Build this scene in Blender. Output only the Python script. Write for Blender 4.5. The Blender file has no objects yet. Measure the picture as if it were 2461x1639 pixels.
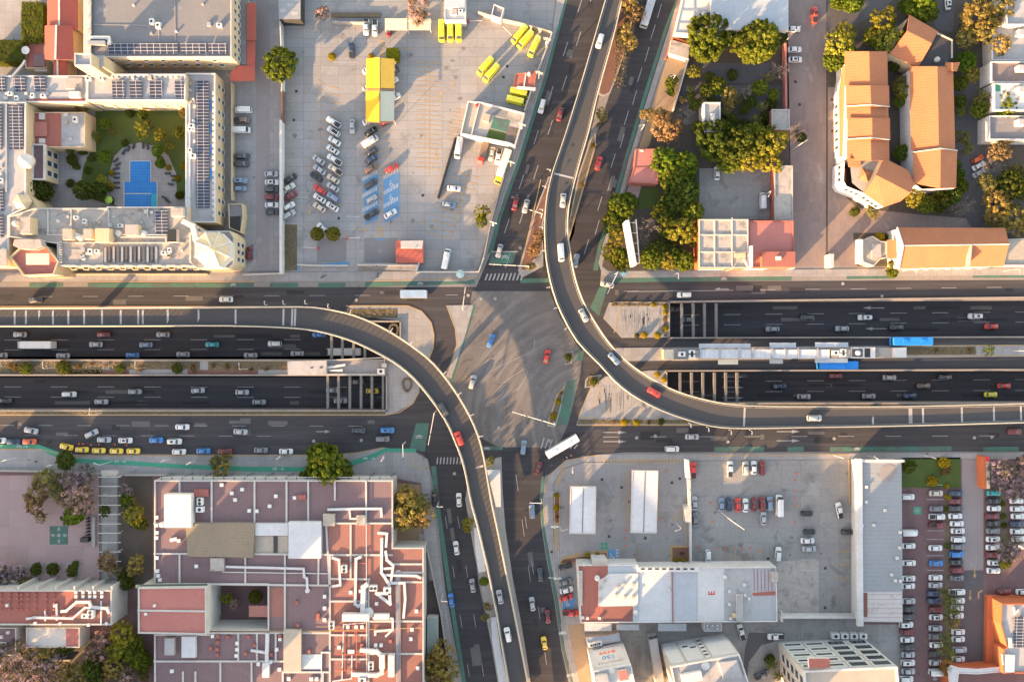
import bpy, bmesh, math, random
from mathutils import Vector, Matrix
R_ = math.radians
C = bpy.context.scene.collection
# ---------------------------------------------------------------- camera, sky, sun, exposure
CAM_H, MPP, CX, CY = 220.0, 0.13405, 1230.5, 819.5       # camera height (m), ground metres per photo pixel
cam = bpy.data.cameras.new("camera"); camo = bpy.data.objects.new("camera", cam); C.objects.link(camo)
camo.location = (0, 0, CAM_H); cam.sensor_width = 36; cam.lens = 24; cam.clip_end = 5000; cam.clip_start = 1
bpy.context.scene.camera = camo
SUN_EL, SUN_DIR = R_(10.8), Vector((-0.69, -0.724, 0)).normalized()   # low sun in the south-west (lower left)
world = bpy.data.worlds.new("World"); bpy.context.scene.world = world; world.use_nodes = True
wn = world.node_tree; sky = wn.nodes.new("ShaderNodeTexSky"); sky.sky_type = 'NISHITA'; sky.sun_disc = False
sky.sun_elevation = SUN_EL; sky.sun_rotation = math.atan2(SUN_DIR.x, SUN_DIR.y); sky.altitude = 1800
sky.dust_density = 3.0; sky.air_density = 1.0
tint = wn.nodes.new("ShaderNodeMix"); tint.data_type = 'RGBA'; tint.blend_type = 'MULTIPLY'; tint.inputs[0].default_value = 1; tint.inputs[7].default_value = (1.40, 1.03, .76, 1)   # hazy evening sky
wn.links.new(sky.outputs[0], tint.inputs[6]); wn.links.new(tint.outputs[2], wn.nodes["Background"].inputs[0]); wn.nodes["Background"].inputs[1].default_value = 0.15
sl = bpy.data.lights.new("sun", 'SUN'); sl.energy = 4.0; sl.angle = R_(0.6); sl.color = (1.0, 0.60, 0.28)
so = bpy.data.objects.new("sun", sl); C.objects.link(so)
sd = Vector((SUN_DIR.x * math.cos(SUN_EL), SUN_DIR.y * math.cos(SUN_EL), math.sin(SUN_EL)))
so.rotation_euler = (-sd).to_track_quat('-Z', 'Y').to_euler(); so.location = sd * 400
vs = bpy.context.scene.view_settings; vs.view_transform = 'Standard'; vs.look = 'None'; vs.gamma = 1; vs.exposure = 2.6
bpy.context.scene.cycles.max_bounces = 5; bpy.context.scene.cycles.use_denoising = True

# ---------------------------------------------------------------- helpers
def P(px, py, z=0.0):
    """A point of the place from where the survey photograph shows it and its height."""
    k = MPP * (1 - z / CAM_H)
    return ((px - CX) * k, -(py - CY) * k, z)
def XY(pts, z=0.0): return [P(a, b, z)[:2] for a, b in pts]
def rect(x0, y0, x1, y1): return [(x0, y0), (x1, y0), (x1, y1), (x0, y1)]
def area(xy): return sum(xy[i - 1][0] * xy[i][1] - xy[i][0] * xy[i - 1][1] for i in range(len(xy))) / 2
def ccw(xy): return list(xy) if area(xy) > 0 else list(xy)[::-1]
def offset(xy, d):
    """inset a ccw polygon by d metres"""
    n = len(xy); out = []
    for i in range(n):
        p, q, r = Vector(xy[i - 1]), Vector(xy[i]), Vector(xy[(i + 1) % n])
        a, b = (q - p), (r - q)
        if a.length < 1e-6 or b.length < 1e-6: out.append(tuple(q)); continue
        a.normalize(); b.normalize(); na, nb = Vector((-a.y, a.x)), Vector((-b.y, b.x))
        m = na + nb; m = m / max(m.length_squared / 2, 0.3); out.append(tuple(q + m * d))
    return out
class MB:
    def __init__(s): s.v, s.f, s.m, s.cur = [], [], [], 0
    def face(s, pts):
        b = len(s.v); s.v += [tuple(p) for p in pts]; s.f.append(tuple(range(b, b + len(pts)))); s.m.append(s.cur); return s
    def sheet(s, xy, z): return s.face([(a, b, z) for a, b in ccw(xy)])
    def sides(s, xy, z0, z1):
        xy = ccw(xy)
        for i in range(len(xy)):
            (a, b), (c, d) = xy[i - 1], xy[i]; s.face([(a, b, z0), (c, d, z0), (c, d, z1), (a, b, z1)])
        return s
    def prism(s, xy, z0, z1, bottom=False):
        s.sides(xy, z0, z1); s.sheet(xy, z1)
        if bottom: s.face([(a, b, z0) for a, b in ccw(xy)[::-1]])
        return s
    def ring(s, xy, w, z0, z1):
        o = ccw(xy); i = offset(o, w); s.sides(o, z0, z1)
        for k in range(len(o)):
            a, b, c, d = o[k - 1], o[k], i[k], i[k - 1]
            s.face([(*a, z1), (*b, z1), (*c, z1), (*d, z1)]); s.face([(*d, z0), (*d, z1), (*c, z1), (*c, z0)][::-1])
        return s
    def box(s, c, size, rz=0.0, tilt=None):
        M = Matrix.Translation(c) @ Matrix.Rotation(rz, 4, 'Z')
        if tilt is not None: M = M @ tilt
        x, y, z = size[0] / 2, size[1] / 2, size[2] / 2
        p = [M @ Vector(q) for q in ((-x, -y, -z), (x, -y, -z), (x, y, -z), (-x, y, -z), (-x, -y, z), (x, -y, z), (x, y, z), (-x, y, z))]
        for q in ((3, 2, 1, 0), (4, 5, 6, 7), (0, 1, 5, 4), (1, 2, 6, 5), (2, 3, 7, 6), (3, 0, 4, 7)): s.face([p[i] for i in q])
        return s
    def tube(s, path, r, n=8, cap=True):
        path = [Vector(p) for p in path]; rs = r if isinstance(r, (list, tuple)) else [r] * len(path); rings = []
        for i, p in enumerate(path):
            d = (path[min(i + 1, len(path) - 1)] - path[max(i - 1, 0)]).normalized()
            u = d.cross(Vector((0, 0, 1))); u = u.normalized() if u.length > 1e-3 else Vector((1, 0, 0)); w = d.cross(u)
            b = len(s.v); s.v += [tuple(p + (u * math.cos(2 * math.pi * k / n) + w * math.sin(2 * math.pi * k / n)) * rs[i]) for k in range(n)]; rings.append(b)
        for a, b in zip(rings, rings[1:]):
            for k in range(n): s.f.append((a + k, b + k, b + (k + 1) % n, a + (k + 1) % n)); s.m.append(s.cur)
        if cap:
            s.f.append(tuple(range(rings[0] + n - 1, rings[0] - 1, -1))[::-1]); s.m.append(s.cur)
            s.f.append(tuple(range(rings[-1], rings[-1] + n))[::-1]); s.m.append(s.cur)
        return s
    def mesh(s, name, mats, smooth=False):
        me = bpy.data.meshes.new(name); me.from_pydata(s.v, [], s.f)
        for m in (mats if isinstance(mats, (list, tuple)) else [mats]): me.materials.append(m)
        me.polygons.foreach_set("material_index", s.m)
        if smooth: me.polygons.foreach_set("use_smooth", [True] * len(s.f))
        me.update(); return me
    def build(s, name, mats, parent=None, smooth=False, **k): return link(name, s.mesh(name, mats, smooth), parent, **k)
def link(name, me, parent=None, loc=None, label=None, cat=None, group=None, kind=None, color=None):
    o = bpy.data.objects.new(name, me); C.objects.link(o)
    if parent is not None:
        o.parent = parent
        if loc is None: o.matrix_parent_inverse = parent.matrix_basis.inverted()
    if loc is not None: o.location = loc
    tag(o, label, cat, group, kind)
    if color: o.color = (*color, 1)
    return o
def tag(o, label=None, cat=None, group=None, kind=None):
    for k, v in (("label", label), ("category", cat), ("group", group), ("kind", kind)):
        if v: o[k] = v
    return o
def thing(name, loc, label, cat, group=None, rz=0.0, kind=None):
    o = bpy.data.objects.new(name, None); C.objects.link(o); o.empty_display_size = .5
    o.location = loc; o.rotation_euler = (0, 0, rz); return tag(o, label, cat, group, kind)
def copy_tree(o, loc, rz=0.0, scale=None):
    c = o.copy(); C.objects.link(c); c.location = loc; c.rotation_euler = (0, 0, rz)
    if scale: c.scale = scale
    for ch in o.children:
        d = ch.copy(); C.objects.link(d); d.parent = c
        for g in ch.children:
            e = g.copy(); C.objects.link(e); e.parent = d
    return c
ORD = "first second third fourth fifth sixth seventh eighth ninth tenth eleventh twelfth thirteenth fourteenth fifteenth sixteenth seventeenth eighteenth nineteenth twentieth".split()
def labels(descs, xs, ys, place, axis=None):
    """one label per item: its look where that is enough, else its look and its turn among those that look like it"""
    if axis is None: axis = 'x' if max(xs) - min(xs) > max(ys) - min(ys) else 'y'
    key = xs if axis == 'x' else ys; out = []
    for i, d in enumerate(descs):
        same = sorted((j for j, e in enumerate(descs) if e == d), key=lambda j: key[j]); k = same.index(i); n = len(same)
        side, other = ("left", "right") if axis == 'x' else ("top", "bottom")
        if n == 1: out.append("%s %s" % (d, place))
        elif n == 2: out.append("%s, %s of two, %s" % (d, (("left", "right") if axis == 'x' else ("upper", "lower"))[k], place))
        elif k < (n + 1) // 2: out.append("%s, %s from the %s, %s" % (d, ORD[k], side, place))
        else: out.append("%s, %s from the %s, %s" % (d, ORD[n - 1 - k], other, place))
    return out

# ---------------------------------------------------------------- materials (all in world or object space)
def nn(t, kind, **k):
    n = t.nodes.new(kind)
    for a, b in k.items():
        if a.startswith('i_'): n.inputs[a[2:].replace('_', ' ')].default_value = b
        else: setattr(n, a, b)
    return n
def rgba(c): return (*c, 1)
def mul(c, k): return tuple(min(1, x * k) for x in c)
def MAT(name, col, col2=None, big=.06, fine=1.3, amt=.5, rough=.85, joint=None, rib=None, spec=.3, metal=0.0, streak=None, bump=.0, stain=None, tiles=None):
    """weathered surface: large stains, fine grain, optional slab joints (sx, sy, colour), ribs (axis, period, dark), traffic streaks (axis)"""
    m = bpy.data.materials.new(name); m.use_nodes = True; t = m.node_tree; L = t.links.new; b = t.nodes["Principled BSDF"]
    b.inputs["Roughness"].default_value = rough; b.inputs["Specular IOR Level"].default_value = spec; b.inputs["Metallic"].default_value = metal
    pos = nn(t, "ShaderNodeNewGeometry").outputs["Position"]
    col2 = col2 or mul(col, .72)
    n1 = nn(t, "ShaderNodeTexNoise", i_Scale=big, i_Detail=6.0, i_Roughness=.65); L(pos, n1.inputs["Vector"])
    n2 = nn(t, "ShaderNodeTexNoise", i_Scale=fine, i_Detail=4.0, i_Roughness=.7); L(pos, n2.inputs["Vector"])
    ad = nn(t, "ShaderNodeMath", operation='ADD'); L(n1.outputs[0], ad.inputs[0]); L(n2.outputs[0], ad.inputs[1])
    mr = nn(t, "ShaderNodeMapRange"); L(ad.outputs[0], mr.inputs[0]); mr.inputs[1].default_value = 1 - amt * .5; mr.inputs[2].default_value = 1 + amt * .5
    mx = nn(t, "ShaderNodeMix", data_type='RGBA'); L(mr.outputs[0], mx.inputs[0]); mx.inputs[6].default_value = rgba(col2); mx.inputs[7].default_value = rgba(col)
    out = mx.outputs[2]
    def mixin(fac, colour, o):
        q = nn(t, "ShaderNodeMix", data_type='RGBA'); L(fac, q.inputs[0]); L(o, q.inputs[6]); q.inputs[7].default_value = rgba(colour); return q.outputs[2]
    if stain:                                             # blotches with a shape of their own: (colour, scale, threshold)
        sc, ss, th = stain
        n3 = nn(t, "ShaderNodeTexNoise", i_Scale=ss, i_Detail=8.0, i_Roughness=.72, i_Distortion=.6); L(pos, n3.inputs["Vector"])
        r3 = nn(t, "ShaderNodeMapRange"); L(n3.outputs[0], r3.inputs[0]); r3.inputs[1].default_value = th; r3.inputs[2].default_value = th + .14; r3.inputs[4].default_value = .85
        out = mixin(r3.outputs[0], sc, out)
    if streak:
        if isinstance(streak, tuple):                     # worn by turning traffic: arcs round a centre
            sb = nn(t, "ShaderNodeVectorMath", operation='DISTANCE'); L(pos, sb.inputs[0]); sb.inputs[1].default_value = (*streak, 0)
            cb = nn(t, "ShaderNodeCombineXYZ"); L(sb.outputs["Value"], cb.inputs[0]); nw = nn(t, "ShaderNodeTexNoise", i_Scale=.03, i_Detail=2.0); L(pos, nw.inputs["Vector"]); m2 = nn(t, "ShaderNodeMath", operation='MULTIPLY'); L(nw.outputs[0], m2.inputs[0]); m2.inputs[1].default_value = 14; L(m2.outputs[0], cb.inputs[1])
            mp = nn(t, "ShaderNodeMapping"); L(cb.outputs[0], mp.inputs[0]); mp.inputs["Scale"].default_value = (.24, .34, 1)
        else:
            mp = nn(t, "ShaderNodeMapping"); L(pos, mp.inputs[0]); mp.inputs["Rotation"].default_value = (0, 0, R_(streak)); mp.inputs["Scale"].default_value = (.012, .42, 1)
        n4 = nn(t, "ShaderNodeTexNoise", i_Scale=1.6, i_Detail=5.0, i_Roughness=.6); L(mp.outputs[0], n4.inputs["Vector"])
        r4 = nn(t, "ShaderNodeMapRange"); L(n4.outputs[0], r4.inputs[0]); r4.inputs[1].default_value = .45; r4.inputs[2].default_value = .75; r4.inputs[4].default_value = .65 if not isinstance(streak, tuple) else .58
        out = mixin(r4.outputs[0], mul(col, 1.55), out)
    if joint:
        jx, jy, jc, jw, ja = joint
        mp = nn(t, "ShaderNodeMapping"); L(pos, mp.inputs[0]); mp.inputs["Rotation"].default_value = (0, 0, R_(ja))
        br = nn(t, "ShaderNodeTexBrick", offset=0.0); L(mp.outputs[0], br.inputs["Vector"]); br.inputs["Scale"].default_value = 1; br.inputs["Brick Width"].default_value = jx
        br.inputs["Row Height"].default_value = jy; br.inputs["Mortar Size"].default_value = jw; br.inputs["Mortar Smooth"].default_value = .3
        br.inputs["Color1"].default_value = (.85, .85, .85, 1); br.inputs["Color2"].default_value = (1.1, 1.1, 1.1, 1)
        q = nn(t, "ShaderNodeMix", data_type='RGBA', blend_type='MULTIPLY'); q.inputs[0].default_value = .55; L(out, q.inputs[6]); L(br.outputs["Color"], q.inputs[7])
        out = mixin(br.outputs["Fac"], jc, q.outputs[2])
    if rib:
        ax, per, dk = rib
        sp = nn(t, "ShaderNodeSeparateXYZ"); L(pos, sp.inputs[0])
        a = nn(t, "ShaderNodeMath", operation='DIVIDE'); L(sp.outputs[ax], a.inputs[0]); a.inputs[1].default_value = per
        fr = nn(t, "ShaderNodeMath", operation='FRACT'); L(a.outputs[0], fr.inputs[0])
        lt = nn(t, "ShaderNodeMath", operation='LESS_THAN'); L(fr.outputs[0], lt.inputs[0]); lt.inputs[1].default_value = .16
        k = nn(t, "ShaderNodeMath", operation='MULTIPLY'); L(lt.outputs[0], k.inputs[0]); k.inputs[1].default_value = dk
        out = mixin(k.outputs[0], mul(col, .35), out)
        if bump:
            bp = nn(t, "ShaderNodeBump", i_Strength=bump, i_Distance=.05); L(fr.outputs[0], bp.inputs["Height"]); L(bp.outputs[0], b.inputs["Normal"])
    elif bump:
        bp = nn(t, "ShaderNodeBump", i_Strength=bump, i_Distance=.05); L(n2.outputs[0], bp.inputs["Height"]); L(bp.outputs[0], b.inputs["Normal"])
    L(out, b.inputs["Base Color"]); return m
def PLAIN(name, col, rough=.5, metal=0.0, coat=0.0, spec=.5, objcol=False):
    m = bpy.data.materials.new(name); m.use_nodes = True; t = m.node_tree; b = t.nodes["Principled BSDF"]
    b.inputs["Base Color"].default_value = rgba(col); b.inputs["Roughness"].default_value = rough; b.inputs["Metallic"].default_value = metal
    b.inputs["Coat Weight"].default_value = coat; b.inputs["Specular IOR Level"].default_value = spec
    n = nn(t, "ShaderNodeTexNoise", i_Scale=3.0, i_Detail=4.0); tc = nn(t, "ShaderNodeTexCoord"); t.links.new(tc.outputs["Object"], n.inputs["Vector"])
    mr = nn(t, "ShaderNodeMapRange"); t.links.new(n.outputs[0], mr.inputs[0]); mr.inputs[3].default_value = .8; mr.inputs[4].default_value = 1.12
    q = nn(t, "ShaderNodeMix", data_type='RGBA', blend_type='MULTIPLY'); q.inputs[0].default_value = 1; t.links.new(mr.outputs[0], q.inputs[7])
    if objcol: t.links.new(nn(t, "ShaderNodeObjectInfo").outputs["Color"], q.inputs[6])
    else: q.inputs[6].default_value = rgba(col)
    t.links.new(q.outputs[2], b.inputs["Base Color"]); return m
def LEAF(name, second=None, share=.5):
    """leaf material: object colour, each leaf its own tone, some light through the leaf; optional flowers"""
    m = bpy.data.materials.new(name); m.use_nodes = True; t = m.node_tree; L = t.links.new
    t.nodes.remove(t.nodes["Principled BSDF"]); o = t.nodes["Material Output"]
    at = nn(t, "ShaderNodeAttribute", attribute_name="tone"); oc = nn(t, "ShaderNodeObjectInfo")
    src = oc.outputs["Color"]
    if second:
        sp = nn(t, "ShaderNodeSeparateColor"); L(at.outputs["Color"], sp.inputs[0])
        lt = nn(t, "ShaderNodeMath", operation='LESS_THAN'); L(sp.outputs[1], lt.inputs[0]); lt.inputs[1].default_value = share
        q = nn(t, "ShaderNodeMix", data_type='RGBA'); L(lt.outputs[0], q.inputs[0]); L(src, q.inputs[6]); q.inputs[7].default_value = rgba(second); src = q.outputs[2]
    s2 = nn(t, "ShaderNodeSeparateColor"); L(at.outputs["Color"], s2.inputs[0])
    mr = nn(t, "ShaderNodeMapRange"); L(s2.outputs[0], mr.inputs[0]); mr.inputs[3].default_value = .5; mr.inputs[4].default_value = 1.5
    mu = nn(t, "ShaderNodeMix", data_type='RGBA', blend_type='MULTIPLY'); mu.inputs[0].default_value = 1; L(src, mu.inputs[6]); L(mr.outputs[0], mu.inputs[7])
    d = nn(t, "ShaderNodeBsdfDiffuse"); tr = nn(t, "ShaderNodeBsdfTranslucent"); L(mu.outputs[2], d.inputs[0])
    y = nn(t, "ShaderNodeMix", data_type='RGBA', blend_type='MULTIPLY'); y.inputs[0].default_value = 1; L(mu.outputs[2], y.inputs[6]); y.inputs[7].default_value = (1.5, 1.25, .5, 1); L(y.outputs[2], tr.inputs[0])
    ms = nn(t, "ShaderNodeMixShader"); ms.inputs[0].default_value = .3; L(d.outputs[0], ms.inputs[1]); L(tr.outputs[0], ms.inputs[2]); L(ms.outputs[0], o.inputs[0]); return m
def SOLAR():
    m = bpy.data.materials.new("solar cells"); m.use_nodes = True; t = m.node_tree; b = t.nodes["Principled BSDF"]; b.inputs["Roughness"].default_value = .25
    br = nn(t, "ShaderNodeTexBrick", offset=0.0); pos = nn(t, "ShaderNodeNewGeometry").outputs["Position"]; t.links.new(pos, br.inputs["Vector"])
    br.inputs["Scale"].default_value = 1; br.inputs["Brick Width"].default_value = 2.0; br.inputs["Row Height"].default_value = 1.0; br.inputs["Mortar Size"].default_value = .05
    br.inputs["Color1"].default_value = (.03, .035, .06, 1); br.inputs["Color2"].default_value = (.045, .05, .075, 1); br.inputs["Mortar"].default_value = (.5, .5, .52, 1)
    t.links.new(br.outputs["Color"], b.inputs["Base Color"]); return m
GY = (.30, .29, .30)
m_ground = MAT("bare city ground", (.26, .24, .22), (.17, .15, .14), .08, 1, .8)
m_soil = MAT("dark soil", (.10, .085, .07), (.055, .045, .038), .15, 1.2, .9, bump=.4)
m_asph = MAT("asphalt", (.056, .053, .056), (.038, .036, .040), .05, 2.0, .9, .9, streak=0.01, spec=.25)
m_asphNS = MAT("asphalt of the cross road", (.046, .044, .048), (.032, .031, .035), .05, 2.0, .9, .9, streak=-72, spec=.25)
m_asphX = MAT("worn asphalt of the crossing", (.165, .15, .142), (.085, .08, .08), .045, 1.2, 1.1, .9, streak=(25.4, -26.9), stain=((.065, .062, .064), .08, .55))
m_deck = MAT("flyover asphalt", (.072, .07, .071), (.050, .049, .052), .06, 1.6, .9, .88)
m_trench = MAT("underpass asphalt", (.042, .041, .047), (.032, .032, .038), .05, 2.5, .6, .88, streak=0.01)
m_conc = MAT("pavement concrete", (.31, .30, .295), (.22, .21, .21), .12, 1.6, .7, joint=(2.4, 2.4, (.17, .16, .155), .03, 0))
m_lot = MAT("concrete slabs of the car park", (.30, .295, .295), (.215, .21, .212), .05, 1.2, .8, joint=(5.6, 2.95, (.15, .145, .14), .05, 0), stain=((.16, .155, .155), .13, .55))
m_lot2 = MAT("oil-stained yard concrete", (.30, .29, .28), (.19, .185, .18), .05, 1.1, .9, joint=(6.2, 5.0, (.18, .17, .165), .04, 0), stain=((.125, .12, .118), .10, .52))
m_lot3 = MAT("gas station concrete", (.29, .28, .275), (.22, .21, .205), .07, 1.3, .8, joint=(5, 5, (.2, .19, .18), .03, 0), stain=((.16, .155, .15), .12, .54))
m_brick = MAT("pinkish brick street", (.255, .20, .185), (.175, .135, .125), .12, 2.2, .9, joint=(3.2, 1.1, (.22, .18, .17), .03, 90), stain=((.36, .32, .31), .12, .6))
m_brickA = MAT("grey pink brick alley", (.27, .235, .235), (.21, .18, .18), .1, 2.4, .8, stain=((.33, .31, .31), .15, .6))
m_redpave = MAT("dull red car park paving", (.175, .105, .105), (.12, .075, .077), .06, 1.5, .8, joint=(2.5, 2.5, (.13, .08, .08), .03, 0), stain=((.15, .13, .13), .1, .58))
m_plaza = MAT("pink plaza paving", (.36, .255, .245), (.29, .205, .2), .08, 1.5, .7, joint=(6, 6, (.27, .2, .195), .05, 0), stain=((.42, .38, .38), .1, .66))
m_kerb = MAT("kerb concrete", (.33, .31, .29), (.24, .23, .22), .3, 2, .6)
m_ykerb = MAT("yellow kerb paint", (.55, .33, .10), (.38, .25, .12), .4, 3, .9)
m_white = MAT("white road paint", (.40, .395, .39), (.16, .155, .155), .5, 2.5, 1.2)
m_white2 = MAT("fresh white bay paint", (.60, .60, .60), (.36, .36, .37), .5, 2.5, .9)
m_ylw = MAT("faded yellow paint", (.46, .28, .09), (.31, .23, .15), .5, 3, 1.0)
m_green = MAT("green bike lane paint", (.055, .19, .135), (.065, .10, .088), .15, 2.0, 1.3, stain=((.085, .09, .085), .3, .46))
m_green2 = MAT("bright green path paint", (.06, .30, .19), (.05, .20, .14), .15, 2.5, .8)
m_blue = MAT("blue bay paint", (.08, .25, .47), (.14, .22, .32), .25, 2.0, 1.1, stain=((.2, .24, .28), .5, .58))
m_grass = MAT("lawn", (.075, .11, .022), (.045, .065, .016), .2, 3, .9, bump=.6)
m_dry = MAT("dry planting bed", (.17, .135, .09), (.085, .065, .045), .3, 3, 1.1, bump=.6)
m_red_soil = MAT("reddish soil", (.20, .10, .075), (.12, .065, .05), .3, 2, .9)
m_sand = MAT("sandy soil", (.33, .24, .155), (.22, .155, .10), .2, 2, .9, stain=((.15, .12, .08), .2, .64))
m_paveL = MAT("pale wall plaster", (.48, .465, .44), (.36, .34, .315), .2, 2, .6)
m_cream = MAT("cream plaster", (.53, .42, .27), (.43, .345, .225), .15, 1, .5)
m_whitew = MAT("white painted wall", (.58, .57, .56), (.43, .415, .40), .15, 1, .6)
m_para = MAT("cream parapet concrete", (.50, .46, .37), (.34, .31, .26), .3, 2, .6)
m_roofg = MAT("grey waterproofed roof", (.21, .205, .21), (.16, .155, .16), .12, .9, .9, stain=((.32, .315, .315), .15, .58))
m_roofl = MAT("pale grey roof", (.38, .375, .38), (.28, .275, .28), .1, .8, .9, stain=((.20, .19, .185), .16, .55))
m_stone = MAT("dirty concrete roof", (.42, .385, .35), (.25, .23, .21), .18, 1.1, 1.0, stain=((.15, .14, .135), .28, .52))
m_roofw = MAT("white roof coating", (.54, .54, .54), (.42, .415, .415), .15, 1, .8, stain=((.30, .29, .28), .2, .6))
m_maroon = MAT("maroon ribbed roofing", (.20, .135, .142), (.155, .102, .108), .07, .8, .8, rib=(0, .8, .30), stain=((.25, .18, .175), .08, .62))
m_redroof = MAT("brick red roof coating", (.29, .135, .11), (.22, .10, .085), .08, .9, .8, rib=(0, 1.0, .22), stain=((.40, .20, .15), .1, .63))
m_redflat = MAT("red roof paint", (.35, .12, .092), (.26, .098, .08), .1, 1.1, .8, rib=(0, 1.6, .16), stain=((.22, .13, .11), .16, .68))
m_pinkroof = MAT("red pink roof paint", (.42, .165, .14), (.33, .13, .115), .1, 1.1, .7, stain=((.24, .15, .14), .14, .67))
m_tilE = MAT("orange clay roof tiles", (.44, .17, .078), (.30, .115, .062), .16, 1.5, 1.0, rib=(1, .84, .28), bump=.6, stain=((.27, .13, .09), .35, .6))
m_tilN = MAT("orange clay roof tiles laid across", (.44, .17, .078), (.30, .115, .062), .16, 1.5, 1.0, rib=(0, .84, .28), bump=.6, stain=((.27, .13, .09), .35, .6))
m_redmet = MAT("red painted metal roof", (.36, .09, .065), (.30, .08, .062), .1, 1, .5, .6, rib=(1, .9, .18))
m_metal = MAT("blue grey metal roofing", (.40, .43, .47), (.32, .35, .39), .06, .7, .6, .55, rib=(0, .75, .16), bump=.2)
m_metalw = MAT("white corrugated roofing", (.52, .53, .55), (.43, .44, .46), .1, .9, .5, .55, rib=(1, .55, .22), bump=.3)
m_metalh = MAT("grey metal roofing laid across", (.27, .285, .30), (.23, .24, .255), .06, .8, .6, .55, rib=(1, 1.3, .16), bump=.2)
m_rust = MAT("rusty patched roofing", (.50, .46, .45), (.40, .35, .33), .2, 1, .8, rib=(1, 1.45, .5), stain=((.22, .09, .06), .35, .57))
m_brown = MAT("brown tarpaulin", (.24, .195, .14), (.18, .145, .105), .1, 1, .6, .7, rib=(1, 1.0, .16))
m_ctop = MAT("bare concrete slab", (.42, .37, .31), (.28, .25, .21), .2, 1.2, .9, stain=((.2, .18, .15), .25, .6))
m_yfab = MAT("yellow canopy fabric", (.72, .42, .03), (.66, .38, .025), .2, 1, .4, .7, rib=(0, 1.5, .05))
m_ofab = MAT("faded ochre canopy fabric", (.72, .42, .06), (.66, .38, .06), .2, 1, .4, .7, rib=(0, 1.5, .05))
m_gfab = MAT("pale canopy fabric", (.45, .45, .36), (.42, .42, .34), .2, 1, .4, .7, rib=(0, 1.5, .05))
m_bfab = MAT("beige canopy fabric", (.62, .52, .38), (.56, .47, .35), .2, 1, .4, .7)
m_orange = MAT("orange plaster", (.46, .13, .05), (.36, .11, .05), .2, 1, .5)
m_dark = PLAIN("dark opening", (.03, .03, .032), .7)
m_glass = PLAIN("window glass", (.035, .045, .055), .08, spec=.6)
m_steel = PLAIN("galvanised steel", (.42, .42, .43), .4, .5)
m_pole = PLAIN("painted pole", (.62, .60, .57), .5)
m_duct = MAT("white duct cladding", (.54, .54, .55), (.42, .42, .43), .4, 2, .5, .5)
m_rail = PLAIN("dark green railing", (.07, .12, .10), .5)
m_rpipe = PLAIN("red pipe", (.40, .12, .07), .5)
m_ac = PLAIN("unit casing", (.62, .62, .60), .5)
m_bark = MAT("bark", (.11, .085, .065), (.065, .05, .04), .5, 4, .9, bump=.5)
m_paint = PLAIN("car paint", (.5, .5, .5), .28, 0, .6, objcol=True)
m_tyre = PLAIN("tyre rubber", (.018, .018, .018), .8)
m_beam = MAT("concrete strut", (.17, .165, .16), (.12, .115, .115), .3, 2, .6)
m_solar = SOLAR()
m_water = MAT("pool water", (.03, .20, .50), (.02, .13, .42), .5, 3.5, 1.2, .08, joint=(.9, .9, (.06, .26, .55), .05, 0)); m_water2 = MAT("shallow pool water", (.03, .34, .46), (.02, .27, .40), .5, 3.5, 1.0, .08)
m_cone = PLAIN("orange plastic", (.75, .14, .03), .5); m_redp = PLAIN("red paint", (.55, .03, .02), .5); m_bluep = PLAIN("blue paint", (.03, .22, .55), .5); m_blk = PLAIN("black paint", (.02, .02, .02), .5)
m_leaf = LEAF("leaves"); m_leafJ = LEAF("jacaranda leaves and blossom", (.30, .235, .32), .48); m_leafK = LEAF("pink jacaranda blossom", (.42, .28, .27), .52)
def sheet(name, px, z, mat, kind='structure', z0=None, **k):
    """a flat piece of the setting; with z0 it has edges down to that height"""
    mb = MB(); xy = XY(px, z)
    if z0 is None: mb.sheet(xy, z)
    else: mb.prism(xy, z0, z)
    return mb.build(name, mat, kind=kind, **k)
# ---------------------------------------------------------------- the setting: ground, roads, underpasses, pavements
ZT = -5.5                                                    # underpass level
def notched(x0, y0, x1, y1):
    """a sheet with the four open underpass cuttings left out"""
    return [(x0, y0), (x1, y0), (x1, 714 if x1 < 3000 else 705), (1609, 727), (1609, 810.5), (x1, 806), (x1, 886), (1603, 893), (1603, 968), (x1, 966), (x1, y1),
            (x0, y1), (x0, 985), (928, 985), (928, 903), (x0, 903), (x0, 864), (961, 864), (961, 774), (x0, 774)]
BIG = 3400
sheet("ground", notched(-BIG, -BIG, BIG + 2400, BIG + 1600), 0, m_ground)
def sheet0(name, px, z, mat): return sheet(name, px, z, mat)
road = [(-BIG, 691), (1150, 690), (1460, 678), (BIG, 668), (BIG, 705), (1609, 727), (1609, 810.5), (BIG, 806), (BIG, 886), (1603, 893), (1603, 968), (BIG, 966), (BIG, 1083), (1500, 1087), (1400, 1095), (1300, 1150), (1040, 1110), (1010, 1092), (920, 1074), (860, 1086), (800, 1092), (165, 1091), (100, 1076), (-BIG, 1068),
        (-BIG, 985), (928, 985), (928, 903), (-BIG, 903), (-BIG, 864), (961, 864), (961, 774), (-BIG, 774)]
sheet("road", road, .02, m_asph)
sheet("road", [(1385, -80), (1520, -80), (1505, 0), (1440, 230), (1400, 400), (1380, 560), (1320, 700), (1140, 700), (1182, 604), (1204, 519), (1230, 445), (1246, 400), (1315, 179), (1363, 0)], .03, m_asphNS)
sheet("road", [(1540, -80), (1655, -80), (1608, 66), (1565, 204), (1511, 383), (1487, 472), (1450, 590), (1440, 700), (1350, 700), (1362, 585), (1428, 340), (1475, 196), (1504, 122)], .03, m_asphNS)
sheet("road", [(1000, 1060), (1130, 1060), (1128, 1200), (1150, 1400), (1200, 1640), (1215, 1720), (1130, 1720), (1110, 1639), (1070, 1414), (1044, 1180), (1030, 1110)], .03, m_asphNS)
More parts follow.
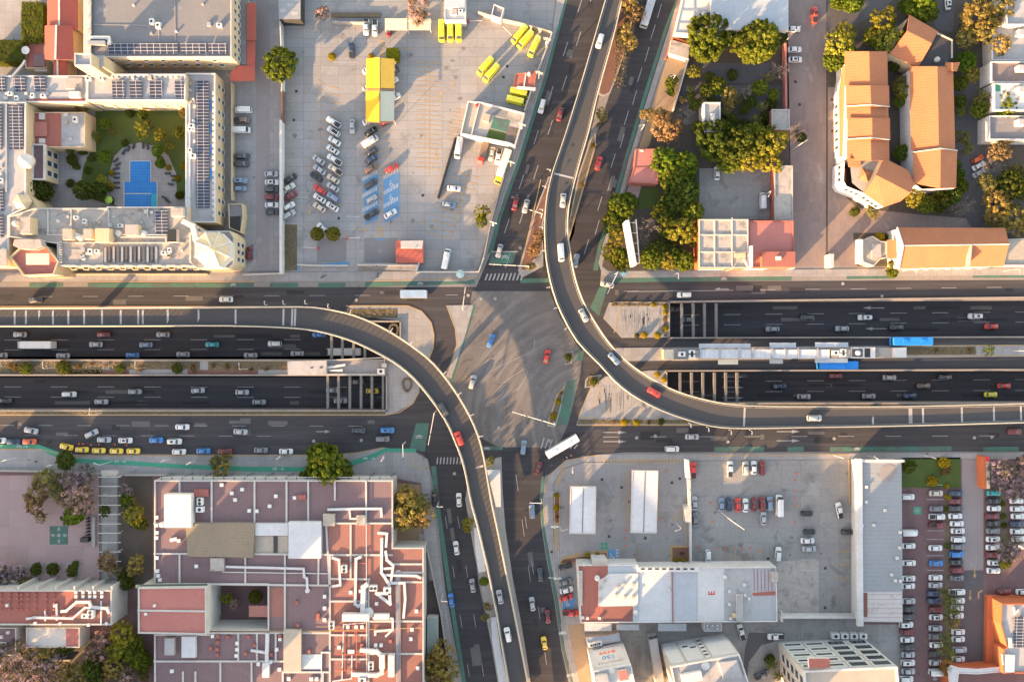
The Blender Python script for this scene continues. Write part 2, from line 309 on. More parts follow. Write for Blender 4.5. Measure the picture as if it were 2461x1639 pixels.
sheet("road", [(1205, 1060), (1340, 1060), (1310, 1140), (1297, 1200), (1300, 1256), (1311, 1332), (1332, 1443), (1349, 1560), (1385, 1720), (1290, 1720), (1276, 1639), (1253, 1496), (1232, 1385), (1215, 1268), (1208, 1180)], .03, m_asphNS)
sheet("road", [(1135, 700), (1320, 700), (1345, 760), (1400, 850), (1395, 900), (1365, 1020), (1340, 1075), (1200, 1075), (1130, 1040), (1060, 930), (1085, 860), (1130, 733)], .04, m_asphX)
# underpass floors and walls
def cutting(px, closed):
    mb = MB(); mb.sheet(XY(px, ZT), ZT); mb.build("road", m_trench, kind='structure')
cut = {"nw": ([(-BIG, 774), (961, 774), (961, 864), (-BIG, 864)], 961, 774, 864), "sw": ([(-BIG, 903), (928, 903), (928, 985), (-BIG, 985)], 928, 903, 985),
       "ne": ([(1609, 727), (BIG, 705), (BIG, 806), (1609, 810.5)], 1609, 727, 810.5), "se": ([(1603, 893), (BIG, 886), (BIG, 966), (1603, 968)], 1603, 893, 968)}
m_twall = MAT("retaining wall concrete", (.30, .27, .24), (.19, .17, .155), .2, 1.5, .8, stain=((.12, .11, .1), .3, .62))
for k, (px, xe, ya, yb) in cut.items():
    xy = XY(px, 0); grow = offset(ccw(xy), -6.0)
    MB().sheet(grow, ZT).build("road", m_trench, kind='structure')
    east = k in ("ne", "se"); lo, hi = ("left", "right")[not east], ""
    where = {"nw": "northern cutting on the left of the crossing", "sw": "southern cutting on the left of the crossing", "ne": "northern cutting on the right of the crossing", "se": "southern cutting on the right of the crossing"}[k]
    # side walls; the closed end is the dark portal of the covered stretch
    w = thing("retaining_wall", P(xe, (ya + yb) / 2, 0), "pale concrete retaining walls and coping round the " + where, "wall")
    for i in range(4):
        a, b = px[i - 1], px[i]
        if abs(a[0] - b[0]) < 5 and abs(a[0]) > 3000: continue
        A, B = Vector(P(*a)), Vector(P(*b)); d = (B - A).normalized(); n = Vector((-d.y, d.x, 0))
        if (Vector(P(sum(p[0] for p in px) / 4, sum(p[1] for p in px) / 4)) - A).dot(n) > 0: n = -n
        portal = abs(a[0] - b[0]) < 5
        mb = MB(); A2, B2 = A - d * .6, B + d * .6
        q = [A2, B2, B2 + n * .45, A2 + n * .45]; mb.prism([p[:2] for p in q], -1.3 if portal else ZT, .75, True)
        mb.build("coping" if portal else "wall", m_twall, w)
    # concrete struts over the mouth and hanging lane lines
    xs = {"nw": [797, 823, 850, 877], "sw": [788, 814, 841, 868, 894, 921], "ne": [1638, 1666, 1693, 1721], "se": [1634, 1662, 1689, 1717, 1744, 1771]}[k]
    for x in xs:
        A, B = Vector(P(x, ya + (2 if east else 0), -.4)), Vector(P(x, yb, -.4)); mb = MB()
        mb.box(((A + B) / 2), (.75, abs(A.y - B.y) - .02, .9)); mb.build("strut", m_beam, w)
# planting strips, islands and pavements (raised by a kerb)
Z = .13
pave = [
 ("pavement", [(-300, 654), (160, 654), (165, 660), (520, 660), (560, 655), (675, 655), (860, 653), (1000, 653), (1150, 652), (1176, 560), (1205, 455), (1262, 265), (1327, 77), (1350, -80), (1372, -80), (1358, 0), (1309, 179), (1240, 400), (1223, 445), (1197, 519), (1172, 606), (1158, 640), (1143, 668), (1120, 676), (880, 676), (0, 676), (-300, 676)], m_conc),
 ("pavement", [(1660, -80), (1625, 66), (1578, 204), (1520, 383), (1496, 472), (1458, 590), (1447, 640), (1462, 652), (2800, 640), (2800, 660), (1905, 664), (1470, 668), (1446, 656), (1439, 632), (1448, 591), (1488, 472), (1511, 383), (1566, 204), (1609, 66), (1652, -80)], m_conc),
 ("pavement", [(-300, 1072), (95, 1079), (160, 1094), (240, 1094), (800, 1093), (862, 1088), (922, 1076), (1000, 1087), (1028, 1104), (1037, 1180), (1062, 1400), (1100, 1639), (1112, 1720), (1080, 1720), (1075, 1639), (1020, 1320), (1012, 1160), (946, 1148), (370, 1142), (300, 1142), (0, 1130), (-300, 1130)], m_conc),
 ("pavement", [(2800, 1086), (1440, 1092), (1360, 1105), (1318, 1142), (1304, 1200), (1308, 1260), (1320, 1330), (1342, 1443), (1358, 1560), (1400, 1720), (1420, 1720), (1395, 1560), (1352, 1345), (1330, 1300), (1330, 1160), (1352, 1125), (1400, 1110), (2040, 1103), (2800, 1103)], m_conc),
 ("traffic_island", [(830, 736), (980, 736), (1012, 748), (1035, 775), (1042, 805), (1040, 838), (1030, 862), (985, 870), (963, 870), (963, 771), (905, 765)], m_conc),
 ("traffic_island", [(1072, 734), (1138, 733), (1120, 800), (1085, 910), (1072, 905), (1085, 870), (1097, 830), (1093, 790)], m_conc),
 ("traffic_island", [(-300, 866), (961, 866), (1000, 895), (1009, 925), (1006, 945), (990, 970), (955, 990), (930, 996), (-300, 997), (-300, 987), (931, 987), (931, 901), (-300, 901)], m_conc),
 ("traffic_island", [(1464, 727), (1606, 727), (1606, 811), (1494, 812), (1450, 765)], m_conc),
 ("traffic_island", [(1455, 905), (1560, 890), (1600, 890), (1600, 970), (1700, 1010), (1700, 1022), (1385, 1022), (1398, 980), (1420, 930)], m_conc),
 ("traffic_island", [(1358, 925), (1337, 950), (1321, 1000), (1315, 1024), (1335, 1026), (1347, 985)], m_kerb),
 ("traffic_island", [(1362, 846), (1379, 844), (1374, 873), (1357, 878)], m_kerb), ("traffic_island", [(1407, 914), (1415, 904), (1447, 900), (1428, 930), (1405, 932)], m_kerb),
 ("traffic_island", [(1462, -80), (1545, -80), (1508, 110), (1478, 196), (1466, 226), (1452, 232), (1437, 228)], m_kerb),
 ("traffic_island", [(1424, 320), (1432, 320), (1432, 345), (1366, 575), (1364, 550), (1390, 420)], m_kerb),
 ("traffic_island", [(1330, 425), (1305, 540), (1306, 640), (1254, 668), (1245, 650), (1285, 510), (1318, 425)], m_kerb),
 ("traffic_island", [(1118, 1200), (1132, 1110), (1205, 1098), (1208, 1180), (1214, 1268), (1231, 1385), (1252, 1496), (1275, 1639), (1290, 1720), (1205, 1720), (1196, 1639), (1168, 1470), (1140, 1330)], m_kerb),
 ("platform", [(1480, 836), (2461, 829), (2800, 828), (2800, 856), (2461, 857), (1480, 868)], m_conc),
]
for n, px, m in pave: sheet(n, px, Z, m, z0=.0)
Z2 = .16
for n, px, m in [("planting_bed", [(0, 869), (245, 869), (245, 898), (0, 898)], m_dry), ("planting_bed", [(-300, 988), (925, 988), (925, 995), (-300, 996)], m_dry), ("planting_bed", [(1359, 848), (1376, 847), (1371, 871), (1360, 875)], m_dry),
                 ("planting_bed", [(1356, 928), (1340, 952), (1325, 1000), (1319, 1021), (1332, 1022), (1344, 985)], m_dry), ("planting_bed", [(1410, 915), (1417, 906), (1442, 903), (1427, 927), (1408, 929)], m_dry),
                 ("planting_bed", [(1466, -80), (1540, -80), (1504, 110), (1474, 196), (1464, 222), (1452, 228), (1441, 224)], m_red_soil), ("planting_bed", [(1427, 322), (1430, 345), (1370, 555), (1368, 540), (1394, 420)], m_dry),
                 ("planting_bed", [(1326, 428), (1301, 540), (1302, 600), (1262, 650), (1252, 645), (1288, 512), (1320, 428)], m_red_soil), ("planting_bed", [(2180, 834), (2345, 833), (2345, 852), (2180, 853)], m_dry),
                 ("planting_bed", [(1390, 1008), (1690, 1010), (1695, 1018), (1388, 1019)], m_dry), ("planting_bed", [(1595, 730), (1603, 730), (1603, 808), (1595, 808)], m_dry), ("planting_bed", [(1470, 730), (1595, 730), (1595, 735), (1470, 735)], m_dry),
                 ("planting_bed", [(830, 742), (955, 742), (955, 764), (880, 764)], m_dry), ("planting_bed", [(170, 889), (310, 889), (310, 900), (160, 900)], m_red_soil), ("planting_bed", [(450, 889), (620, 889), (620, 900), (450, 900)], m_red_soil),
                 ("planting_bed", [(500, 869), (690, 869), (690, 889), (500, 889)], m_dry), ("planting_bed", [(262, 869), (480, 869), (480, 888), (262, 888)], m_dry)]:
    sheet(n, px, Z2, m)
# big blocks
blk = [
 ("parking_lot", [(681, -80), (1345, -80), (1325, 76), (1260, 265), (1203, 445), (1148, 651), (1000, 652), (860, 640), (860, 652), (681, 652)], m_lot),
 ("alley", [(562, -80), (681, -80), (681, 652), (562, 652)], m_conc), ("hotel_yard", [(-300, -80), (562, -80), (562, 660), (160, 660), (150, 652), (-300, 652)], m_conc),
 ("yard", [(1662, -80), (1890, -80), (1905, 640), (1465, 650), (1450, 640), (1462, 590), (1500, 472), (1524, 383), (1582, 204), (1630, 66)], m_soil),
 ("street", [(1886, -80), (1986, -80), (1985, 640), (1905, 642)], m_brick), ("church_yard", [(1986, -80), (2800, -80), (2800, 640), (1985, 640)], m_soil),
 ("yard", [(-300, 1132), (0, 1132), (300, 1144), (370, 1144), (946, 1150), (1010, 1162), (1018, 1320), (1073, 1639), (1085, 1720), (-300, 1720)], m_redpave),
 ("gas_station_yard", [(1332, 1160), (1354, 1127), (1402, 1112), (1661, 1108), (1661, 1362), (1354, 1362), (1332, 1300)], m_lot3),
 ("parking_lot", [(1661, 1108), (2056, 1104), (2056, 1500), (1661, 1500)], m_lot2), ("yard", [(1354, 1362), (1661, 1362), (1661, 1500), (2175, 1500), (2175, 1720), (1422, 1720), (1397, 1560)], m_lot2),
 ("parking_lot", [(2056, 1104), (2800, 1104), (2800, 1720), (2175, 1720), (2175, 1500), (2056, 1500)], m_redpave),
]
for n, px, m in blk: sheet(n, px, .1, m, z0=.0)
Z3 = .13
m_gdark = MAT("dark worn asphalt yard", (.105, .10, .105), (.075, .072, .078), .08, 1.2, .8, stain=((.15, .145, .14), .1, .62))
over = [("brick_lane", [(615, -80), (648, -80), (648, 640), (615, 640)], m_brickA), ("lawn", [(230, 255), (445, 255), (445, 470), (415, 500), (290, 500), (190, 470), (200, 400), (225, 350)], m_grass),
 ("pool_deck", [(262, 415), (275, 375), (300, 350), (335, 343), (375, 352), (405, 375), (424, 420), (425, 470), (440, 480), (430, 502), (285, 502), (255, 470)], m_conc), ("garden_path", [(222, 340), (205, 385), (180, 425), (140, 450), (135, 440), (170, 415), (190, 375), (205, 335)], m_conc),
 ("garden_path", [(140, 450), (150, 440), (215, 455), (225, 500), (160, 500), (140, 480)], m_conc), ("drive", [(1690, 152), (1850, 152), (1850, 200), (1690, 200)], m_gdark), ("drive", [(1640, 205), (1890, 205), (1890, 300), (1640, 300)], m_gdark),
 ("car_park", [(1681, 405), (1856, 405), (1856, 528), (1681, 528)], m_lot2), ("lawn", [(1543, 452), (1585, 452), (1583, 502), (1533, 502)], m_grass), ("garden_path", [(1513, 440), (1543, 442), (1526, 505), (1498, 490)], m_plaza),
 ("pavement", [(1626, 80), (1655, 140), (1618, 270), (1588, 262), (1560, 350), (1528, 380), (1580, 208)], m_sand), ("forecourt", [(1990, 210), (2030, 210), (2030, 470), (2060, 500), (2200, 515), (2440, 535), (2440, 560), (2050, 560), (2060, 640), (1990, 640)], m_brick),
 ("street", [(2290, 180), (2400, 180), (2400, 640), (2330, 540), (2290, 470)], m_gdark), ("street", [(2215, -80), (2300, -80), (2290, 80), (2250, 70)], m_gdark), ("street", [(1986, -80), (2215, -80), (2120, 30), (1986, 90)], m_gdark),
 ("plaza", [(-300, 1142), (238, 1142), (238, 1410), (-300, 1410)], m_plaza), ("garden_path", [(243, 1130), (283, 1130), (283, 1412), (243, 1412)], m_conc), ("garden_bed", [(286, 1145), (366, 1145), (366, 1410), (286, 1410)], m_soil),
 ("garden_bed", [(-300, 1512), (330, 1530), (330, 1720), (-300, 1720)], m_soil), ("garden_path", [(200, 1560), (230, 1560), (150, 1660), (110, 1660)], m_sand), ("courtyard", [(502, 1415), (642, 1415), (642, 1510), (502, 1510)], m_redpave), ("planting_bed", [(950, 1160), (1010, 1165), (1016, 1315), (950, 1312)], m_sand),
 ("planting_bed", [(1026, 1395), (1045, 1395), (1075, 1560), (1085, 1680), (1024, 1680)], m_soil), ("yard_bed", [(679, 540), (714, 540), (714, 650), (679, 650)], m_dry), ("sandy_yard", [(1364, 1502), (1402, 1498), (1422, 1660), (1400, 1680)], m_sand),
 ("lawn", [(2168, 1100), (2309, 1099), (2309, 1172), (2168, 1172)], m_grass), ("drive", [(2312, 1104), (2364, 1104), (2364, 1370), (2312, 1370)], m_brickA), ("drive", [(2183, 1172), (2228, 1172), (2228, 1680), (2183, 1680)], m_redpave),
 ("drive", [(2312, 1372), (2364, 1372), (2366, 1600), (2314, 1600)], m_gdark), ("hedge_bed", [(2272, 1180), (2284, 1180), (2284, 1600), (2272, 1600)], m_dry), ("hedge_bed", [(2403, 1190), (2420, 1190), (2420, 1375), (2403, 1375)], m_dry),
 ("drive", [(1800, 1520), (1885, 1520), (1885, 1535), (1830, 1550), (1800, 1590), (1795, 1640), (1785, 1640), (1790, 1560)], m_gdark), ("forecourt", [(1715, 652), (1835, 652), (1835, 570), (1760, 570)], m_conc)]
for i, (n, px, m) in enumerate(over): sheet(n, px, Z3 + .004 * (i % 5), m)
sheet("forecourt", [(762, 572), (832, 572), (832, 630), (762, 630)], .13, MAT("grey paving of the entrance", (.20, .19, .195), (.165, .16, .165), .2, 2)); sheet("forecourt", [(875, 572), (955, 572), (955, 630), (875, 630)], .13, MAT("grey paving by the kiosk", (.20, .19, .195), (.165, .16, .165), .2, 2))
# ---------------------------------------------------------------- painted markings
class Paint:
    def __init__(s, z): s.mb = MB(); s.z = z
    def line(s, a, b, w, z=None):
        z = s.z if z is None else z; A, B = Vector(P(*a, z)), Vector(P(*b, z)); d = (B - A).normalized(); n = Vector((-d.y, d.x, 0)) * w / 2
        s.mb.face([A - n, B - n, B + n, A + n]); return s
    def path(s, pts, w, z=None):
        for a, b in zip(pts, pts[1:]): s.line(a, b, w, z)
        return s
    def dash(s, x0, x1, y0, y1, on, per, w, z=None):
        x = x0
        while x < x1:
            f = lambda q: y0 + (y1 - y0) * (q - x0) / (x1 - x0); s.line((x, f(x)), (min(x + on, x1), f(min(x + on, x1))), w, z); x += per
        return s
    def poly(s, px, z=None):
        z = s.z if z is None else z; s.mb.sheet(XY(px, z), z); return s
    def arrow(s, x, y, L, ang, z=None, w=.28):
        c, q = math.cos(R_(ang)), -math.sin(R_(ang)); T = lambda u, v: (x + u * c + v * q * 1.0, y + u * q - v * c)
        s.line(T(-L, 0), T(L * .3, 0), w, z); s.poly([T(L * .3, -4), T(L, 0), T(L * .3, 4)], z); return s
w = Paint(.055)
for x0, x1, ya, yb in [(90, 1100, 713, 709), (1500, 2461, 700, 690)]: w.dash(x0, x1, ya, yb, 36, 109, .15)
w.line((1507, 701), (1763, 698), .2); w.dash(0, 900, 1022, 1024, 33, 93, .14); w.dash(60, 700, 1046, 1048, 33, 93, .13); w.dash(1450, 2461, 1050, 1047, 38, 113, .18)
for y in (1039, 1061): w.arrow(1478, y, 28, 0); w.arrow(1895, y - 2, 28, 0)
w.arrow(776, 1037, 17, 0); w.arrow(1735, 695, -17, 0)
zt = ZT + .03
for ya, yb, x0, x1 in [(817, 816, 10, 790), (841, 839, 10, 790), (929.5, 930.5, 10, 925), (954, 955, 10, 925)]: w.dash(x0, x1, ya, yb, 40, 112, .17, zt)
for ya, yb, x0, x1 in [(757, 750, 1640, 2461), (782, 774, 1640, 2461), (917, 912, 1640, 2461), (942, 938, 1640, 2461)]: w.dash(x0, x1, ya, yb, 40, 100, .17, zt)
for y in (906, 931, 956): w.arrow(1762, y, 26, 0, zt)
for x, y in ((2100, 740), (2105, 790)): w.arrow(x, y, -26, 0, zt)
zz = .065
def along(a, b, on, per, wd):
    A, B = Vector(a), Vector(b); L = (B - A).length; d = (B - A) / L; t = 0
    while t < L: w.line(tuple(A + d * t), tuple(A + d * min(t + on, L)), wd, zz); t += per
along((1400, -5), (1186, 640), 36, 112, .2); along((1430, -30), (1200, 690), 36, 112, .2); along((1590, 10), (1420, 600), 36, 108, .2); along((1575, 60), (1395, 640), 36, 108, .2)
along((1070, 1240), (1130, 1639), 30, 120, .15); along((1100, 1240), (1165, 1639), 30, 120, .15); along((1262, 1240), (1320, 1639), 30, 110, .15); along((1240, 1140), (1275, 1400), 40, 110, .15)
for k in range(10): w.line((1172 + k * 9.5, 658 - k * .2), (1166 + k * 9.5, 674), .5, zz)
for k in range(9): w.line((1308 + k * 10, 1052 + k * 2), (1300 + k * 10, 1078), .45, zz)
for k in range(9): w.line((1052 + k * 8, 1099), (1050 + k * 8, 1115), .4, zz)
w.line((1180, 605), (1245, 605), .4, zz)
w.path([(1168, 973), (1175, 958), (1215, 915), (1250, 893), (1262, 886), (1268, 890), (1264, 905), (1250, 930), (1225, 948), (1168, 977)], .14, .085); w.path([(1183, 893), (1200, 880), (1280, 845), (1284, 838), (1285, 815)], .14, .085)
for i in range(20): w.line((1182 + i * 1.6, 893 - i * 7.3), (1182 + i * 1.6, 891 - i * 7.3), .12, .085)
w.build = None; w.mb.build("road_markings", m_white, kind='structure')
g = Paint(.05); g2 = Paint(Z + .02)
for a, b in [(70, 150), (210, 610), (648, 716), (765, 830)]: g.poly([(a, 680), (b, 680), (b, 691), (a, 691)])
g.poly([(877, 679), (1140, 672), (1142, 682), (877, 690)]); g.poly([(1252, 670), (1322, 668), (1326, 679), (1250, 681)])
g.poly([(1475, 668), (1902, 662), (1902, 674), (1475, 679)]); g.poly([(2035, 660), (2150, 659), (2150, 669), (2035, 671)]); g.poly([(2338, 656), (2700, 655), (2700, 667), (2338, 668)])
for x0, x1 in [(1717, 1837), (1893, 1932), (1995, 2287), (2363, 2449)]: g.poly([(x0, 1074), (x1, 1073), (x1, 1084), (x0, 1085)])
g.poly([(1350, -60), (1366, -10), (1318, 179), (1249, 400), (1232, 445), (1206, 519), (1185, 604), (1170, 612), (1196, 519), (1222, 445), (1238, 400), (1307, 179), (1356, -10)][1:]); g.poly([(1183, 606), (1242, 606), (1232, 634), (1174, 634)])
g.poly([(1640, -40), (1648, -40), (1606, 66), (1563, 204), (1509, 383), (1486, 472), (1446, 592), (1437, 650), (1425, 650), (1438, 590), (1476, 472), (1500, 383), (1554, 204), (1598, 66)])
g.poly([(1048, 1120), (1056, 1210), (1085, 1414), (1128, 1690), (1118, 1690), (1075, 1414), (1045, 1210), (1036, 1120)]); g.poly([(1000, 1017), (1031, 1017), (1021, 1086), (984, 1078)]); g.poly([(1157, 1073), (1208, 1073), (1208, 1081), (1158, 1082)]); g.poly([(1138, 733), (1145, 733), (1084, 932), (1076, 930)])
g.poly([(1390, 845), (1404, 842), (1400, 865), (1378, 870)]); g.poly([(1362, 915), (1388, 910), (1365, 1018), (1338, 1024)]); g.poly([(1310, 1145), (1304, 1200), (1310, 1262), (1320, 1332), (1342, 1443), (1360, 1560), (1398, 1710), (1390, 1712), (1352, 1562), (1334, 1446), (1313, 1332), (1303, 1262), (1297, 1200), (1302, 1145)]); g.poly([(1440, 690), (1460, 690), (1440, 760), (1418, 740)])
g2.poly([(-60, 1068), (92, 1068), (165, 1094), (185, 1102), (320, 1108), (440, 1116), (600, 1121), (720, 1122), (830, 1112), (890, 1092), (925, 1077), (1000, 1078), (1000, 1087), (925, 1086), (895, 1104), (835, 1123), (725, 1133), (600, 1133), (440, 1126), (320, 1119), (180, 1112), (140, 1102), (90, 1077), (-60, 1077)], Z + .03)
g.mb.build("bike_lane", m_green, kind='structure'); g2.mb.build("bike_path", m_green2, kind='structure')
y_ = Paint(.15)   # kerb and bay paint
for pts in [[(-100, 737), (640, 737)], [(-100, 997.5), (925, 997.5), (960, 991), (992, 970), (1008, 940)], [(-100, 867), (690, 867)], [(-100, 902), (780, 902)], [(830, 735), (980, 735), (1013, 748), (1036, 775), (1043, 805), (1041, 838), (1031, 862)],
            [(1073, 734), (1094, 790), (1098, 830), (1086, 870)], [(-80, 1079), (95, 1079), (162, 1095), (790, 1094)], [(800, 1093), (862, 1088), (922, 1076)], [(1440, 1093), (1362, 1106), (1320, 1143), (1305, 1200), (1310, 1262)],
            [(1318, 1022), (1323, 1000), (1339, 950), (1359, 926)], [(1478, 197), (1505, 111), (1540, -40)], [(1433, 346), (1367, 575)], [(1300, 432), (1250, 650)], [(1388, 1022), (1700, 1022)], [(1440, 1005), (1390, 1003), (1400, 980), (1425, 925), (1440, 905)], [(1425, 985), (1444, 925)],
            [(1474, 726), (1606, 727)], [(1494, 733), (1476, 800)], [(2180, 831), (2600, 829)], [(2180, 856), (2600, 855)], [(1700, 1096), (2040, 1092)], [(985, 1092), (992, 1120), (1024, 1126)], [(880, 676), (1138, 669)], [(210, 677), (610, 677)]]: y_.path(pts, .28, .17)
g_ = [(1000, y, 1044, y + 7) for y in range(0)]
for k in range(26):   # herringbone bays of the big car park
    y = 185 + k * 17.5
    if y < 520: y_.line((690, y + 8), (712, y - 8), .24, .135)
    if 190 < y < 500: y_.line((760, y - 12), (783, y + 4), .24, .135); y_.line((790, y + 5), (818, y - 12 + 24), .24, .135)
    if 300 < y < 420: y_.line((905, y + 10), (935, y - 6), .24, .135)
for k in range(23): y = 150 + k * 11.5; y_.line((1000, y), (1030, y + 1), .2, .135); y_.line((1034, y + 2), (1058, y + 3), .2, .135)
for k in range(11): x = 1125 - k * 7; y = 420 + k * 14.5; y_.line((x - 32, y - 8), (x + 28, y + 9), .24, .135)
y_.line((1130, 405), (1085, 570), .24, .135); y_.line((1031, 150), (1031, 420), .24, .135)
for k in range(9): x = 1130 - k * 3; y_.line((x, 268 + k * 9), (x - 38, 262 + k * 9), .2, .135)
for k in range(5): y_.line((800 - k * 20, 58), (800 - k * 20, 85), .2, .135)
for k in range(5): y_.poly([(913, 96 + k * 9), (925, 96 + k * 9), (925, 100 + k * 9), (913, 100 + k * 9)], .135)
for k in range(5): y_.poly([(906, 545 + k * 6), (920, 545 + k * 6), (920, 548 + k * 6), (906, 548 + k * 6)], .135)
for x, y, a in [(743, 505, -90), (743, 400, -90), (980, 117, 0), (1085, 205, 60), (1060, 230, 75), (1048, 372, -90), (1015, 530, -90), (870, 553, 0), (1180, 150, 50), (750, 560, 70)]: y_.arrow(x, y, 12, a, .135, .22)
for k in range(24): y_.line((1452 + k * 8, 1103), (1452 + k * 8, 1113), .45, .135)       # gas station hatching and bays
for k in range(14): y_.line((1331, 1262 + k * 4.6), (1343, 1264 + k * 4.6), .3, .135)
for k in range(12): y_.line((1352 - k * 1.6, 1118 + k * 4), (1360 - k * 1.6, 1122 + k * 4), .3, .135)
y_.path([(1508, 1280), (1508, 1215), (1506, 1130)], .25, .135); y_.path([(1655, 1110), (1658, 1190), (1640, 1230), (1615, 1245)], .25, .135); y_.path([(1610, 1358), (1610, 1312), (1648, 1312), (1648, 1248), (1612, 1248)], .3, .135)
for k in range(4): y_.line((1535 + k * 18, 1320), (1535 + k * 18, 1352), .18, .135)
for k in range(11): y_.line((1742 + k * 13, 1322), (1742 + k * 13, 1354), .15, .135)
for k in range(3): y_.line((2010, 1325 + k * 32), (2050, 1325 + k * 32), .3, .135)
y_.line((2050, 1300), (2050, 1480), .25, .135); y_.path([(1354, 1357), (1660, 1357)], .3, .15); y_.path([(1354, 1340), (1390, 1330), (1460, 1322)], .4, .15)
y_.arrow(2343, 1376, 14, -90, .16, .3); y_.arrow(2332, 1430, 13, -90, .16, .3); y_.path([(2352, 1438), (2352, 1424), (2362, 1418)], .5, .16)
y_.mb.build("parking_markings", m_ylw, kind='structure')
wl = Paint(.15)
for k in range(9): wl.line((700 + k * 3, 478), (722 + k * 3, 478), .1)
for pts in [[(860, 150), (800, 150)], [(715, 477), (745, 477)], [(830, 520), (865, 521)]]: wl.path(pts, .15)
for x, y in [(2245, 1165), (2246, 1200), (2246, 1275), (2246, 1296), (2246, 1335), (2246, 1370)]: wl.line((x - 18, y), (x + 22, y), .12)
for y in (1290, 1315, 1345, 1370): wl.line((1925, y), (1960, y), .12)
# disabled bays: blue ground, white hatching and wheelchair symbols
bl = Paint(.14)
bl.poly([(872, 434), (908, 416), (908, 527), (878, 541)]); bl.poly([(922, 430), (959, 414), (959, 518), (944, 529), (922, 534)])
bl.poly([(1460, 1320), (1486, 1320), (1486, 1356), (1460, 1356)]); bl.poly([(1352, 1440), (1384, 1433), (1380, 1460), (1353, 1464)]); bl.poly([(711, 634), (719, 634), (719, 654), (711, 654)]); bl.poly([(905, 572), (925, 572), (925, 577), (905, 577)]); bl.poly([(765, 636), (835, 628), (838, 636), (800, 642)])
bl.mb.build("disabled_bays", m_blue, kind='structure')
for x0, y0, s in [(872, 433, 1), (872, 473, 1), (872, 508, 1), (923, 428, 1), (923, 466, 1), (923, 498, 1)]:
    for k in range(10): wl.line((x0 + k * 3.6, y0 + 3 - k * 2), (x0 + k * 3.6, y0 - 7 - k * 2), .26, .16)
def wheelchair(x, y, s):
    pts = [(x + 4 * s * math.cos(a * .45), y + 3 * s - 4 * s * math.sin(a * .45)) for a in range(4, 15)]; wl.path(pts, .28 * s, .165)
    wl.path([(x - 2 * s, y - 6 * s), (x - 1 * s, y + 1 * s), (x + 4 * s, y + 1 * s), (x + 7 * s, y + 6 * s)], .3 * s, .165); wl.poly([(x - 3 * s, y - 8 * s), (x - 1 * s, y - 8 * s), (x - 1 * s, y - 6 * s), (x - 3 * s, y - 6 * s)], .165)
wheelchair(940, 441, .9); wheelchair(940, 474, .9); wheelchair(1470, 1337, 1.1); wheelchair(1364, 1450, .8); wheelchair(2247, 1628, .8)
for k in range(5): wl.poly([(1480, 1320 + k * 7), (1486, 1320 + k * 7), (1486, 1323 + k * 7), (1480, 1323 + k * 7)], .165)
def bike(x, y, z, s=1.0):
    for dx in (-4, 4): wl.path([(x + dx * s + 2.6 * s * math.cos(a * .7854), y + 2.6 * s * math.sin(a * .7854)) for a in range(9)], .13, z)
    wl.path([(x - 4 * s, y), (x - 1.5 * s, y - 3.5 * s), (x + 2.5 * s, y - 3.5 * s), (x + 4 * s, y)], .13, z); wl.path([(x - 1.5 * s, y - 3.5 * s), (x, y), (x + 2.5 * s, y - 3.5 * s)], .13, z)
for x, y in [(45, 1073), (280, 1109), (660, 1127), (878, 1102)]: bike(x, y, .185, .9); wl.arrow(x + 16, y, 6, 0, .185, .12)
bike(1170, 1078, .075); bike(560, 685, .075); bike(1010, 682, .075); bike(1740, 671, .075); bike(2060, 1079, .075); bike(1007, 1050, .075, 1.2); bike(1212, 618, .075, 1.3)
wl.mb.build("bay_markings", m_white2, kind='structure')
# the green assembly-point square on the plaza and the smaller green squares
gm = Paint(.16); gm.poly(rect(119, 1264, 163, 1308)); gm.mb.build("painted_square", m_green, kind='structure')
ga = Paint(.18)
for a in (0, 90, 180, 270):
    c, s = math.cos(R_(a)), math.sin(R_(a)); T = lambda u, v: (141 + u * c - v * s, 1286 + u * s + v * c)
    ga.poly([T(19, -2.5), T(14, -2.5), T(14, -4.5), T(9, 0), T(14, 4.5), T(14, 2.5), T(19, 2.5)])
ga.poly([(141 + 4.5 * math.cos(k * .524), 1286 + 4.5 * math.sin(k * .524)) for k in range(12)])
gs = Paint(.16)
for x, y, s in [(1452.5, 1312, 8), (2205, 1227, 9), (913, 603, 0)]:
    if s: gs.poly(rect(x - s, y - s, x + s, y + s))
    for a in range(4):
        c, q = math.cos(a * 1.5708), math.sin(a * 1.5708); T = lambda u, v: (x + u * c - v * q, y + u * q + v * c); ga.poly([T(7, -1), T(3, -1), T(3, -2), T(1, 0), T(3, 2), T(3, 1), T(7, 1)])
gs.mb.build("painted_square", m_green2, kind='structure'); ga.mb.build("painted_arrows", m_white, kind='structure')
st = Paint(.19)   # thin gravel scratches laid as pale setts on the paved islands
for k in range(46):
    random.seed(k); x = 1492 + random.random() * 98; y = 740 + random.random() * 30; st.line((x, y), (x, y + 10 + random.random() * 30), .22)
    x = 1430 + random.random() * 130; y = 925 + random.random() * 40; st.line((x, y), (x, min(1003, y + 8 + random.random() * 35)), .22)
st.mb.build("paving_setts", m_kerb, kind='structure')
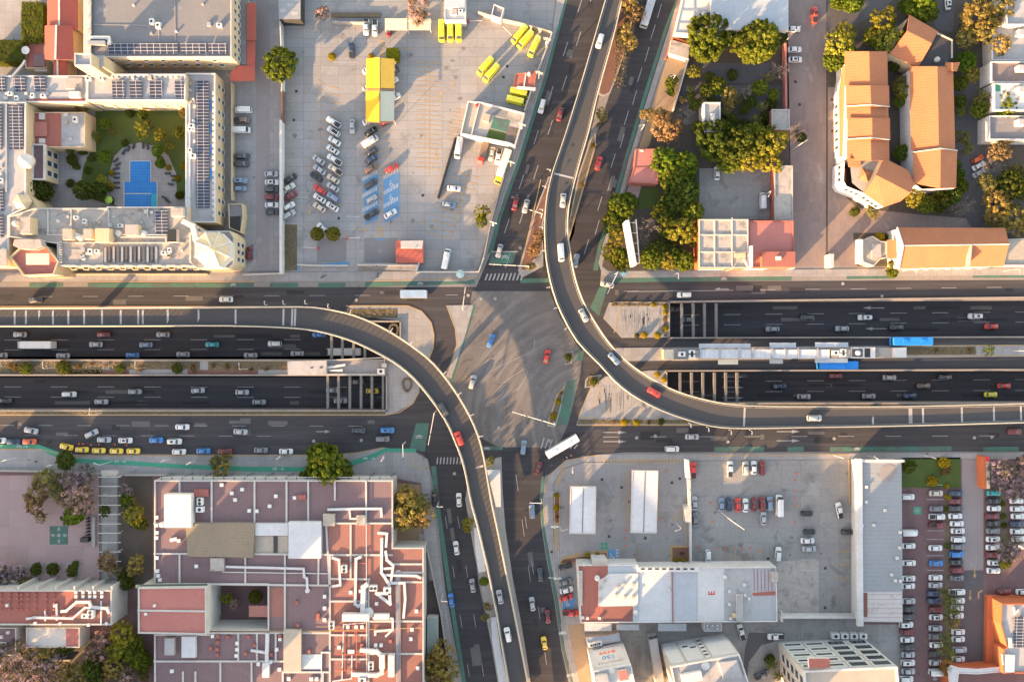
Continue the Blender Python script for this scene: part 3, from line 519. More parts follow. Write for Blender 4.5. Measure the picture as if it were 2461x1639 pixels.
# manholes
mh = Paint(.09)
for x, y in [(1125, 710), (1156, 718), (1190, 718), (754, 1060), (868, 1058), (856, 721), (1092, 1138), (1199, 1028), (1322, 1060), (390, 1060), (1575, 1048), (1750, 1062), (1530, 1052), (2384, 1050), (2342, 1052), (2005, 1054), (2026, 682), (2120, 712)]: mh.poly([(x + 4 * math.cos(k * .6283), y + 4 * math.sin(k * .6283)) for k in range(10)])
mh.mb.build("manhole_covers", m_kerb, kind='structure')
mk = Paint(.15)
for x, y in [(712, 220), (706, 289), (814, 525), (1219, 160), (1210, 186), (1016, 470), (1634, 1150), (1615, 1160), (1494, 1171), (1447, 1152), (1464, 1289), (1551, 1293), (1984, 1365), (1983, 1460), (1326, 1326), (1846, 1342), (1916, 315), (1912, 197), (1922, 252), (2000, 240), (2001, 315)]: mk.poly(rect(x - 3, y - 3, x + 3, y + 3))
mk.mb.build("drain_covers", m_blk, kind='structure')
# repairs: newer and older asphalt patches, sealed cracks, tyre-dark braking marks
random.seed(21); pa = Paint(.047); pb = Paint(.049); pc = Paint(.05)
def rp(mb_, x, y, w_, h_, a, z): 
    c, s = math.cos(R_(a)), -math.sin(R_(a)); q = [(x + u * c - v * s, y + u * s + v * c) for u, v in ((-w_, -h_), (w_, -h_ * random.uniform(.9, 1.1)), (w_ * random.uniform(.9, 1.1), h_), (-w_, h_))]; mb_.poly(q, z)
for k in range(70):
    zone = k % 7
    if zone == 0: x, y, a, z = random.uniform(0, 900), random.uniform(1005, 1060), 0, .047
    elif zone == 1: x, y, a, z = random.uniform(0, 1100), random.uniform(698, 728), 0, .047
    elif zone == 2: x, y, a, z = random.uniform(1450, 2461), random.uniform(1032, 1068), 0, .047
    elif zone == 3: x, y, a, z = random.uniform(1450, 2461), random.uniform(683, 705), 0, .047
    elif zone == 4: t = random.random(); x, y, a, z = 1415 - t * 200 + random.uniform(-20, 20), t * 600, 72, .057
    elif zone == 5: t = random.random(); x, y, a, z = 1580 - t * 160 + random.uniform(-20, 15), t * 600, 73, .057
    else: t = random.random(); x, y, a, z = random.choice((1085 + t * 60, 1260 + t * 55)) + random.uniform(-12, 12), 1200 + t * 430, -82, .057
    rp(random.choice((pa, pb)), x, y, random.uniform(4, 26), random.uniform(3, 7), a, (.032 if z < .05 else .036) + k * .0003)
for k in range(26):
    x, y = random.uniform(-5, 905), random.choice((808, 832, 850, 917, 942, 968)); rp(random.choice((pa, pb)), x, y, random.uniform(10, 45), random.uniform(2.5, 5), 0, ZT + .012 + k * .0005)
    x, y = random.uniform(1650, 2461), random.choice((740, 768, 792, 903, 926, 950)); rp(random.choice((pa, pb)), x, y, random.uniform(10, 45), random.uniform(2.5, 5), 0, ZT + .012 + k * .0005)
for k in range(60):
    x, y = random.choice(((random.uniform(1120, 1330), random.uniform(720, 1050)), (random.uniform(0, 900), random.uniform(1000, 1065)), (random.uniform(1450, 2400), random.uniform(1035, 1070)), (random.uniform(0, 1080), random.uniform(698, 730)))); a = random.uniform(0, 6.28); p = [(x, y)]
    for j in range(random.randint(3, 7)): a += random.uniform(-.6, .6); x += 8 * math.cos(a); y += 5 * math.sin(a); p.append((x, y))
    pc.path(p, .09, .082)
pa.mb.build("road_patches", MAT("newer asphalt patch", (.032, .031, .035), (.024, .024, .028), .3, 3, .8), kind='structure'); pb.mb.build("road_patches", MAT("older asphalt patch", (.125, .118, .115), (.085, .082, .08), .3, 3, .9), kind='structure'); pc.mb.build("crack_sealing", m_blk, kind='structure')
yd = Paint(.118); random.seed(8)
for x0, y0, x1, y1, n_ in ((1670, 1115, 2040, 1470, 22), (1345, 1170, 1650, 1350, 12), (690, 60, 1120, 630, 30), (1330, 430, 1160, 640, 4), (565, 200, 612, 640, 8), (1690, 410, 1850, 520, 6), (1370, 1505, 1860, 1530, 8)):
    for k in range(n_): x, y = random.uniform(x0, x1), random.uniform(y0, y1); r = random.uniform(2.5, 8); yd.poly([(x + r * random.uniform(.5, 1.1) * math.cos(j * .6283), y + r * random.uniform(.4, .9) * math.sin(j * .6283)) for j in range(10)], .1105 + k * .0005)
yd.mb.build("oil_stains", MAT("old oil stain", (.12, .115, .112), (.19, .185, .18), .5, 2, 1.0), kind='structure')
# ---------------------------------------------------------------- the two flyovers
def resample(pts, n):
    V = [Vector(p) for p in pts]; d = [0]
    for a, b in zip(V, V[1:]): d.append(d[-1] + (b - a).length)
    out = []; j = 0
    for i in range(n):
        t = d[-1] * i / (n - 1)
        while j < len(d) - 2 and d[j + 1] < t: j += 1
        f = (t - d[j]) / (d[j + 1] - d[j]); a, b = V[max(j - 1, 0)], V[j]; c, e = V[j + 1], V[min(j + 2, len(V) - 1)]
        # catmull-rom
        out.append(.5 * ((2 * b) + (c - a) * f + (2 * a - 5 * b + 4 * c - e) * f * f + (3 * b - a - 3 * c + e) * f ** 3))
    return out
FLY = {}
def flyover(key, left, right, zs, label, rails, joints, sense):
    n = 90; Lp, Rp = resample(left, n), resample(right, n); zz = []
    for i in range(n):
        t = i / (n - 1) * (len(zs) - 1); j = min(int(t), len(zs) - 2); f = t - j; f = f * f * (3 - 2 * f); zz.append(zs[j] * (1 - f) + zs[j + 1] * f)
    Lw = [Vector(P(*p, z)) for p, z in zip(Lp, zz)]; Rw = [Vector(P(*p, z)) for p, z in zip(Rp, zz)]
    FLY[key] = [((Lp[i] + Rp[i]) / 2, zz[i], Lw[i], Rw[i]) for i in range(n)]
    root = thing("flyover", (Lw[n // 2] + Rw[n // 2]) / 2 * 1.0, label, "flyover")
    U = Vector((0, 0, 1)); W = [(r - l).normalized() for l, r in zip(Lw, Rw)]
    def strip(name, prof, mat, smooth=False):
        """prof(i) gives the cross-section points of station i"""
        mb = MB(); ps = [prof(i) for i in range(n)]; k = len(ps[0])
        for a, b in zip(ps, ps[1:]):
            for q in range(k): mb.face([a[q], a[(q + 1) % k], b[(q + 1) % k], b[q]])
        mb.face(ps[0]); mb.face(ps[-1][::-1]); return mb.build(name, mat, root)
    strip("deck", lambda i: [Lw[i] + W[i] * .1, Rw[i] - W[i] * .1, Rw[i] - W[i] * 1.8 - U * 1.5, Lw[i] + W[i] * 1.8 - U * 1.5], m_deck)
    for s, E in ((1, Lw), (-1, Rw)):
        strip("parapet", lambda i: [E[i] - U * .35, E[i] + W[i] * s * .42 - U * .05, E[i] + W[i] * s * .32 + U * .85, E[i] + W[i] * s * .04 + U * .85][::s], m_para)
        strip("kerb_line", lambda i: [E[i] + W[i] * s * (.45 + sense * .3) + U * .02, E[i] + W[i] * s * (.62 + sense * .3) + U * .02, E[i] + W[i] * s * (.62 + sense * .3) + U * .05, E[i] + W[i] * s * (.45 + sense * .3) + U * .05][::s], m_white)
        if rails:
            mb = MB(); tot = 0.0
            for i in range(1, n):
                A_, B_ = E[i - 1] + W[i - 1] * s * .18, E[i] + W[i] * s * .18; seg = (B_ - A_).length; mb.tube([A_ + U * 1.6, B_ + U * 1.6], .13, 6, False); k = -tot
                while k + 1.75 <= seg: k += 1.75; mb.box(A_.lerp(B_, max(0, k) / seg) + U * 1.2, (.2, .2, .8)) if k >= 0 else None
                tot = seg - k
            mb.build("railing", m_para, root)
    for px in joints:
        i = min(range(n), key=lambda q: (FLY[key][q][0] - Vector(px)).length); i = max(1, min(n - 2, i)); d = (FLY[key][i + 1][0] - FLY[key][i - 1][0]).normalized(); off = (Vector(px) - FLY[key][i][0]).dot(d)
        k = MPP * (1 - zz[i] / CAM_H); T = Vector((d.x, -d.y, 0)); c = (Lw[i] + Rw[i]) / 2 + T * off * k; N = Vector((-T.y, T.x, 0)); wd = abs((Rw[i] - Lw[i]).dot(N)) / 2 - .8; g = T * ((Lw[i + 1].z - Lw[i - 1].z) / max(.1, (Lw[i + 1] - Lw[i - 1]).length)).real
        mb = MB(); a, b = c - N * wd + U * .025, c + N * wd + U * .025; mb.face([a - T * .3, b - T * .3, b + T * .3, a + T * .3]); mb.build("joint", m_roofl, root)
    for i in range(6, n, 12):
        mb = MB(); c = (Lw[i] + Rw[i]) / 2; low = ZT if 0 else 0; xy = [(c.x + 1.0 * math.cos(a * .5236), c.y + 1.0 * math.sin(a * .5236)) for a in range(12)]
        pxc = FLY[key][i][0]
        if (774 < pxc.y < 864 and pxc.x < 961) or (893 < pxc.y < 968 and pxc.x > 1603): low = ZT
        mb.prism(xy, low, c.z - 1.55); mb.build("pier", m_kerb, root)
    return root
wL = [(-260, 740), (0, 740), (250, 739), (500, 738), (640, 737), (740, 737), (787, 742), (844, 754.5), (895, 774), (943, 799), (989, 829), (1033, 863), (1066, 899), (1101, 948), (1130, 998), (1151, 1047.5), (1164, 1097), (1174, 1156), (1186, 1220), (1194, 1256), (1212, 1344), (1232, 1443), (1251, 1540), (1270, 1639), (1290, 1740)]
wR = [(-260, 786), (0, 786), (250, 785.5), (500, 784.5), (564, 785), (640, 787), (723, 792), (784, 802), (856, 825), (934, 864), (970, 889), (1004, 921), (1048, 977), (1077, 1024), (1104, 1089), (1116, 1130), (1124, 1171), (1132, 1210), (1147, 1265), (1160, 1320), (1171, 1367), (1191, 1467), (1205, 1550), (1220.5, 1639), (1238, 1740)]
flyover("w", wR, wL, [5, 7, 7.5, 7.5, 6.5, 4.5], "curved flyover with railings sweeping from the left edge down to the bottom", True,
        [(35, 763), (62, 763), (94, 763), (127, 763), (164, 763), (202, 763), (245, 763), (290, 763), (332, 763), (343, 763), (403, 763), (477, 763), (566, 762), (681, 762), (702, 763), (709, 763), (1148, 1122)], 0)
eL = [(1478, -80), (1454, 0), (1422, 110), (1396, 199), (1363, 306), (1340, 375), (1327, 413), (1314, 467), (1308.7, 518), (1307.7, 563), (1312, 627), (1325, 691), (1344, 745), (1376, 806), (1402, 839), (1440, 877), (1480, 920), (1526, 955), (1590, 988), (1654, 1011), (1708, 1025), (1761, 1030), (1842, 1030), (1940, 1028), (2181, 1024), (2461, 1016.5), (2700, 1011)]
eR = [(1520, -80), (1497, 0), (1475.5, 89), (1437, 230), (1417, 314), (1399, 375), (1386, 423), (1370, 487), (1365, 538), (1366, 565), (1370, 595), (1382.6, 665), (1405, 729), (1443, 793), (1451, 805), (1483, 845), (1520, 878), (1568, 910), (1627, 939), (1694, 959), (1761, 971), (1842, 975), (1940, 976), (2127, 976), (2288, 973), (2461, 969), (2700, 964)]
flyover("e", eL, eR, [4.5, 6.5, 7.5, 7.5, 6.5, 5], "curved flyover with cream parapets sweeping from the top edge round to the right", False,
        [(1355, 423), (1789, 1001), (2098, 1001), (2186.5, 1000), (2190.5, 1000), (2218.6, 999), (2312, 997), (2389, 995), (2454, 993)], 1)
def fly_z(key, px, py):
    s = min(FLY[key], key=lambda q: (q[0] - Vector((px, py))).length); return s[1] + .03
# ---------------------------------------------------------------- buildings
G = .1
def prism_part(name, px, z0, z1, mat, parent, **k): return MB().prism(XY(px, z1), z0, z1, True).build(name, mat, parent, **k)
def windows(root, a, b, z0, rows, n, ww=1.3, wh=1.5, step=3.2, m0=.08, frame=None, name="window"):
    """rows of windows on the wall from a to b (world XY, outside on the right hand)"""
    A, B = Vector((*a, 0)), Vector((*b, 0)); d = (B - A).normalized(); out = Vector((d.y, -d.x, 0)); L = (B - A).length; rz = math.atan2(d.y, d.x)
    for r in range(rows):
        for k in range(n):
            c = A + d * L * (m0 + (1 - 2 * m0) * (k + .5) / n); z = z0 + r * step; mb = MB()
            mb.box(c + out * .04 + Vector((0, 0, z + wh / 2)), (ww + .3, .14, wh + .3), rz); mb.cur = 1; mb.box(c + out * .06 + Vector((0, 0, z + wh / 2)), (ww, .14, wh), rz)
            mb.cur = 0; mb.box(c + out * .2 + Vector((0, 0, z - .1)), (ww + .4, .3, .12), rz); mb.build(name, [frame or m_whitew, m_glass], root)
def building(name, label, cat, px, h, wall, roof, par=.5, pw=.3, pmat=None, base=G, group=None, roofname="roof"):
    """walls, roof slab and parapet of a flat-roofed block; px is its roof outline in the photograph"""
    xy = ccw(XY(px, h + par)); c = [sum(p[i] for p in xy) / len(xy) for i in (0, 1)]
    root = thing(name, (*c, base), label, cat, group); MB().sides(xy, base, h).build("wall", wall, root)
    inn = offset(xy, pw) if par > 0 else xy
    MB().sheet(inn if par > 0 else xy, h).build(roofname, roof, root)
    if par > 0: MB().ring(xy, pw, h, h + par).build("parapet", pmat or wall, root)
    return root, xy
def block(root, name, px, z0, h, wall, roof=None):
    """a raised piece on a roof: sides of one material, top of another"""
    mb = MB(); xy = XY(px, z0 + h); mb.sides(xy, z0, z0 + h); mb.cur = 1 if roof else 0; mb.sheet(xy, z0 + h); return mb.build(name, [wall, roof] if roof else wall, root)
def patch(root, px, z, mat, name="roof_patch"): return MB().sheet(XY(px, z), z).build(name, mat, root)
BM = [0]
def beam(root, pts, z, w=.35, hh=.3, mat=None, name="roof_curb"):
    mb = MB()
    for k, (a, b) in enumerate(zip(pts, pts[1:])):
        A, B = Vector(P(*a, z)), Vector(P(*b, z)); d = B - A; mb.box((A + B) / 2 + Vector((0, 0, hh / 2 + (k % 2) * .012 + BM[0] % 7 * .004)), (d.length + w * .98, w * (1 - .01 * (k % 2)), hh), math.atan2(d.y, d.x))
    BM[0] += 1; return mb.build(name, mat or m_paveL, root)
def ac(root, x, y, z, s=1.0, rz=0.0, fans=1):
    c = Vector(P(x, y, z)); mb = MB(); mb.box(c + Vector((0, 0, .5 * s)), (1.5 * s, 1.1 * s, .9 * s), rz); o = mb.build("air_conditioner", m_ac, root)
    for k in range(fans):
        f = c + Matrix.Rotation(rz, 3, 'Z') @ Vector(((k - (fans - 1) / 2) * .75 * s, 0, 0)); r = .34 * s; q = MB(); q.prism([(f.x + r * math.cos(a * .5236), f.y + r * math.sin(a * .5236)) for a in range(12)], z + .95 * s - .02, z + .95 * s + .04); q.build("fan", m_blk, o)
def tank(root, x, y, z, r=.8, h=1.4, mat=None):
    c = Vector(P(x, y, z + h)); mb = MB(); mb.tube([(c.x, c.y, z), (c.x, c.y, z + h * .8), (c.x, c.y, z + h * .95), (c.x, c.y, z + h)], [r, r, r * .6, r * .25], 14); mb.build("water_tank", mat or m_whitew, root, smooth=False)
def duct(root, pts, z, r=.35, mat=None, name="duct"):
    mb = MB()
    for k, (a, b) in enumerate(zip(pts, pts[1:])):
        A, B = Vector(P(*a, z + r)), Vector(P(*b, z + r)); d = B - A; mb.box((A + B) / 2 + Vector((0, 0, r * .2 + (k % 2) * .015 + BM[0] % 9 * .004)), (d.length + r * 1.9, 2 * r * (1 - .012 * (k % 2)), 1.7 * r), math.atan2(d.y, d.x))
    BM[0] += 1
    q = pts[0]; return mb.build(name, mat or m_duct, root)
def vents(root, pts, z, s=.8, mat=None, name="roof_vent"):
    for x, y in pts: MB().box(Vector(P(x, y, z + .3)) - Vector((0, 0, .0)), (s, s, .6)).build(name, mat or m_ac, root)
def solar(root, x0, y0, x1, y1, z, n=1):
    a, b = P(x0, y0, z + .35), P(x1, y1, z + .2); mb = MB()
    mb.face([(a[0], b[1], z + .25), (b[0], b[1], z + .25), (b[0], a[1], z + .7), (a[0], a[1], z + .7)]); mb.face([(a[0], a[1], z + .66), (b[0], a[1], z + .66), (b[0], b[1], z + .21), (a[0], b[1], z + .21)])
    mb.cur = 1
    for x in (a[0] + .2, b[0] - .2): mb.box((x, a[1] - .1, z + .33), (.08, .08, .66)); mb.box((x, b[1] + .1, z + .12), (.08, .08, .24))
    mb.build("solar_panel", [m_solar, m_steel], root)
def gable(root, ea, eb, ra, rb, ec, ed, mat, name="roof", th=.22):
    """two slopes: eave ea-eb, ridge ra-rb, other eave ec-ed, each a pixel and a height; walls are added by the caller"""
    for q in ([ea, eb, rb, ra], [ra, rb, ed, ec]):
        v = [Vector(P(*p)) for p in q]; n = (v[1] - v[0]).cross(v[3] - v[0])
        if n.z < 0: v = v[::-1]
        mb = MB(); mb.face(v); lo = [p - Vector((0, 0, th)) for p in v]; mb.face(lo[::-1])
        for i in range(4): mb.face([lo[i - 1], lo[i], v[i], v[i - 1]])
        mb.build(name, mat, root)
def gable_house(name, label, cat, px, ridge, he, hr, wall, roof, base=G, over=.35):
    """px = four eave corners A B C D in the photograph, ridge = from the middle of DA to the middle of BC"""
    A, B, Cc, D = [(*p, he) for p in px]; ra, rb = [(*p, hr) for p in ridge]
    xy = ccw([P(*p)[:2] for p in (A, B, Cc, D)]); c = [sum(p[i] for p in xy) / 4 for i in (0, 1)]
    root = thing(name, (*c, base), label, cat); inn = offset(xy, over); MB().sides(inn, base, he - .12).build("wall", wall, root)
    gable(root, A, B, ra, rb, D, Cc, roof)
    mb = MB()
    for q in ((A, ra, D), (B, rb, Cc)):
        v = [Vector(P(*p)) for p in q]; cen = Vector((*c, he)); v = [p + (cen - p).normalized() * .4 - Vector((0, 0, .25)) for p in v]; mb.face(v)
    mb.build("gable_wall", wall, root); return root
# ---- hotel, upper left
hb, xy = building("hotel_hall", "large grey flat-roofed hotel hall with yellow walls at the top left corner", "building", rect(211, -60, 556, 138), 10, m_cream, m_roofg, .45, .35, m_paveL)
windows(hb, P(211, 138, 10.5)[:2], P(556, 138, 10.5)[:2], 7.6, 1, 7, 1.2, 1.3); windows(hb, P(211, 138, 10.5)[:2], P(556, 138, 10.5)[:2], 4.0, 1, 10, 1.2, 1.4); windows(hb, P(556, 138, 10.5)[:2], P(556, -60, 10.5)[:2], 4.4, 2, 9, 1.1, 1.2, 2.9, .02)
solar(hb, 258, 106, 428, 131, 10); solar(hb, 434, 106, 496, 131, 10); solar(hb, 501, 106, 545, 131, 10)
beam(hb, [(211, -50), (211, 126)], 10.45, 2.2, .5, m_paveL, "gallery_roof"); duct(hb, [(222, 92), (262, 92), (264, 106)], 10.1, .45); duct(hb, [(218, 105), (250, 105)], 10.1, .6, m_steel)
for k in range(4): block(hb, "skylight", rect(212, 4 + k * 33, 219, 14 + k * 33), 10.95, .1, m_ctop)
tw, _ = building("hotel_tower", "tall cream stair tower with two steps lit by the sun beside the grey hall", "tower", rect(178, 128, 219, 158), 18, m_cream, m_roofl, .5, .35, m_paveL)
block(tw, "lower_tower", rect(222, 134, 249, 162), G, 14.5, m_cream, m_roofl)
t = thing("arcade", P(585, 110, G), "long red metal roofed arcade with grey strip along the hall's right wall", "arcade")
m = MB().prism(XY([(577, -60), (592, -60), (592, 156), (576, 156)], 4), G, 4); m.build("terrace", m_roofg, t)
for q, zz_ in (([(592.3, 8), (615, 8), (615, 97), (592.3, 97)], 4.6), ([(593, 98), (613, 98), (613, 158), (593, 158)], 4.2), ([(553, 175), (572, 158), (612, 158), (612, 195), (553, 195)], 4.4)): MB().prism(XY(q, zz_), zz_ - .25, zz_, True).build("roof", m_redmet, t)
for x, y in [(612, 20), (612, 60), (612, 100), (610, 150), (610, 190), (560, 190)]: a = P(x, y, 0); MB().box((a[0] - .3, a[1], 2.1), (.25, .25, 4.1)).build("post", m_cream, t)
g1 = gable_house("red_roof_wing", "red gabled hotel wing with white ridge line reaching past the top edge", "building", [(113, 62), (113, -60), (186, -60), (186, 74)], [(142, 66), (142, -60)], 6.6, 7.8, m_cream, m_redmet)
g2 = gable_house("red_roof_wing", "red gabled hotel pavilion with white ridge line below the longer wing", "building", [(107, 143), (107, 62), (174, 62), (176, 144)], [(133, 143), (135, 62)], 7.4, 9, m_cream, m_redmet)
g3 = gable_house("red_roof_wing", "small narrow red gabled link roof below the hotel pavilion", "building", [(128, 190), (128, 145), (161, 145), (161, 190)], [(139, 190), (138, 145)], 5.5, 6.3, m_cream, m_redmet)
for g_, q in ((g1, [(142, 62), (142, -50)]), (g2, [(133, 141), (135, 63)]), (g3, [(139, 189), (138, 146)])): beam(g_, q, {0: 7.8, 1: 9, 2: 6.3}[(g1, g2, g3).index(g_)], .55, .12, m_whitew, "ridge_cap")
st, _ = building("store_room", "low maroon-roofed hotel store rooms beside the red gabled wing", "building", rect(60, 92, 107, 165), 3.6, m_cream, m_redflat, .3); block(st, "raised_roof", rect(80, 132, 107, 160), 3.6, .5, m_redflat, m_maroon); block(st, "light_roof", rect(82, 160, 112, 172), 2.5, .9, m_paveL)
cw, xy = building("hotel_wing", "long hotel wing with white roof and solar panels above the pool garden, left half", "building", rect(-60, 182, 208, 246), 8.2, m_cream, m_roofl, .4, .35, m_whitew)
for x0, y0, x1, y1 in [(-8, 186, 14, 220), (33, 185, 62, 220), (81, 185, 110, 219)]: solar(cw, x0, y0, x1, y1, 8.2)
patch(cw, rect(62, 237, 206, 244), 8.23, m_redflat); ac(cw, 28, 228, 8.2); ac(cw, 107, 233, 8.2); block(cw, "roof_house", rect(158, 187, 196, 213), 8.2, .5, m_paveL, m_stone); block(cw, "roof_house", rect(165, 220, 190, 234), 8.2, 1.2, m_whitew); duct(cw, [(30, 185), (56, 155), (60, 148)], 8.3, .3, m_steel)
ww, xy = building("hotel_wing", "long hotel wing with white roof and tilted solar panels above the garden's top edge", "building", rect(208, 178, 445, 242), 9, m_cream, m_roofl, .5, .4, m_whitew)
for x0, x1 in [(270, 301), (312, 342), (360, 390), (419, 443)]: solar(ww, x0, 194, x1, 238, 9)
for k in range(16): block(ww, "skylight", rect(224 + k * 13, 182, 231 + k * 13, 187), 9, .35, m_whitew)
a, b = P(208, 242, 9)[:2], P(445, 242, 9)[:2]; windows(ww, a, b, 1.8, 2, 7, 1.4, 1.6, 3.4)
for k in range(7): x = 225 + k * 31; block(ww, "balcony", [(x, 243), (x + 10, 243), (x + 16, 254), (x + 4, 252)], 3.2, 2.6, m_paveL, m_stone)
we, xy = building("hotel_wing", "hotel wing with a long strip of solar panels and yellow wall facing the alley", "building", rect(445, 176, 517, 535), 7, m_cream, m_roofl, .5, .4, m_whitew)
solar(we, 471, 196, 503, 500, 7); windows(we, P(517, 535, 7.5)[:2], P(517, 176, 7.5)[:2], 1.4, 2, 11, 1.1, 1.3, 2.8, .03)
beam(we, [(452, 248), (452, 500)], 7.05, 1.5, .25, m_whitew, "white_band")
for k in range(22): block(we, "skylight", rect(510, 220 + k * 14, 514, 228 + k * 14), 7, .4, m_whitew)
for k in range(4): block(we, "gutter", rect(505, 240 + k * 55, 508, 265 + k * 55), 7, .15, m_bluep)
wS, xy = building("hotel_wing", "hotel's front wing with weathered concrete roofs along the upper main road", "building", [(82, 500), (256, 500), (256, 497), (450, 497), (450, 528), (497, 560), (497, 640), (140, 640), (140, 586), (20, 570), (20, 520)], 9, m_cream, m_stone, .5, .4, m_paveL)
for p in ([(116, 507), (116, 565), (400, 565)], [(172, 507), (172, 560)], [(262, 505), (262, 563)], [(262, 570), (400, 570), (400, 584)], [(150, 584), (440, 584)], [(356, 498), (356, 523)], [(140, 582), (140, 638)]): beam(wS, p, 9, .35, .4)
solar(wS, 372, 507, 404, 562, 9); block(wS, "roof_house", rect(48, 522, 72, 562), 9, 3.5, m_cream, m_stone); block(wS, "roof_house", rect(150, 550, 172, 576), 9, 2.4, m_cream, m_ctop); block(wS, "roof_house", rect(200, 550, 220, 575), 9, 2.4, m_cream, m_ctop)
block(wS, "roof_house", rect(228, 549, 262, 582), 9, 3.2, m_cream, m_cream); block(wS, "roof_house", rect(300, 540, 331, 566), 9, 2.4, m_cream, m_stone); block(wS, "roof_house", rect(410, 500, 440, 520), 9, 2, m_paveL, m_stone)
tank(wS, 180, 566, 9, .9); tank(wS, 190, 571, 9, .9); tank(wS, 281, 560, 9, .9); tank(wS, 342, 560, 9, .9); block(wS, "skylight", rect(330, 542, 338, 548), 9, .5, m_whitew)
block(wS, "roof_house", rect(402, 551, 424, 582), 9, 2, m_paveL, m_blk); duct(wS, [(445, 535), (465, 545), (472, 575), (490, 582)], 9.6, .8)
mbk = MB(); mbk.sheet(XY(rect(248, 592, 382, 632), 9.05), 9.05); mbk.build("skylight_deck", m_roofg, wS)
for k in range(13): block(wS, "skylight", rect(250 + k * 10.2, 593, 255 + k * 10.2, 630), 9.05, .35, m_dark if k % 3 else m_steel, m_gdark if k % 2 else m_metalh)
for k in range(9): block(wS, "pergola_slat", rect(141, 581 + k * 6, 149, 584 + k * 6), 9.5, .2, m_paveL)
for k in range(11):
    x = 176 + k * 29.5; xy = XY([(x - 9, 642), (x - 5, 637), (x + 6, 637), (x + 10, 642), (x + 6, 649), (x - 5, 649)], 7.0); b_ = MB().ring(xy, .22, 6.2, 7.1).build("balcony", m_cream, wS); MB().sheet(xy, 6.25).build("balcony_floor", m_stone, b_)
windows(wS, P(165, 640, 9)[:2], P(485, 640, 9)[:2], 1.5, 3, 9, 1.3, 1.9, 3.2, .02)
beam(wS, [(182, 659), (500, 659)], G, .35, 1.6, m_cream, "garden_wall")
m_dome = MAT("cream dome plaster", (.60, .48, .31), (.48, .38, .25), .3, 1.5, .5)  # even cream, a little paler than the wall plaster
do, xy = building("hotel_corner_tower", "cream octagonal corner tower with ribbed pyramid roof at the alley mouth", "tower", [(455, 560), (470, 555), (552, 555), (562, 570), (562, 635), (550, 645), (470, 645), (455, 630)], 9.2, m_cream, m_stone, .5, .4, m_paveL)
ap = Vector(P(510, 598, 18)); oc = [Vector(P(510 + 45 * math.cos(k * .7854 + .39), 600 + 45 * math.sin(k * .7854 + .39), 13)) for k in range(8)]; mb = MB()
for k in range(8): mb.face([oc[k - 1], ap, oc[k]] if False else [oc[k], oc[k - 1], ap])
mb.build("pyramid_roof", m_dome, do)
for k in range(8): MB().tube([oc[k], ap], .28, 6).build("rib", m_whitew, do)
MB().ring([tuple(v[:2]) for v in oc], .3, 9.2, 13.2).build("drum", m_whitew, do); MB().tube([ap - Vector((0, 0, .6)), ap + Vector((0, 0, .8)), ap + Vector((0, 0, 1.6))], [1.0, .8, .1], 10).build("finial", m_dome, do)
windows(do, P(562, 635, 9.7)[:2], P(562, 570, 9.7)[:2], 2.2, 2, 3, 1.2, 1.7, 3.3)
te, xy = building("roof_terrace", "octagonal terracotta roof terrace with awning at the hotel's lower left front", "building", [(22, 618), (50, 592), (110, 592), (140, 628), (128, 660), (55, 663)], 9, m_cream, m_pinkroof, 1.0, .35, m_cream)
block(te, "awning", rect(62, 609, 117, 636), 11, .3, m_bfab); [MB().tube([P(x, y, 9), P(x, y, 11)], .06, 6).build("post", m_pole, te) for x in (64, 115) for y in (611, 634)]
MB().prism(XY([(34, 575), (96, 575), (100, 592), (80, 600), (45, 598), (30, 590)], 11.5), 9, 11.5).build("curved_roof", m_stone, te)
wl_, xy = building("hotel_wing", "hotel's left wing with brown solar panels and white dome at the left edge", "building", [(-60, 246), (61, 246), (61, 500), (20, 520), (20, 640), (-60, 640)], 9, m_cream, m_roofl, .5, .35, m_whitew)
solar(wl_, 22, 254, 56, 360, 9); solar(wl_, -40, 254, 6, 360, 9); solar(wl_, -40, 452, 9, 507, 9); solar(wl_, -40, 516, 9, 570, 9); beam(wl_, [(17, 250), (17, 460)], 9, .5, .5, m_steel)
mb = MB(); c = Vector(P(58, 385, 11)); mb.tube([(c.x, c.y, 9)] + [(c.x, c.y, 10.2 + 2.0 * math.sin(a * .314)) for a in range(6)], [2.2] + [2.2 * math.cos(a * .312) + .02 for a in range(6)], 16); mb.build("dome", m_whitew, wl_, smooth=True)
tank(wl_, 33, 536, 9, .9); tank(wl_, 5, 602, 9, .8); block(wl_, "roof_house", rect(-20, 600, 14, 640), 9, 1.5, m_cream, m_stone)
tr, xy = building("terrace_house", "hotel terrace house with maroon roof and white balustrade beside the palm court", "building", rect(74, 346, 106, 432), 6, m_cream, m_maroon, .9, .35, m_whitew); windows(tr, P(106, 432, 6.9)[:2], P(106, 346, 6.9)[:2], .8, 2, 3, 1.6, 1.9, 2.9, frame=m_whitew)
th, xy = building("conical_house", "sunlit cream conical roofed hotel house behind the dark garden tree", "building", [(22, 470), (45, 450), (80, 480), (90, 500), (60, 520), (30, 505)], 8, m_cream, m_dome, .4); oc = [Vector(P(52 + 26 * math.cos(k * 1.047), 485 + 24 * math.sin(k * 1.047), 8.5)) for k in range(6)]; mb = MB()
for k in range(6): mb.face([oc[k], oc[k - 1], P(50, 486, 11.5)])
mb.build("cone_roof", m_dome, th)
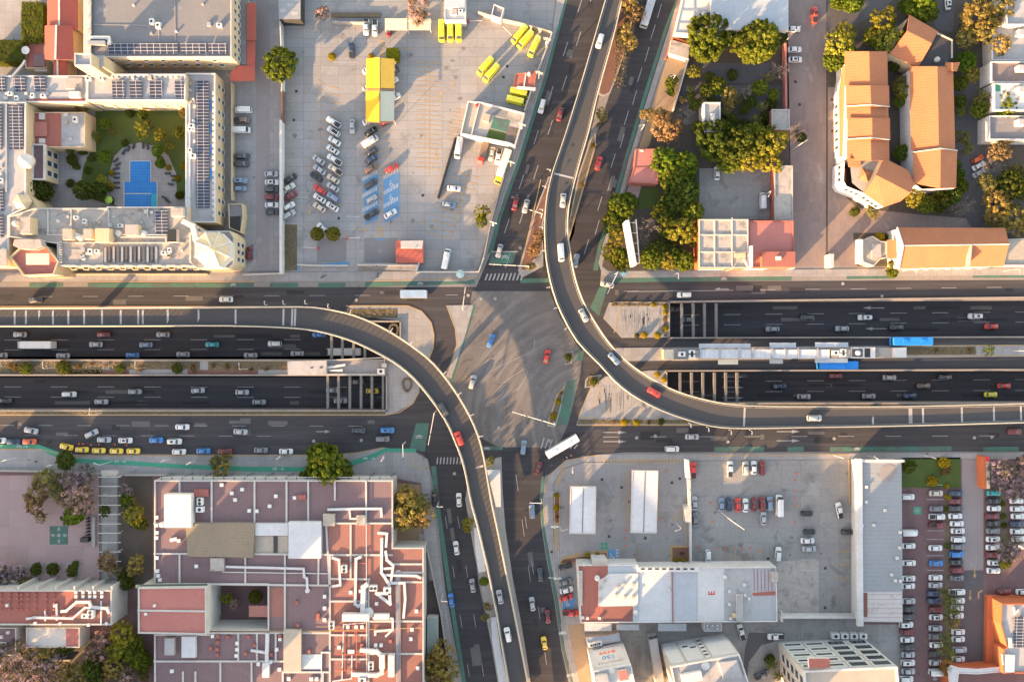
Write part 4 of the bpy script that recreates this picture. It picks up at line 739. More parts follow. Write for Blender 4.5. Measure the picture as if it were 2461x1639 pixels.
bq, xy = building("banquet_hall", "banquet hall with red and white halves of flat roof beside the garden", "building", rect(80, 270, 204, 354), 5.5, m_cream, m_roofl, .3, .25); patch(bq, rect(116, 272, 147, 352), 5.53, m_redflat); patch(bq, rect(81, 272, 116, 352), 5.53, m_redflat); block(bq, "raised_roof", rect(82, 293, 112, 328), 5.5, .5, m_redflat, m_pinkroof); block(bq, "skylight", rect(93, 272, 106, 287), 5.5, .5, m_whitew); block(bq, "skylight", rect(93, 333, 106, 344), 5.5, .5, m_whitew)
ya, xy = building("yard_shed", "narrow grey-roofed service shed with dark open bay between hotel wing and alley", "building", [(548, 490), (582, 490), (584, 520), (578, 560), (550, 548)], 3.4, m_cream, m_roofg, .3, .25); block(ya, "open_bay", [(552, 521), (578, 519), (577, 558), (552, 545)], 3.4, .1, m_blk)
# swimming pool in the hotel garden
po = thing("swimming_pool", P(338, 445, Z3), "blue T-shaped swimming pool with turquoise corner in the hotel garden", "swimming pool")
for q, mt in ((rect(313, 388, 362, 437.5), m_water), (rect(298, 438, 377, 465.5), m_water), (rect(299, 466, 362, 500), m_water), (rect(363, 466, 378, 500), m_water2)): MB().sheet(XY(q, .24), .24).build("water", mt, po)
for p in ([(312, 437), (312, 389), (318, 387), (357, 387), (363, 389), (363, 437)], [(378, 437), (378, 500)], [(298, 500), (298, 437)], [(299, 466), (362, 466)]): beam(po, p, .14, .3, .14, m_paveL, "coping")
random.seed(11)
for root_, (x0, y0, x1, y1), zr_, n_ in ((hb, (225, 5, 540, 95), 10, 9), (cw, (0, 222, 200, 240), 8.2, 8), (ww, (215, 186, 440, 193), 9, 5), (we, (456, 190, 468, 500), 7, 14), (wS, (120, 508, 365, 545), 9, 12), (wS, (155, 588, 245, 634), 9, 7), (wS, (385, 590, 440, 634), 9, 6), (wl_, (-20, 380, 14, 450), 9, 6), (bq, (150, 275, 200, 350), 5.5, 4)):
    for k in range(n_):
        x, y = random.uniform(x0, x1), random.uniform(y0, y1); s = random.choice((.5, .7, .9, 1.2)); (ac(root_, x, y, zr_, .8 + s * .3, random.choice((0, 1.57))) if k % 4 == 0 else vents(root_, [(x, y)], zr_, s, random.choice((m_paveL, m_ctop, m_steel, m_whitew))))
for root_, pts, zr_ in ((hb, [(225, 60), (380, 62), (382, 100)], 10.03), (hb, [(420, 5), (421, 100)], 10.03), (we, [(449, 260), (450, 480)], 7.1), (we, [(466, 190), (467, 490), (480, 520)], 7.03), (ww, [(215, 236), (440, 235)], 9.03), (wS, [(90, 548), (400, 549)], 9.05), (wS, [(160, 600), (246, 602), (247, 634)], 9.04), (cw, [(0, 224), (200, 222)], 8.23)): duct(root_, pts, zr_, .07, m_steel, "roof_pipe")
# ---- walls and small buildings, upper middle
def wall(label, pts, h=2.6, w=.35, mat=None, name="boundary_wall", z=G, cat="wall"):
    mb = MB()
    for k, (a, b) in enumerate(zip(pts, pts[1:])):
        A, B = Vector(P(*a, h)), Vector(P(*b, h)); d = B - A; mb.box((A + B) / 2 * 1 - Vector((0, 0, h / 2 - z / 2 - (k % 2) * .012)), (d.length + w * .96, w, h - z), math.atan2(d.y, d.x))
    return mb.build(name, mat or m_whitew, label=label, cat=cat)
wall("long white wall between the pinkish alley and the big car park", [(672, 38), (675, 115), (677, 195), (676, 218)], 2.8); wall("brown stretch of the long wall between alley and car park", [(677, 219), (677, 290)], 2.6, .5, m_rust and MAT("brown stained wall", (.17, .10, .08), (.12, .08, .07), .4, 2)); wall("thick white lower half of the wall between the alley and the car park", [(674, 291), (674, 655)], 3.0, .7)
wall("white wall along the car park's lower right front", [(860, 636), (1000, 636)], 2.6, .3, m_paveL); wall("white wall with orange tinge before the lower right of the car park", [(1000, 653), (1150, 653), (1162, 620)], 2.6, .3, m_paveL); wall("grey low wall closing the car park toward the sloping road", [(1163, 615), (1177, 547), (1204, 445), (1215, 410)], 2.2, .3, m_kerb)
wall("long white wall between the yellow vans' yard and the sloping road", [(1261, 265), (1290, 176), (1312, 120), (1327, 77)], 2.4, .35, m_paveL); wall("orange brown wall closing the yard behind the yellow vans", [(1327, 77), (1250, 55), (1200, 44), (1150, 28)], 2.4, .3, m_orange if 0 else m_ctop); wall("black fence slanting down through the middle car park", [(1094, 332), (1074, 400), (1053, 474)], 1.6, .5, m_blk, "fence", cat="fence")
wall("cream garden wall between the hotel's yellow wing and the alley", [(556, 200), (556, 480)], 2.4, .3, m_cream); wall("low grey wall between the forecourt trees and the main road", [(715, 636), (760, 638), (835, 638)], 1.0, .4, m_paveL); wall("grey wall along the top of the big car park", [(800, 52), (888, 54)], 1.6, .35, m_kerb)
wall("grey brown bed wall between the top yard and the canopies", [(800, 36), (910, 36)], .6, 1.4, m_dry); wall("white wall behind the lower pavement on the road's left", [(584, 660), (680, 656)], 2.2, .3, m_paveL)
s1, _ = building("patched_shed", "small shed with patched grey tin roof at the top of the alley", "shed", [(668, -30), (722, -30), (722, 47), (670, 47)], 4.5, m_dark, m_metalh, 0); 
for x, y in ((672, 22), (690, 8), (700, 28), (706, -4)): patch(s1, rect(x, y, x + 16, y + 9), 4.53, m_roofl)
s2, _ = building("guard_house", "white guard house with pale blue roof above the three yellow vans", "building", rect(1068, -30, 1119, 50), 4.2, m_whitew, m_roofw, .4); block(s2, "raised_roof", rect(1070, -28, 1117, 20), 4.2, .8, m_whitew, m_metal); block(s2, "roof_hatch", rect(1085, 22, 1098, 36), 4.2, .8, m_whitew, m_stone); ac(s2, 1107, 30, 4.2)
s3, _ = building("kiosk", "small white kiosk beside the ramp at the top edge", "kiosk", [(1187, 10), (1212, 20), (1204, 46), (1180, 38)], 3.4, m_whitew, m_roofg, .4)
def canopy(name, label, px_roofs, posts, z, mats, group=None):
    c = P(sum(p[0] for q in px_roofs for p in q) / sum(len(q) for q in px_roofs), sum(p[1] for q in px_roofs for p in q) / sum(len(q) for q in px_roofs), 0)
    t = thing(name, (c[0], c[1], G), label, "canopy", group)
    for q, mt in zip(px_roofs, mats):
        v = [Vector(P(a, b, zz_)) for a, b, zz_ in q]
        if (v[1] - v[0]).cross(v[2] - v[0]).z < 0: v = v[::-1]
        mb = MB(); mb.face(v); lo = [p - Vector((0, 0, .1)) for p in v]; mb.face(lo[::-1])
        for i in range(len(v)): mb.face([lo[i - 1], lo[i], v[i], v[i - 1]])
        mb.build("canopy_sheet", mt, t)
    for x, y in posts: MB().tube([(*P(x, y, z)[:2], G), P(x, y, z - .12)], .09, 6).build("post", m_pole, t)
    return t
cy = canopy("shade_canopy", "large shade canopy of yellow, ochre and pale fabric over parked cars", [[(880, 142, 4), (912, 138, 5.2), (912, 213, 5.2), (880, 214, 4)], [(915, 140, 5.2), (948, 142, 4), (948, 213, 4), (915, 212, 5.2)], [(879, 219, 4), (911, 218, 5.2), (911, 294, 5.2), (879, 292, 4)], [(913, 219, 5.2), (948, 220, 4), (947, 291, 4), (913, 292, 5.2)]],
       [(881, 143), (881, 216), (881, 291), (946, 143), (946, 216), (946, 290)], 4, [m_yfab, m_ofab, m_yfab, m_gfab])
mb = MB(); mb.tube([P(913, 138, 5.2), P(913, 295, 5.2)], .14, 6); mb.tube([P(878, 216, 4), P(913, 216, 5.25), P(949, 216, 4)], .14, 6); mb.tube([P(878, 294, 4), P(913, 295, 5.25), P(949, 293, 4)], .1, 6); mb.build("canopy_frame", MAT("brown canopy frame", (.25, .16, .08), (.16, .11, .07), .5, 3), cy)
canopy("shade_canopy", "beige shade canopy in two panels beside the pink blossoming tree", [[(925, 45, 3.2), (978, 45, 3.2), (978, 73, 3), (925, 73, 3)], [(982, 45, 3.2), (1035, 45, 3.2), (1035, 73, 3), (982, 73, 3)]], [(926, 46), (926, 72), (1034, 46), (1034, 72), (980, 46), (980, 72)], 3, [m_bfab, m_gfab])
k1, _ = building("kiosk", "ticket kiosk with red ribbed roof and white upper part beside the car park exit", "kiosk", rect(951, 579, 1016, 631), 3.6, m_pinkroof, m_redmet, 0); block(k1, "white_roof", [(963, 579), (1017, 578), (1014, 597), (963, 597)], 3.6, .6, m_whitew, m_roofl); wall("white slanting wall from the red kiosk to the pavement", [(1015, 600), (1000, 652)], 2.6, .3)
k2, _ = building("kiosk", "red roofed hut between the yellow vans' yard and the sloping road", "kiosk", [(1240, 178), (1290, 170), (1284, 214), (1233, 210)], 3.2, m_whitew, m_redflat, .2, .2, m_orange); beam(k2, [(1264, 178), (1259, 210)], 3.2, .35, .3, m_whitew); beam(k2, [(1245, 212), (1284, 215)], 3.0, .8, .5, m_whitew); tank(k2, 1272, 176, 3.2, .55)
k3, _ = building("low_house", "long low house with white walls and green patched roof by the sloping road", "building", [(1124, 243), (1155, 245), (1262, 272), (1238, 352), (1222, 345), (1106, 322)], 4, m_whitew, m_stone, .6, .4)
patch(k3, [(1187, 282), (1226, 290), (1218, 318), (1178, 308)], 4.03, m_green); patch(k3, [(1176, 310), (1218, 320), (1214, 345), (1168, 333)], 4.03, m_grass); patch(k3, [(1126, 250), (1152, 252), (1135, 325), (1110, 318)], 4.03, m_ctop); beam(k3, [(1153, 248), (1133, 326)], 4.03, .3, .5, m_whitew); block(k3, "roof_house", [(1163, 272), (1178, 276), (1174, 294), (1160, 290)], 4, 1.5, m_cream, m_ctop); patch(k3, [(1200, 262), (1222, 268), (1215, 285), (1180, 275)], 4.04, m_roofg); patch(k3, [(1221, 303), (1250, 310), (1238, 348), (1212, 343)], 4.04, MAT("stained brown roof", (.16, .13, .115), (.09, .075, .07), .3, 1)); tank(k3, 1146, 253, 4, .5, .7, m_redp)
# ---- upper right
q1, _ = building("warehouse", "big blue-grey corrugated metal roof hall at the top above two round trees", "building", rect(1709, -60, 1895, 72), 7, m_whitew, m_metal, 0); q2, _ = building("tensile_hall", "white cushion-roofed hall in four panels beside the corrugated metal hall", "building", [(1655, -60), (1705, -60), (1706, 70), (1680, 82), (1622, 80)], 5, m_whitew, m_roofw, .25, .3, m_paveL)
for q in ([(1668, -40), (1668, 78)], [(1636, 26), (1704, 26)], [(1630, 56), (1704, 56)]): beam(q2, q, 5, .5, .15, m_steel)
wall("orange kerb wall sloping along the pavement past the white hall", [(1650, -60), (1618, 85), (1600, 140)], 1.2, .4, m_orange); wall("orange wall between the white hall and the first round tree", [(1617, 90), (1660, 105)], 2.4, .5, m_orange); block(thing("storage_shed", P(1632, 110, G), "small grey flat shed beside the orange wall", "shed"), "wall", [(1614, 96), (1658, 108), (1654, 142), (1607, 128)], G, 2.6, m_paveL, m_stone)
wall("cream wall sloping between the pavement and the tree yard", [(1655, 142), (1620, 262)], 2.2, .3, m_paveL)
q3, _ = building("rooftop_house", "narrow grey-roofed house with white rim standing among the dark trees", "building", rect(1692, 246, 1732, 318), 5.5, m_whitew, m_roofl, .4, .35, m_whitew); block(q3, "sign_panel", rect(1709, 273, 1719, 305), 5.5, .9, m_whitew); block(q3, "roof_hatch", rect(1719, 280, 1729, 302), 5.5, .5, m_redflat, m_stone)
q4, _ = building("long_shed", "long shed roof of dirty stone grey along the brick street, lower half", "building", rect(1862, 398, 1906, 529), 4, m_redflat, m_stone, .3, .25, m_roofl); q5, _ = building("long_shed", "short stone grey shed roof along the brick street, upper half", "building", rect(1855, 263, 1898, 312), 4, m_redflat, m_stone, .3, .25, m_paveL)
wall("red and white wall along the left of the brick street", [(1889, 105), (1890, 262)], 2.6, .5, m_pinkroof)
k = gable_house("red_roof_house", "dull red gabled house roof between the green bike lane and round trees", "building", [(1512, 440), (1528, 360), (1590, 360), (1584, 442)], [(1518, 400), (1588, 400)], 4.2, 5.2, m_redflat, m_pinkroof) if 0 else None
k4, _ = building("red_roof_house", "dull red flat roofed house between the green bike lane and the round trees", "building", [(1529, 358), (1583, 358), (1582, 441), (1512, 439), (1524, 404)], 4.2, m_redflat, m_pinkroof, .2, .2); beam(k4, [(1526, 404), (1582, 402)], 4.2, .25, .15, m_redflat); block(k4, "skylight", rect(1538, 360, 1547, 364), 4.2, .3, m_whitew)
q6, _ = building("roof_block", "weathered concrete flat roofed shop in nine panels beside the red roof", "building", rect(1680, 527, 1799, 644), 6.5, m_orange, m_stone, .35, .3, m_paveL)
for p in ([(1717, 530), (1717, 642)], [(1759, 525), (1759, 642)], [(1684, 565), (1797, 565)], [(1684, 606), (1797, 606)]): beam(q6, p, 6.5, .4, .3, m_paveL)
block(q6, "roof_house", rect(1766, 608, 1792, 618), 6.5, 1, m_cream); beam(q6, [(1801, 595), (1801, 642)], 6.5, .5, 2.5, m_whitew, "sign_wall"); duct(q6, [(1788, 625), (1797, 641)], 6.6, .25)
q7, _ = building("red_flat_shop", "red flat roofed shop with raised red block at the brick street corner", "building", rect(1800, 530, 1908, 643), 6, m_redflat, m_pinkroof, .35, .3, m_redflat); block(q7, "raised_roof", rect(1831, 605, 1912, 642), 6, 1.6, m_orange, m_redflat); block(q7, "roof_sign", rect(1866, 616, 1878, 625), 7.6, .5, m_whitew)
wall("white shop-front wall and sill line along the pavement below the red roof", [(1683, 647), (1800, 645), (1910, 644)], 3, .3)
# billboard: white sheet-metal back, frame and legs
bb = thing("billboard", P(1510, 585, G), "tall two-sided billboard on steel legs rising out of the dark round trees", "billboard")
def panel(a, b, z0, z1, th, mat, name, root):
    A, B = Vector(P(*a, z1)), Vector(P(*b, z1)); d = B - A; return MB().box((A + B) / 2 - Vector((0, 0, (z1 - z0) / 2)), (d.length, th, z1 - z0), math.atan2(d.y, d.x)).build(name, mat, root)
panel((1508, 529), (1527, 637), 9, 15, 1.0, m_whitew, "display_board", bb); panel((1529, 527), (1537, 632), 9, 14.8, .25, m_steel, "display_board", bb); panel((1499, 545), (1516, 637), 8.8, 9.4, .4, m_steel, "catwalk", bb)
for x, y in ((1512, 545), (1520, 585), (1526, 625)): a = P(x, y, 15); MB().box((a[0] + .8, a[1], 4.7), (.6, .6, 9.2)).build("leg", m_steel, bb)
for y in (535, 560, 585, 610, 632): MB().tube([P(1510 + (y - 530) * .17, y, 14.8), P(1529 + (y - 527) * .08, y, 14.6)], .1, 6).build("brace", m_steel, bb)
# church group
ch = thing("church", P(2090, 250, G), "orange tiled church nave with stepped gables and white side walls along the brick street", "church")
out = [(2033, 140), (2060, 124), (2092, 122), (2120, 128), (2134, 150), (2138, 385), (2030, 385)]
MB().sides(offset(ccw(XY([(2037, 145), (2132, 145), (2137, 385), (2034, 385)], 8)), .3), G, 7.9).build("wall", m_whitew, ch)
def gseg(root, x0, x1, xr0, xr1, y0, y1, he, hr): gable(root, (x0, y1, he), (x0 - .0, y0, he), (xr1, y1, hr), (xr0, y0, hr), (x1, y1, he), (x1 - 1, y0, he), m_tilN if 0 else m_tilE)
gseg(ch, 2031, 2134, 2089, 2091, 124, 207, 8, 11); gseg(ch, 2034, 2138, 2092, 2094, 206, 257, 9, 12); gseg(ch, 2035, 2136, 2092, 2093, 256, 286, 8, 11); gseg(ch, 2037, 2140, 2096, 2097, 284, 335, 9, 12); gseg(ch, 2036, 2138, 2093, 2094, 334, 386, 8, 11)
for y in (256, 335): mb = MB(); mb.tube([P(2034, y, 9.1), P(2094, y - 4, 12.1), P(2138, y + 1, 9.1)], .18, 6); mb.build("gable_trim", m_paveL, ch)
v = [P(2017, 222, 4.4), P(2019, 376, 4.4), P(2036, 380, 6.2), P(2033, 160, 6.2), P(2026, 160, 5.2)]; mb = MB(); mb.face(v if (Vector(v[1]) - Vector(v[0])).cross(Vector(v[2]) - Vector(v[0])).z > 0 else v[::-1]); mb.face([(p[0], p[1], p[2] - .25) for p in v]); mb.build("aisle_roof", m_tilE, ch)
MB().prism(XY([(2018, 224), (2020, 374), (2034, 376), (2034, 165), (2028, 165)], 4.3), G, 4.2, True).build("aisle", m_whitew, ch)
windows(ch, P(2019, 230, 4.3)[:2], P(2020, 372, 4.3)[:2], 1.2, 1, 6, .9, 1.8)
n2 = thing("church_wing", P(2245, 300, G), "long orange tiled church wing with ridge line right of the courtyard trees", "church"); MB().sides(XY([(2192, 165), (2290, 165), (2297, 452), (2215, 455), (2197, 440)], 7.2), G, 7.2).build("wall", m_whitew, n2)
gable(n2, (2191, 362, 7.5), (2187, 160, 7.5), (2257, 360, 10.5), (2253, 160, 10.5), (2296, 362, 7.5), (2291, 163, 7.5), m_tilE); gable(n2, (2196, 440, 8.1), (2195, 366, 8.1), (2260, 453, 11), (2261, 357, 11), (2298, 452, 8.1), (2301, 362, 8.1), m_tilE); mb = MB(); mb.tube([P(2195, 366, 8.3), P(2261, 357, 11.2), P(2301, 362, 8.3)], .18, 6); mb.build("gable_trim", m_paveL, n2)
n3 = thing("church_hall", P(2220, 100, G), "orange tiled hall turned askew at the top of the church beside a dark flat roof", "church"); MB().sides(XY([(2182, 45), (2248, 78), (2285, 97), (2285, 140), (2270, 158), (2206, 160), (2140, 128)], 6.8), G, 6.8).build("wall", m_cream, n3)
gable(n3, (2139, 130, 7), (2206, 165, 7), (2180, 75, 9.5), (2240, 105, 9.5), (2186, 36, 7), (2255, 76, 7), m_tilE)
patch(n3, [(2241, 105), (2252, 82), (2286, 98), (2286, 140), (2272, 158), (2207, 164)], 6.95, m_gdark if 0 else MAT("black felt roof", (.06, .058, .062), (.035, .034, .038), .3, 1.5, .9, stain=((.2, .19, .19), .5, .62)), "flat_roof"); mb = MB(); mb.tube([P(2252, 80, 7.2), P(2288, 97, 7.2), P(2288, 140, 7.2)], .3, 6); mb.build("parapet", m_ctop, n3); tank(n3, 2255, 142, 6.95, .8, 1, m_paveL); gable(n3, (2270, 168, 8.4), (2273, 150, 8.4), (2273 + 17, 170, 9.2), (2275 + 15, 151, 9.2), (2300, 172, 8.4), (2308, 150, 8.4), m_tilE, "hood_roof")
n4 = thing("church", P(2110, 440, G), "many-sided church front with white walls and large orange pitched roof", "church"); MB().sides(XY([(2030, 388), (2049, 380), (2122, 384), (2184, 413), (2196, 441), (2188, 464), (2163, 483), (2125, 497), (2078, 465), (2035, 448), (2028, 436)], 8), G, 8).build("wall", m_whitew, n4)
patch(n4, [(2038, 388), (2050, 382), (2122, 386), (2107, 421), (2078, 464), (2048, 440), (2044, 404)], 8.04, m_ctop, "flat_roof")
def slopes(root, qs, mat):
    for q in qs:
        v = [Vector(P(*p)) for p in q]
        if (v[1] - v[0]).cross(v[2] - v[0]).z < 0: v = v[::-1]
        mb = MB(); mb.face(v); lo = [p - Vector((0, 0, .25)) for p in v]; mb.face(lo[::-1])
        for i in range(len(v)): mb.face([lo[i - 1], lo[i], v[i], v[i - 1]])
        mb.build("roof", mat, root)
slopes(n4, [[(2125, 380, 8.6), (2184, 410, 8.6), (2198, 441, 8.6), (2189, 464, 11), (2106, 421, 11)], [(2106, 421, 11), (2189, 464, 11), (2165, 484, 8.6), (2125, 498, 8.6), (2076, 464, 8.6)]], m_tilN); slopes(n4, [[(2038, 380, 9), (2069, 383, 9), (2068, 402, 8.5), (2040, 401, 8.5)]], m_tilE)
slopes(n4, [[(2063, 430, 8.3), (2072, 404, 8.3), (2080, 418, 9.6)], [(2072, 404, 8.3), (2098, 412, 8.3), (2080, 418, 9.6)], [(2098, 412, 8.3), (2086, 438, 8.3), (2080, 418, 9.6)], [(2086, 438, 8.3), (2063, 430, 8.3), (2080, 418, 9.6)]], m_tilN)
windows(n4, P(2028, 390, 8)[:2], P(2028, 436, 8)[:2], 4.6, 1, 3, 1, 1.6, m0=.02); windows(n4, P(2035, 448, 8)[:2], P(2078, 465, 8)[:2], 4.6, 1, 3, 1, 1.6); windows(n4, P(2078, 465, 8)[:2], P(2125, 497, 8)[:2], 4.6, 1, 4, 1, 1.6)
slopes(n4, [[(2022, 405, 4), (2034, 405, 4.8), (2034, 446, 4.8), (2022, 446, 4)], [(2046, 464, 4), (2052, 456, 4.8), (2102, 484, 4.8), (2098, 494, 4)]], m_tilE)
n5 = gable_house("chapel", "long orange tiled chapel roof with ridge along the upper main road at the right", "chapel", [(2160, 646), (2412, 640), (2416, 548), (2157, 547)], [(2171, 590.5), (2426, 587)], 7, 10, m_whitew, m_tilN)
mb = MB(); mb.tube([P(2157, 547, 7.2), P(2171, 590.5, 10.3), P(2160, 646, 7.2)], .3, 6); mb.tube([P(2171, 590.5, 10.1), P(2426, 587, 10.1)], .15, 6); mb.build("gable_trim", m_whitew, n5); windows(n5, P(2162, 646, 7)[:2], P(2412, 640, 7)[:2], 2.5, 1, 8, 1.0, 2.0); slopes(n5, [[(2133, 577, 5), (2158, 576, 5.8), (2158, 621, 5.8), (2133, 621, 5)]], m_tilE); beam(n5, [(2326, 591), (2322, 640)], 8.4, .35, 1.9, m_ctop, "fire_wall")
po, xy = building("church_porch", "pale faceted porch with slatted deck in front of the chapel's left gable", "building", [(2074, 578), (2098, 567), (2118, 580), (2133, 580), (2133, 620), (2118, 622), (2100, 640), (2074, 630)], 3.6, m_cream, m_ctop, .3, .3, m_paveL); block(po, "bell_wall", rect(2065, 575, 2074, 632), 3.6, 2.5, m_whitew); block(po, "deck_roof", [(2096, 586), (2118, 586), (2118, 616), (2096, 622)], 3.6, .4, m_paveL, m_roofl)
MB().box(Vector(P(1993, 628, 2)), (1.2, 4.2, 3.9)).build("gate_pier", m_paveL, label="sunlit stone gate pier on the church forecourt by the street", cat="gate")
for i, (lab, px, h, w_, r_) in enumerate([("grey terrace roof with white rim among the dark trees at the right edge, lowest", rect(2378, 278, 2520, 336), 5, m_whitew, m_roofg), ("pink tiled roof patio with white rim at the right edge", rect(2383, 148, 2520, 198), 5, m_whitew, m_brick), ("white stained roof with a green square at the right edge", rect(2390, 200, 2520, 265), 6, m_whitew, m_roofw), ("grey courtyard house at the right edge beside the golden tree", rect(2385, 62, 2520, 146), 4, m_paveL, m_roofl), ("white house in the top right corner", rect(2420, -60, 2520, 60), 6, m_whitew, m_roofl)]):
    r, _ = building("terraced_house", lab, "house", px, h, w_, r_, .6, .3, m_whitew); windows(r, P(px[0][0], px[0][1], h)[:2], P(px[3][0], px[3][1], h)[:2], 1.2, 1, 4, 1.2, 1.5)
    if i == 2: patch(r, rect(2392, 202, 2405, 220), h + .03, m_green2)
    block(r, "roof_house", rect(px[1][0] - 70, px[0][1] + 8, px[1][0] - 50, px[0][1] + 22), h, 2.2, m_whitew, m_roofl)
r, _ = building("annex", "pale concrete annexe roof right of the chapel beside the golden trees", "building", [(2417, 575), (2520, 570), (2520, 638), (2412, 638)], 4.5, m_paveL, m_ctop, .4, .3, m_roofl)
# ---- lower left: the department store and its neighbours
ds, _ = building("department_store", "huge maroon-roofed department store crossed by pale curbs and white ducts, lower left", "building", [(370, 1154), (944, 1154), (944, 1316), (1018, 1316), (1018, 1720), (370, 1720), (370, 1524), (500, 1524), (500, 1513), (643, 1513), (643, 1405), (370, 1405)], 7.5, m_paveL, m_maroon, .45, .4, m_paveL)
for q in ([(784, 1260), (942, 1260), (942, 1320), (1014, 1320), (1014, 1715), (795, 1715), (795, 1333), (784, 1333)], [(646, 1412), (682, 1412), (682, 1482), (598, 1482), (598, 1455), (644, 1455)]): patch(ds, q, 7.53, m_redroof)
patch(ds, [(690, 1520), (794, 1520), (794, 1610), (690, 1610)], 7.53, MAT("dark maroon roofing", (.20, .135, .135), (.15, .10, .105), .1, .8, .8, rib=(0, .8, .3)))
cb = [[(509, 1154), (509, 1255)], [(612, 1154), (612, 1257)], [(689, 1154), (689, 1257)], [(741, 1154), (741, 1253)], [(805, 1154), (805, 1200)], [(880, 1154), (880, 1258)], [(372, 1257), (940, 1257)], [(784, 1260), (792, 1404)], [(793, 1333), (793, 1715)], [(843, 1262), (843, 1390)], [(590, 1332), (590, 1402)], [(685, 1335), (685, 1512)],
      [(502, 1330), (792, 1332)], [(795, 1333), (942, 1333)], [(795, 1390), (888, 1391)], [(886, 1392), (886, 1715)], [(796, 1444), (884, 1444)], [(795, 1525), (885, 1525)], [(890, 1492), (1014, 1492)], [(890, 1570), (1014, 1570)], [(940, 1398), (1014, 1398)], [(795, 1583), (884, 1583)], [(500, 1403), (792, 1406)], [(372, 1588), (680, 1588)], [(370, 1520), (794, 1520)],
      [(605, 1590), (605, 1715)], [(530, 1590), (530, 1715)], [(618, 1520), (618, 1586)], [(573, 1520), (573, 1586)], [(663, 1520), (663, 1586)], [(682, 1614), (792, 1614)], [(765, 1405), (766, 1335)], [(680, 1614), (680, 1715)], [(776, 1614), (776, 1715)], [(945, 1355), (1014, 1355)], [(945, 1375), (1014, 1375)], [(440, 1614), (440, 1715)], [(470, 1614), (470, 1715)], [(432, 1156), (432, 1190)], [(432, 1334), (432, 1402)], [(372, 1330), (500, 1330)]]
for c_ in cb: beam(ds, c_, 7.53, .55, .28)
block(ds, "plant_room", rect(394, 1188, 459, 1268), 7.5, 2.6, m_whitew, m_metalw); block(ds, "canvas_cover", [(446, 1258), (612, 1258), (607, 1340), (450, 1337)], 7.5, 1.4, m_brown, m_brown); block(ds, "skylight_roof", rect(613, 1258, 692, 1287), 7.5, .9, m_metalw, m_metalw); patch(ds, rect(613, 1288, 692, 1330), 7.56, m_ctop); block(ds, "hatch", rect(657, 1288, 666, 1328), 7.5, .3, m_dark)
block(ds, "white_roof", rect(693, 1254, 771, 1342), 7.5, 1.6, m_metalw, m_metalw); block(ds, "concrete_roof", rect(681, 1514, 723, 1613), 7.5, 1.2, m_ctop, m_ctop); block(ds, "plant_room", rect(505, 1341, 537, 1372), 7.5, 1.2, m_stone, m_stone); block(ds, "plant_room", rect(776, 1235, 804, 1264), 7.5, 1, m_ctop, m_ctop); block(ds, "plant_room", rect(856, 1239, 878, 1262), 7.5, 1.2, m_paveL, m_stone)
block(ds, "plant_room", rect(395, 1534, 418, 1574), 7.5, 1.4, m_ctop, m_roofl); block(ds, "white_roof", rect(436, 1530, 469, 1580), 7.5, 1.2, m_metalw, m_metalw); patch(ds, [(724, 1572), (772, 1572), (772, 1608), (724, 1608)], 7.6, MAT("crumpled white sheeting", (.62, .64, .62), (.40, .42, .41), .4, 1.2, .9)); block(ds, "red_roof_house", rect(465, 1176, 500, 1193), 7.5, .7, m_redflat); block(ds, "red_roof_house", rect(715, 1189, 734, 1200), 7.5, .6, m_redflat)
dz = 7.55
for pts, r in [([(545, 1361), (730, 1366), (731, 1385), (738, 1390), (739, 1418)], .32), ([(535, 1374), (792, 1378)], .12), ([(800, 1340), (815, 1345), (818, 1405), (800, 1408)], .35), ([(866, 1338), (856, 1342), (854, 1450), (862, 1456), (868, 1448)], .4), ([(910, 1280), (930, 1282), (928, 1312)], .38), ([(918, 1295), (917, 1375), (935, 1402), (938, 1450), (905, 1425), (936, 1425)], .42), ([(927, 1325), (930, 1345), (945, 1358), (940, 1395)], .38), ([(920, 1366), (945, 1364)], .35), ([(921, 1381), (1000, 1383), (1010, 1388)], .35), ([(942, 1400), (972, 1400), (974, 1440), (970, 1482)], .38),
               ([(880, 1405), (874, 1410), (872, 1470), (866, 1482)], .7), ([(832, 1481), (880, 1481)], 1.1), ([(898, 1484), (930, 1482), (944, 1486), (944, 1512), (902, 1516), (902, 1524)], .32), ([(944, 1512), (928, 1527)], .3), ([(870, 1561), (905, 1564), (918, 1575), (918, 1615), (905, 1621), (852, 1619)], .6), ([(643, 1525), (641, 1610)], .5), ([(606, 1562), (638, 1567)], .35), ([(790, 1224), (860, 1222), (916, 1222), (917, 1240)], .35), ([(840, 1225), (842, 1246), (856, 1246)], .25), ([(826, 1500), (822, 1630), (815, 1635)], .15), ([(846, 1565), (845, 1630), (800, 1636)], .15), ([(828, 1500), (878, 1496)], .12), ([(773, 1567), (793, 1567)], .2), ([(773, 1567), (772, 1640)], .15)]: duct(ds, pts, dz, r)
duct(ds, [(880, 1156), (881, 1640)], dz + .35, .1, m_duct, "pipe"); [duct(ds, [(952 + k * 3, 1370), (953 + k * 3, 1700)], dz + .3, .1, m_steel, "pipe") for k in range(4)]; duct(ds, [(500, 1515), (760, 1516), (1014, 1508)], dz + .3, .08, m_ylw, "pipe")
for p in ([(805, 1516), (880, 1516)], [(829, 1518), (829, 1610)], [(857, 1518), (856, 1610)], [(805, 1572), (880, 1573)], [(806, 1610), (880, 1611)], [(815, 1353), (882, 1353)], [(855, 1490), (852, 1530)]): duct(ds, p, dz + .3, .1, m_rpipe, "pipe")
for x, y, f, a in [(829, 1364, 2, 1.57), (899, 1410, 2, 0), (799, 1499, 2, 1.57), (893, 1596, 2, 1.57), (484, 1203, 2, 1.57), (484, 1222, 1, 0), (932, 1415, 1, 0), (872, 1630, 1, 0)]: ac(ds, x, y, dz, 1.5, a, f)
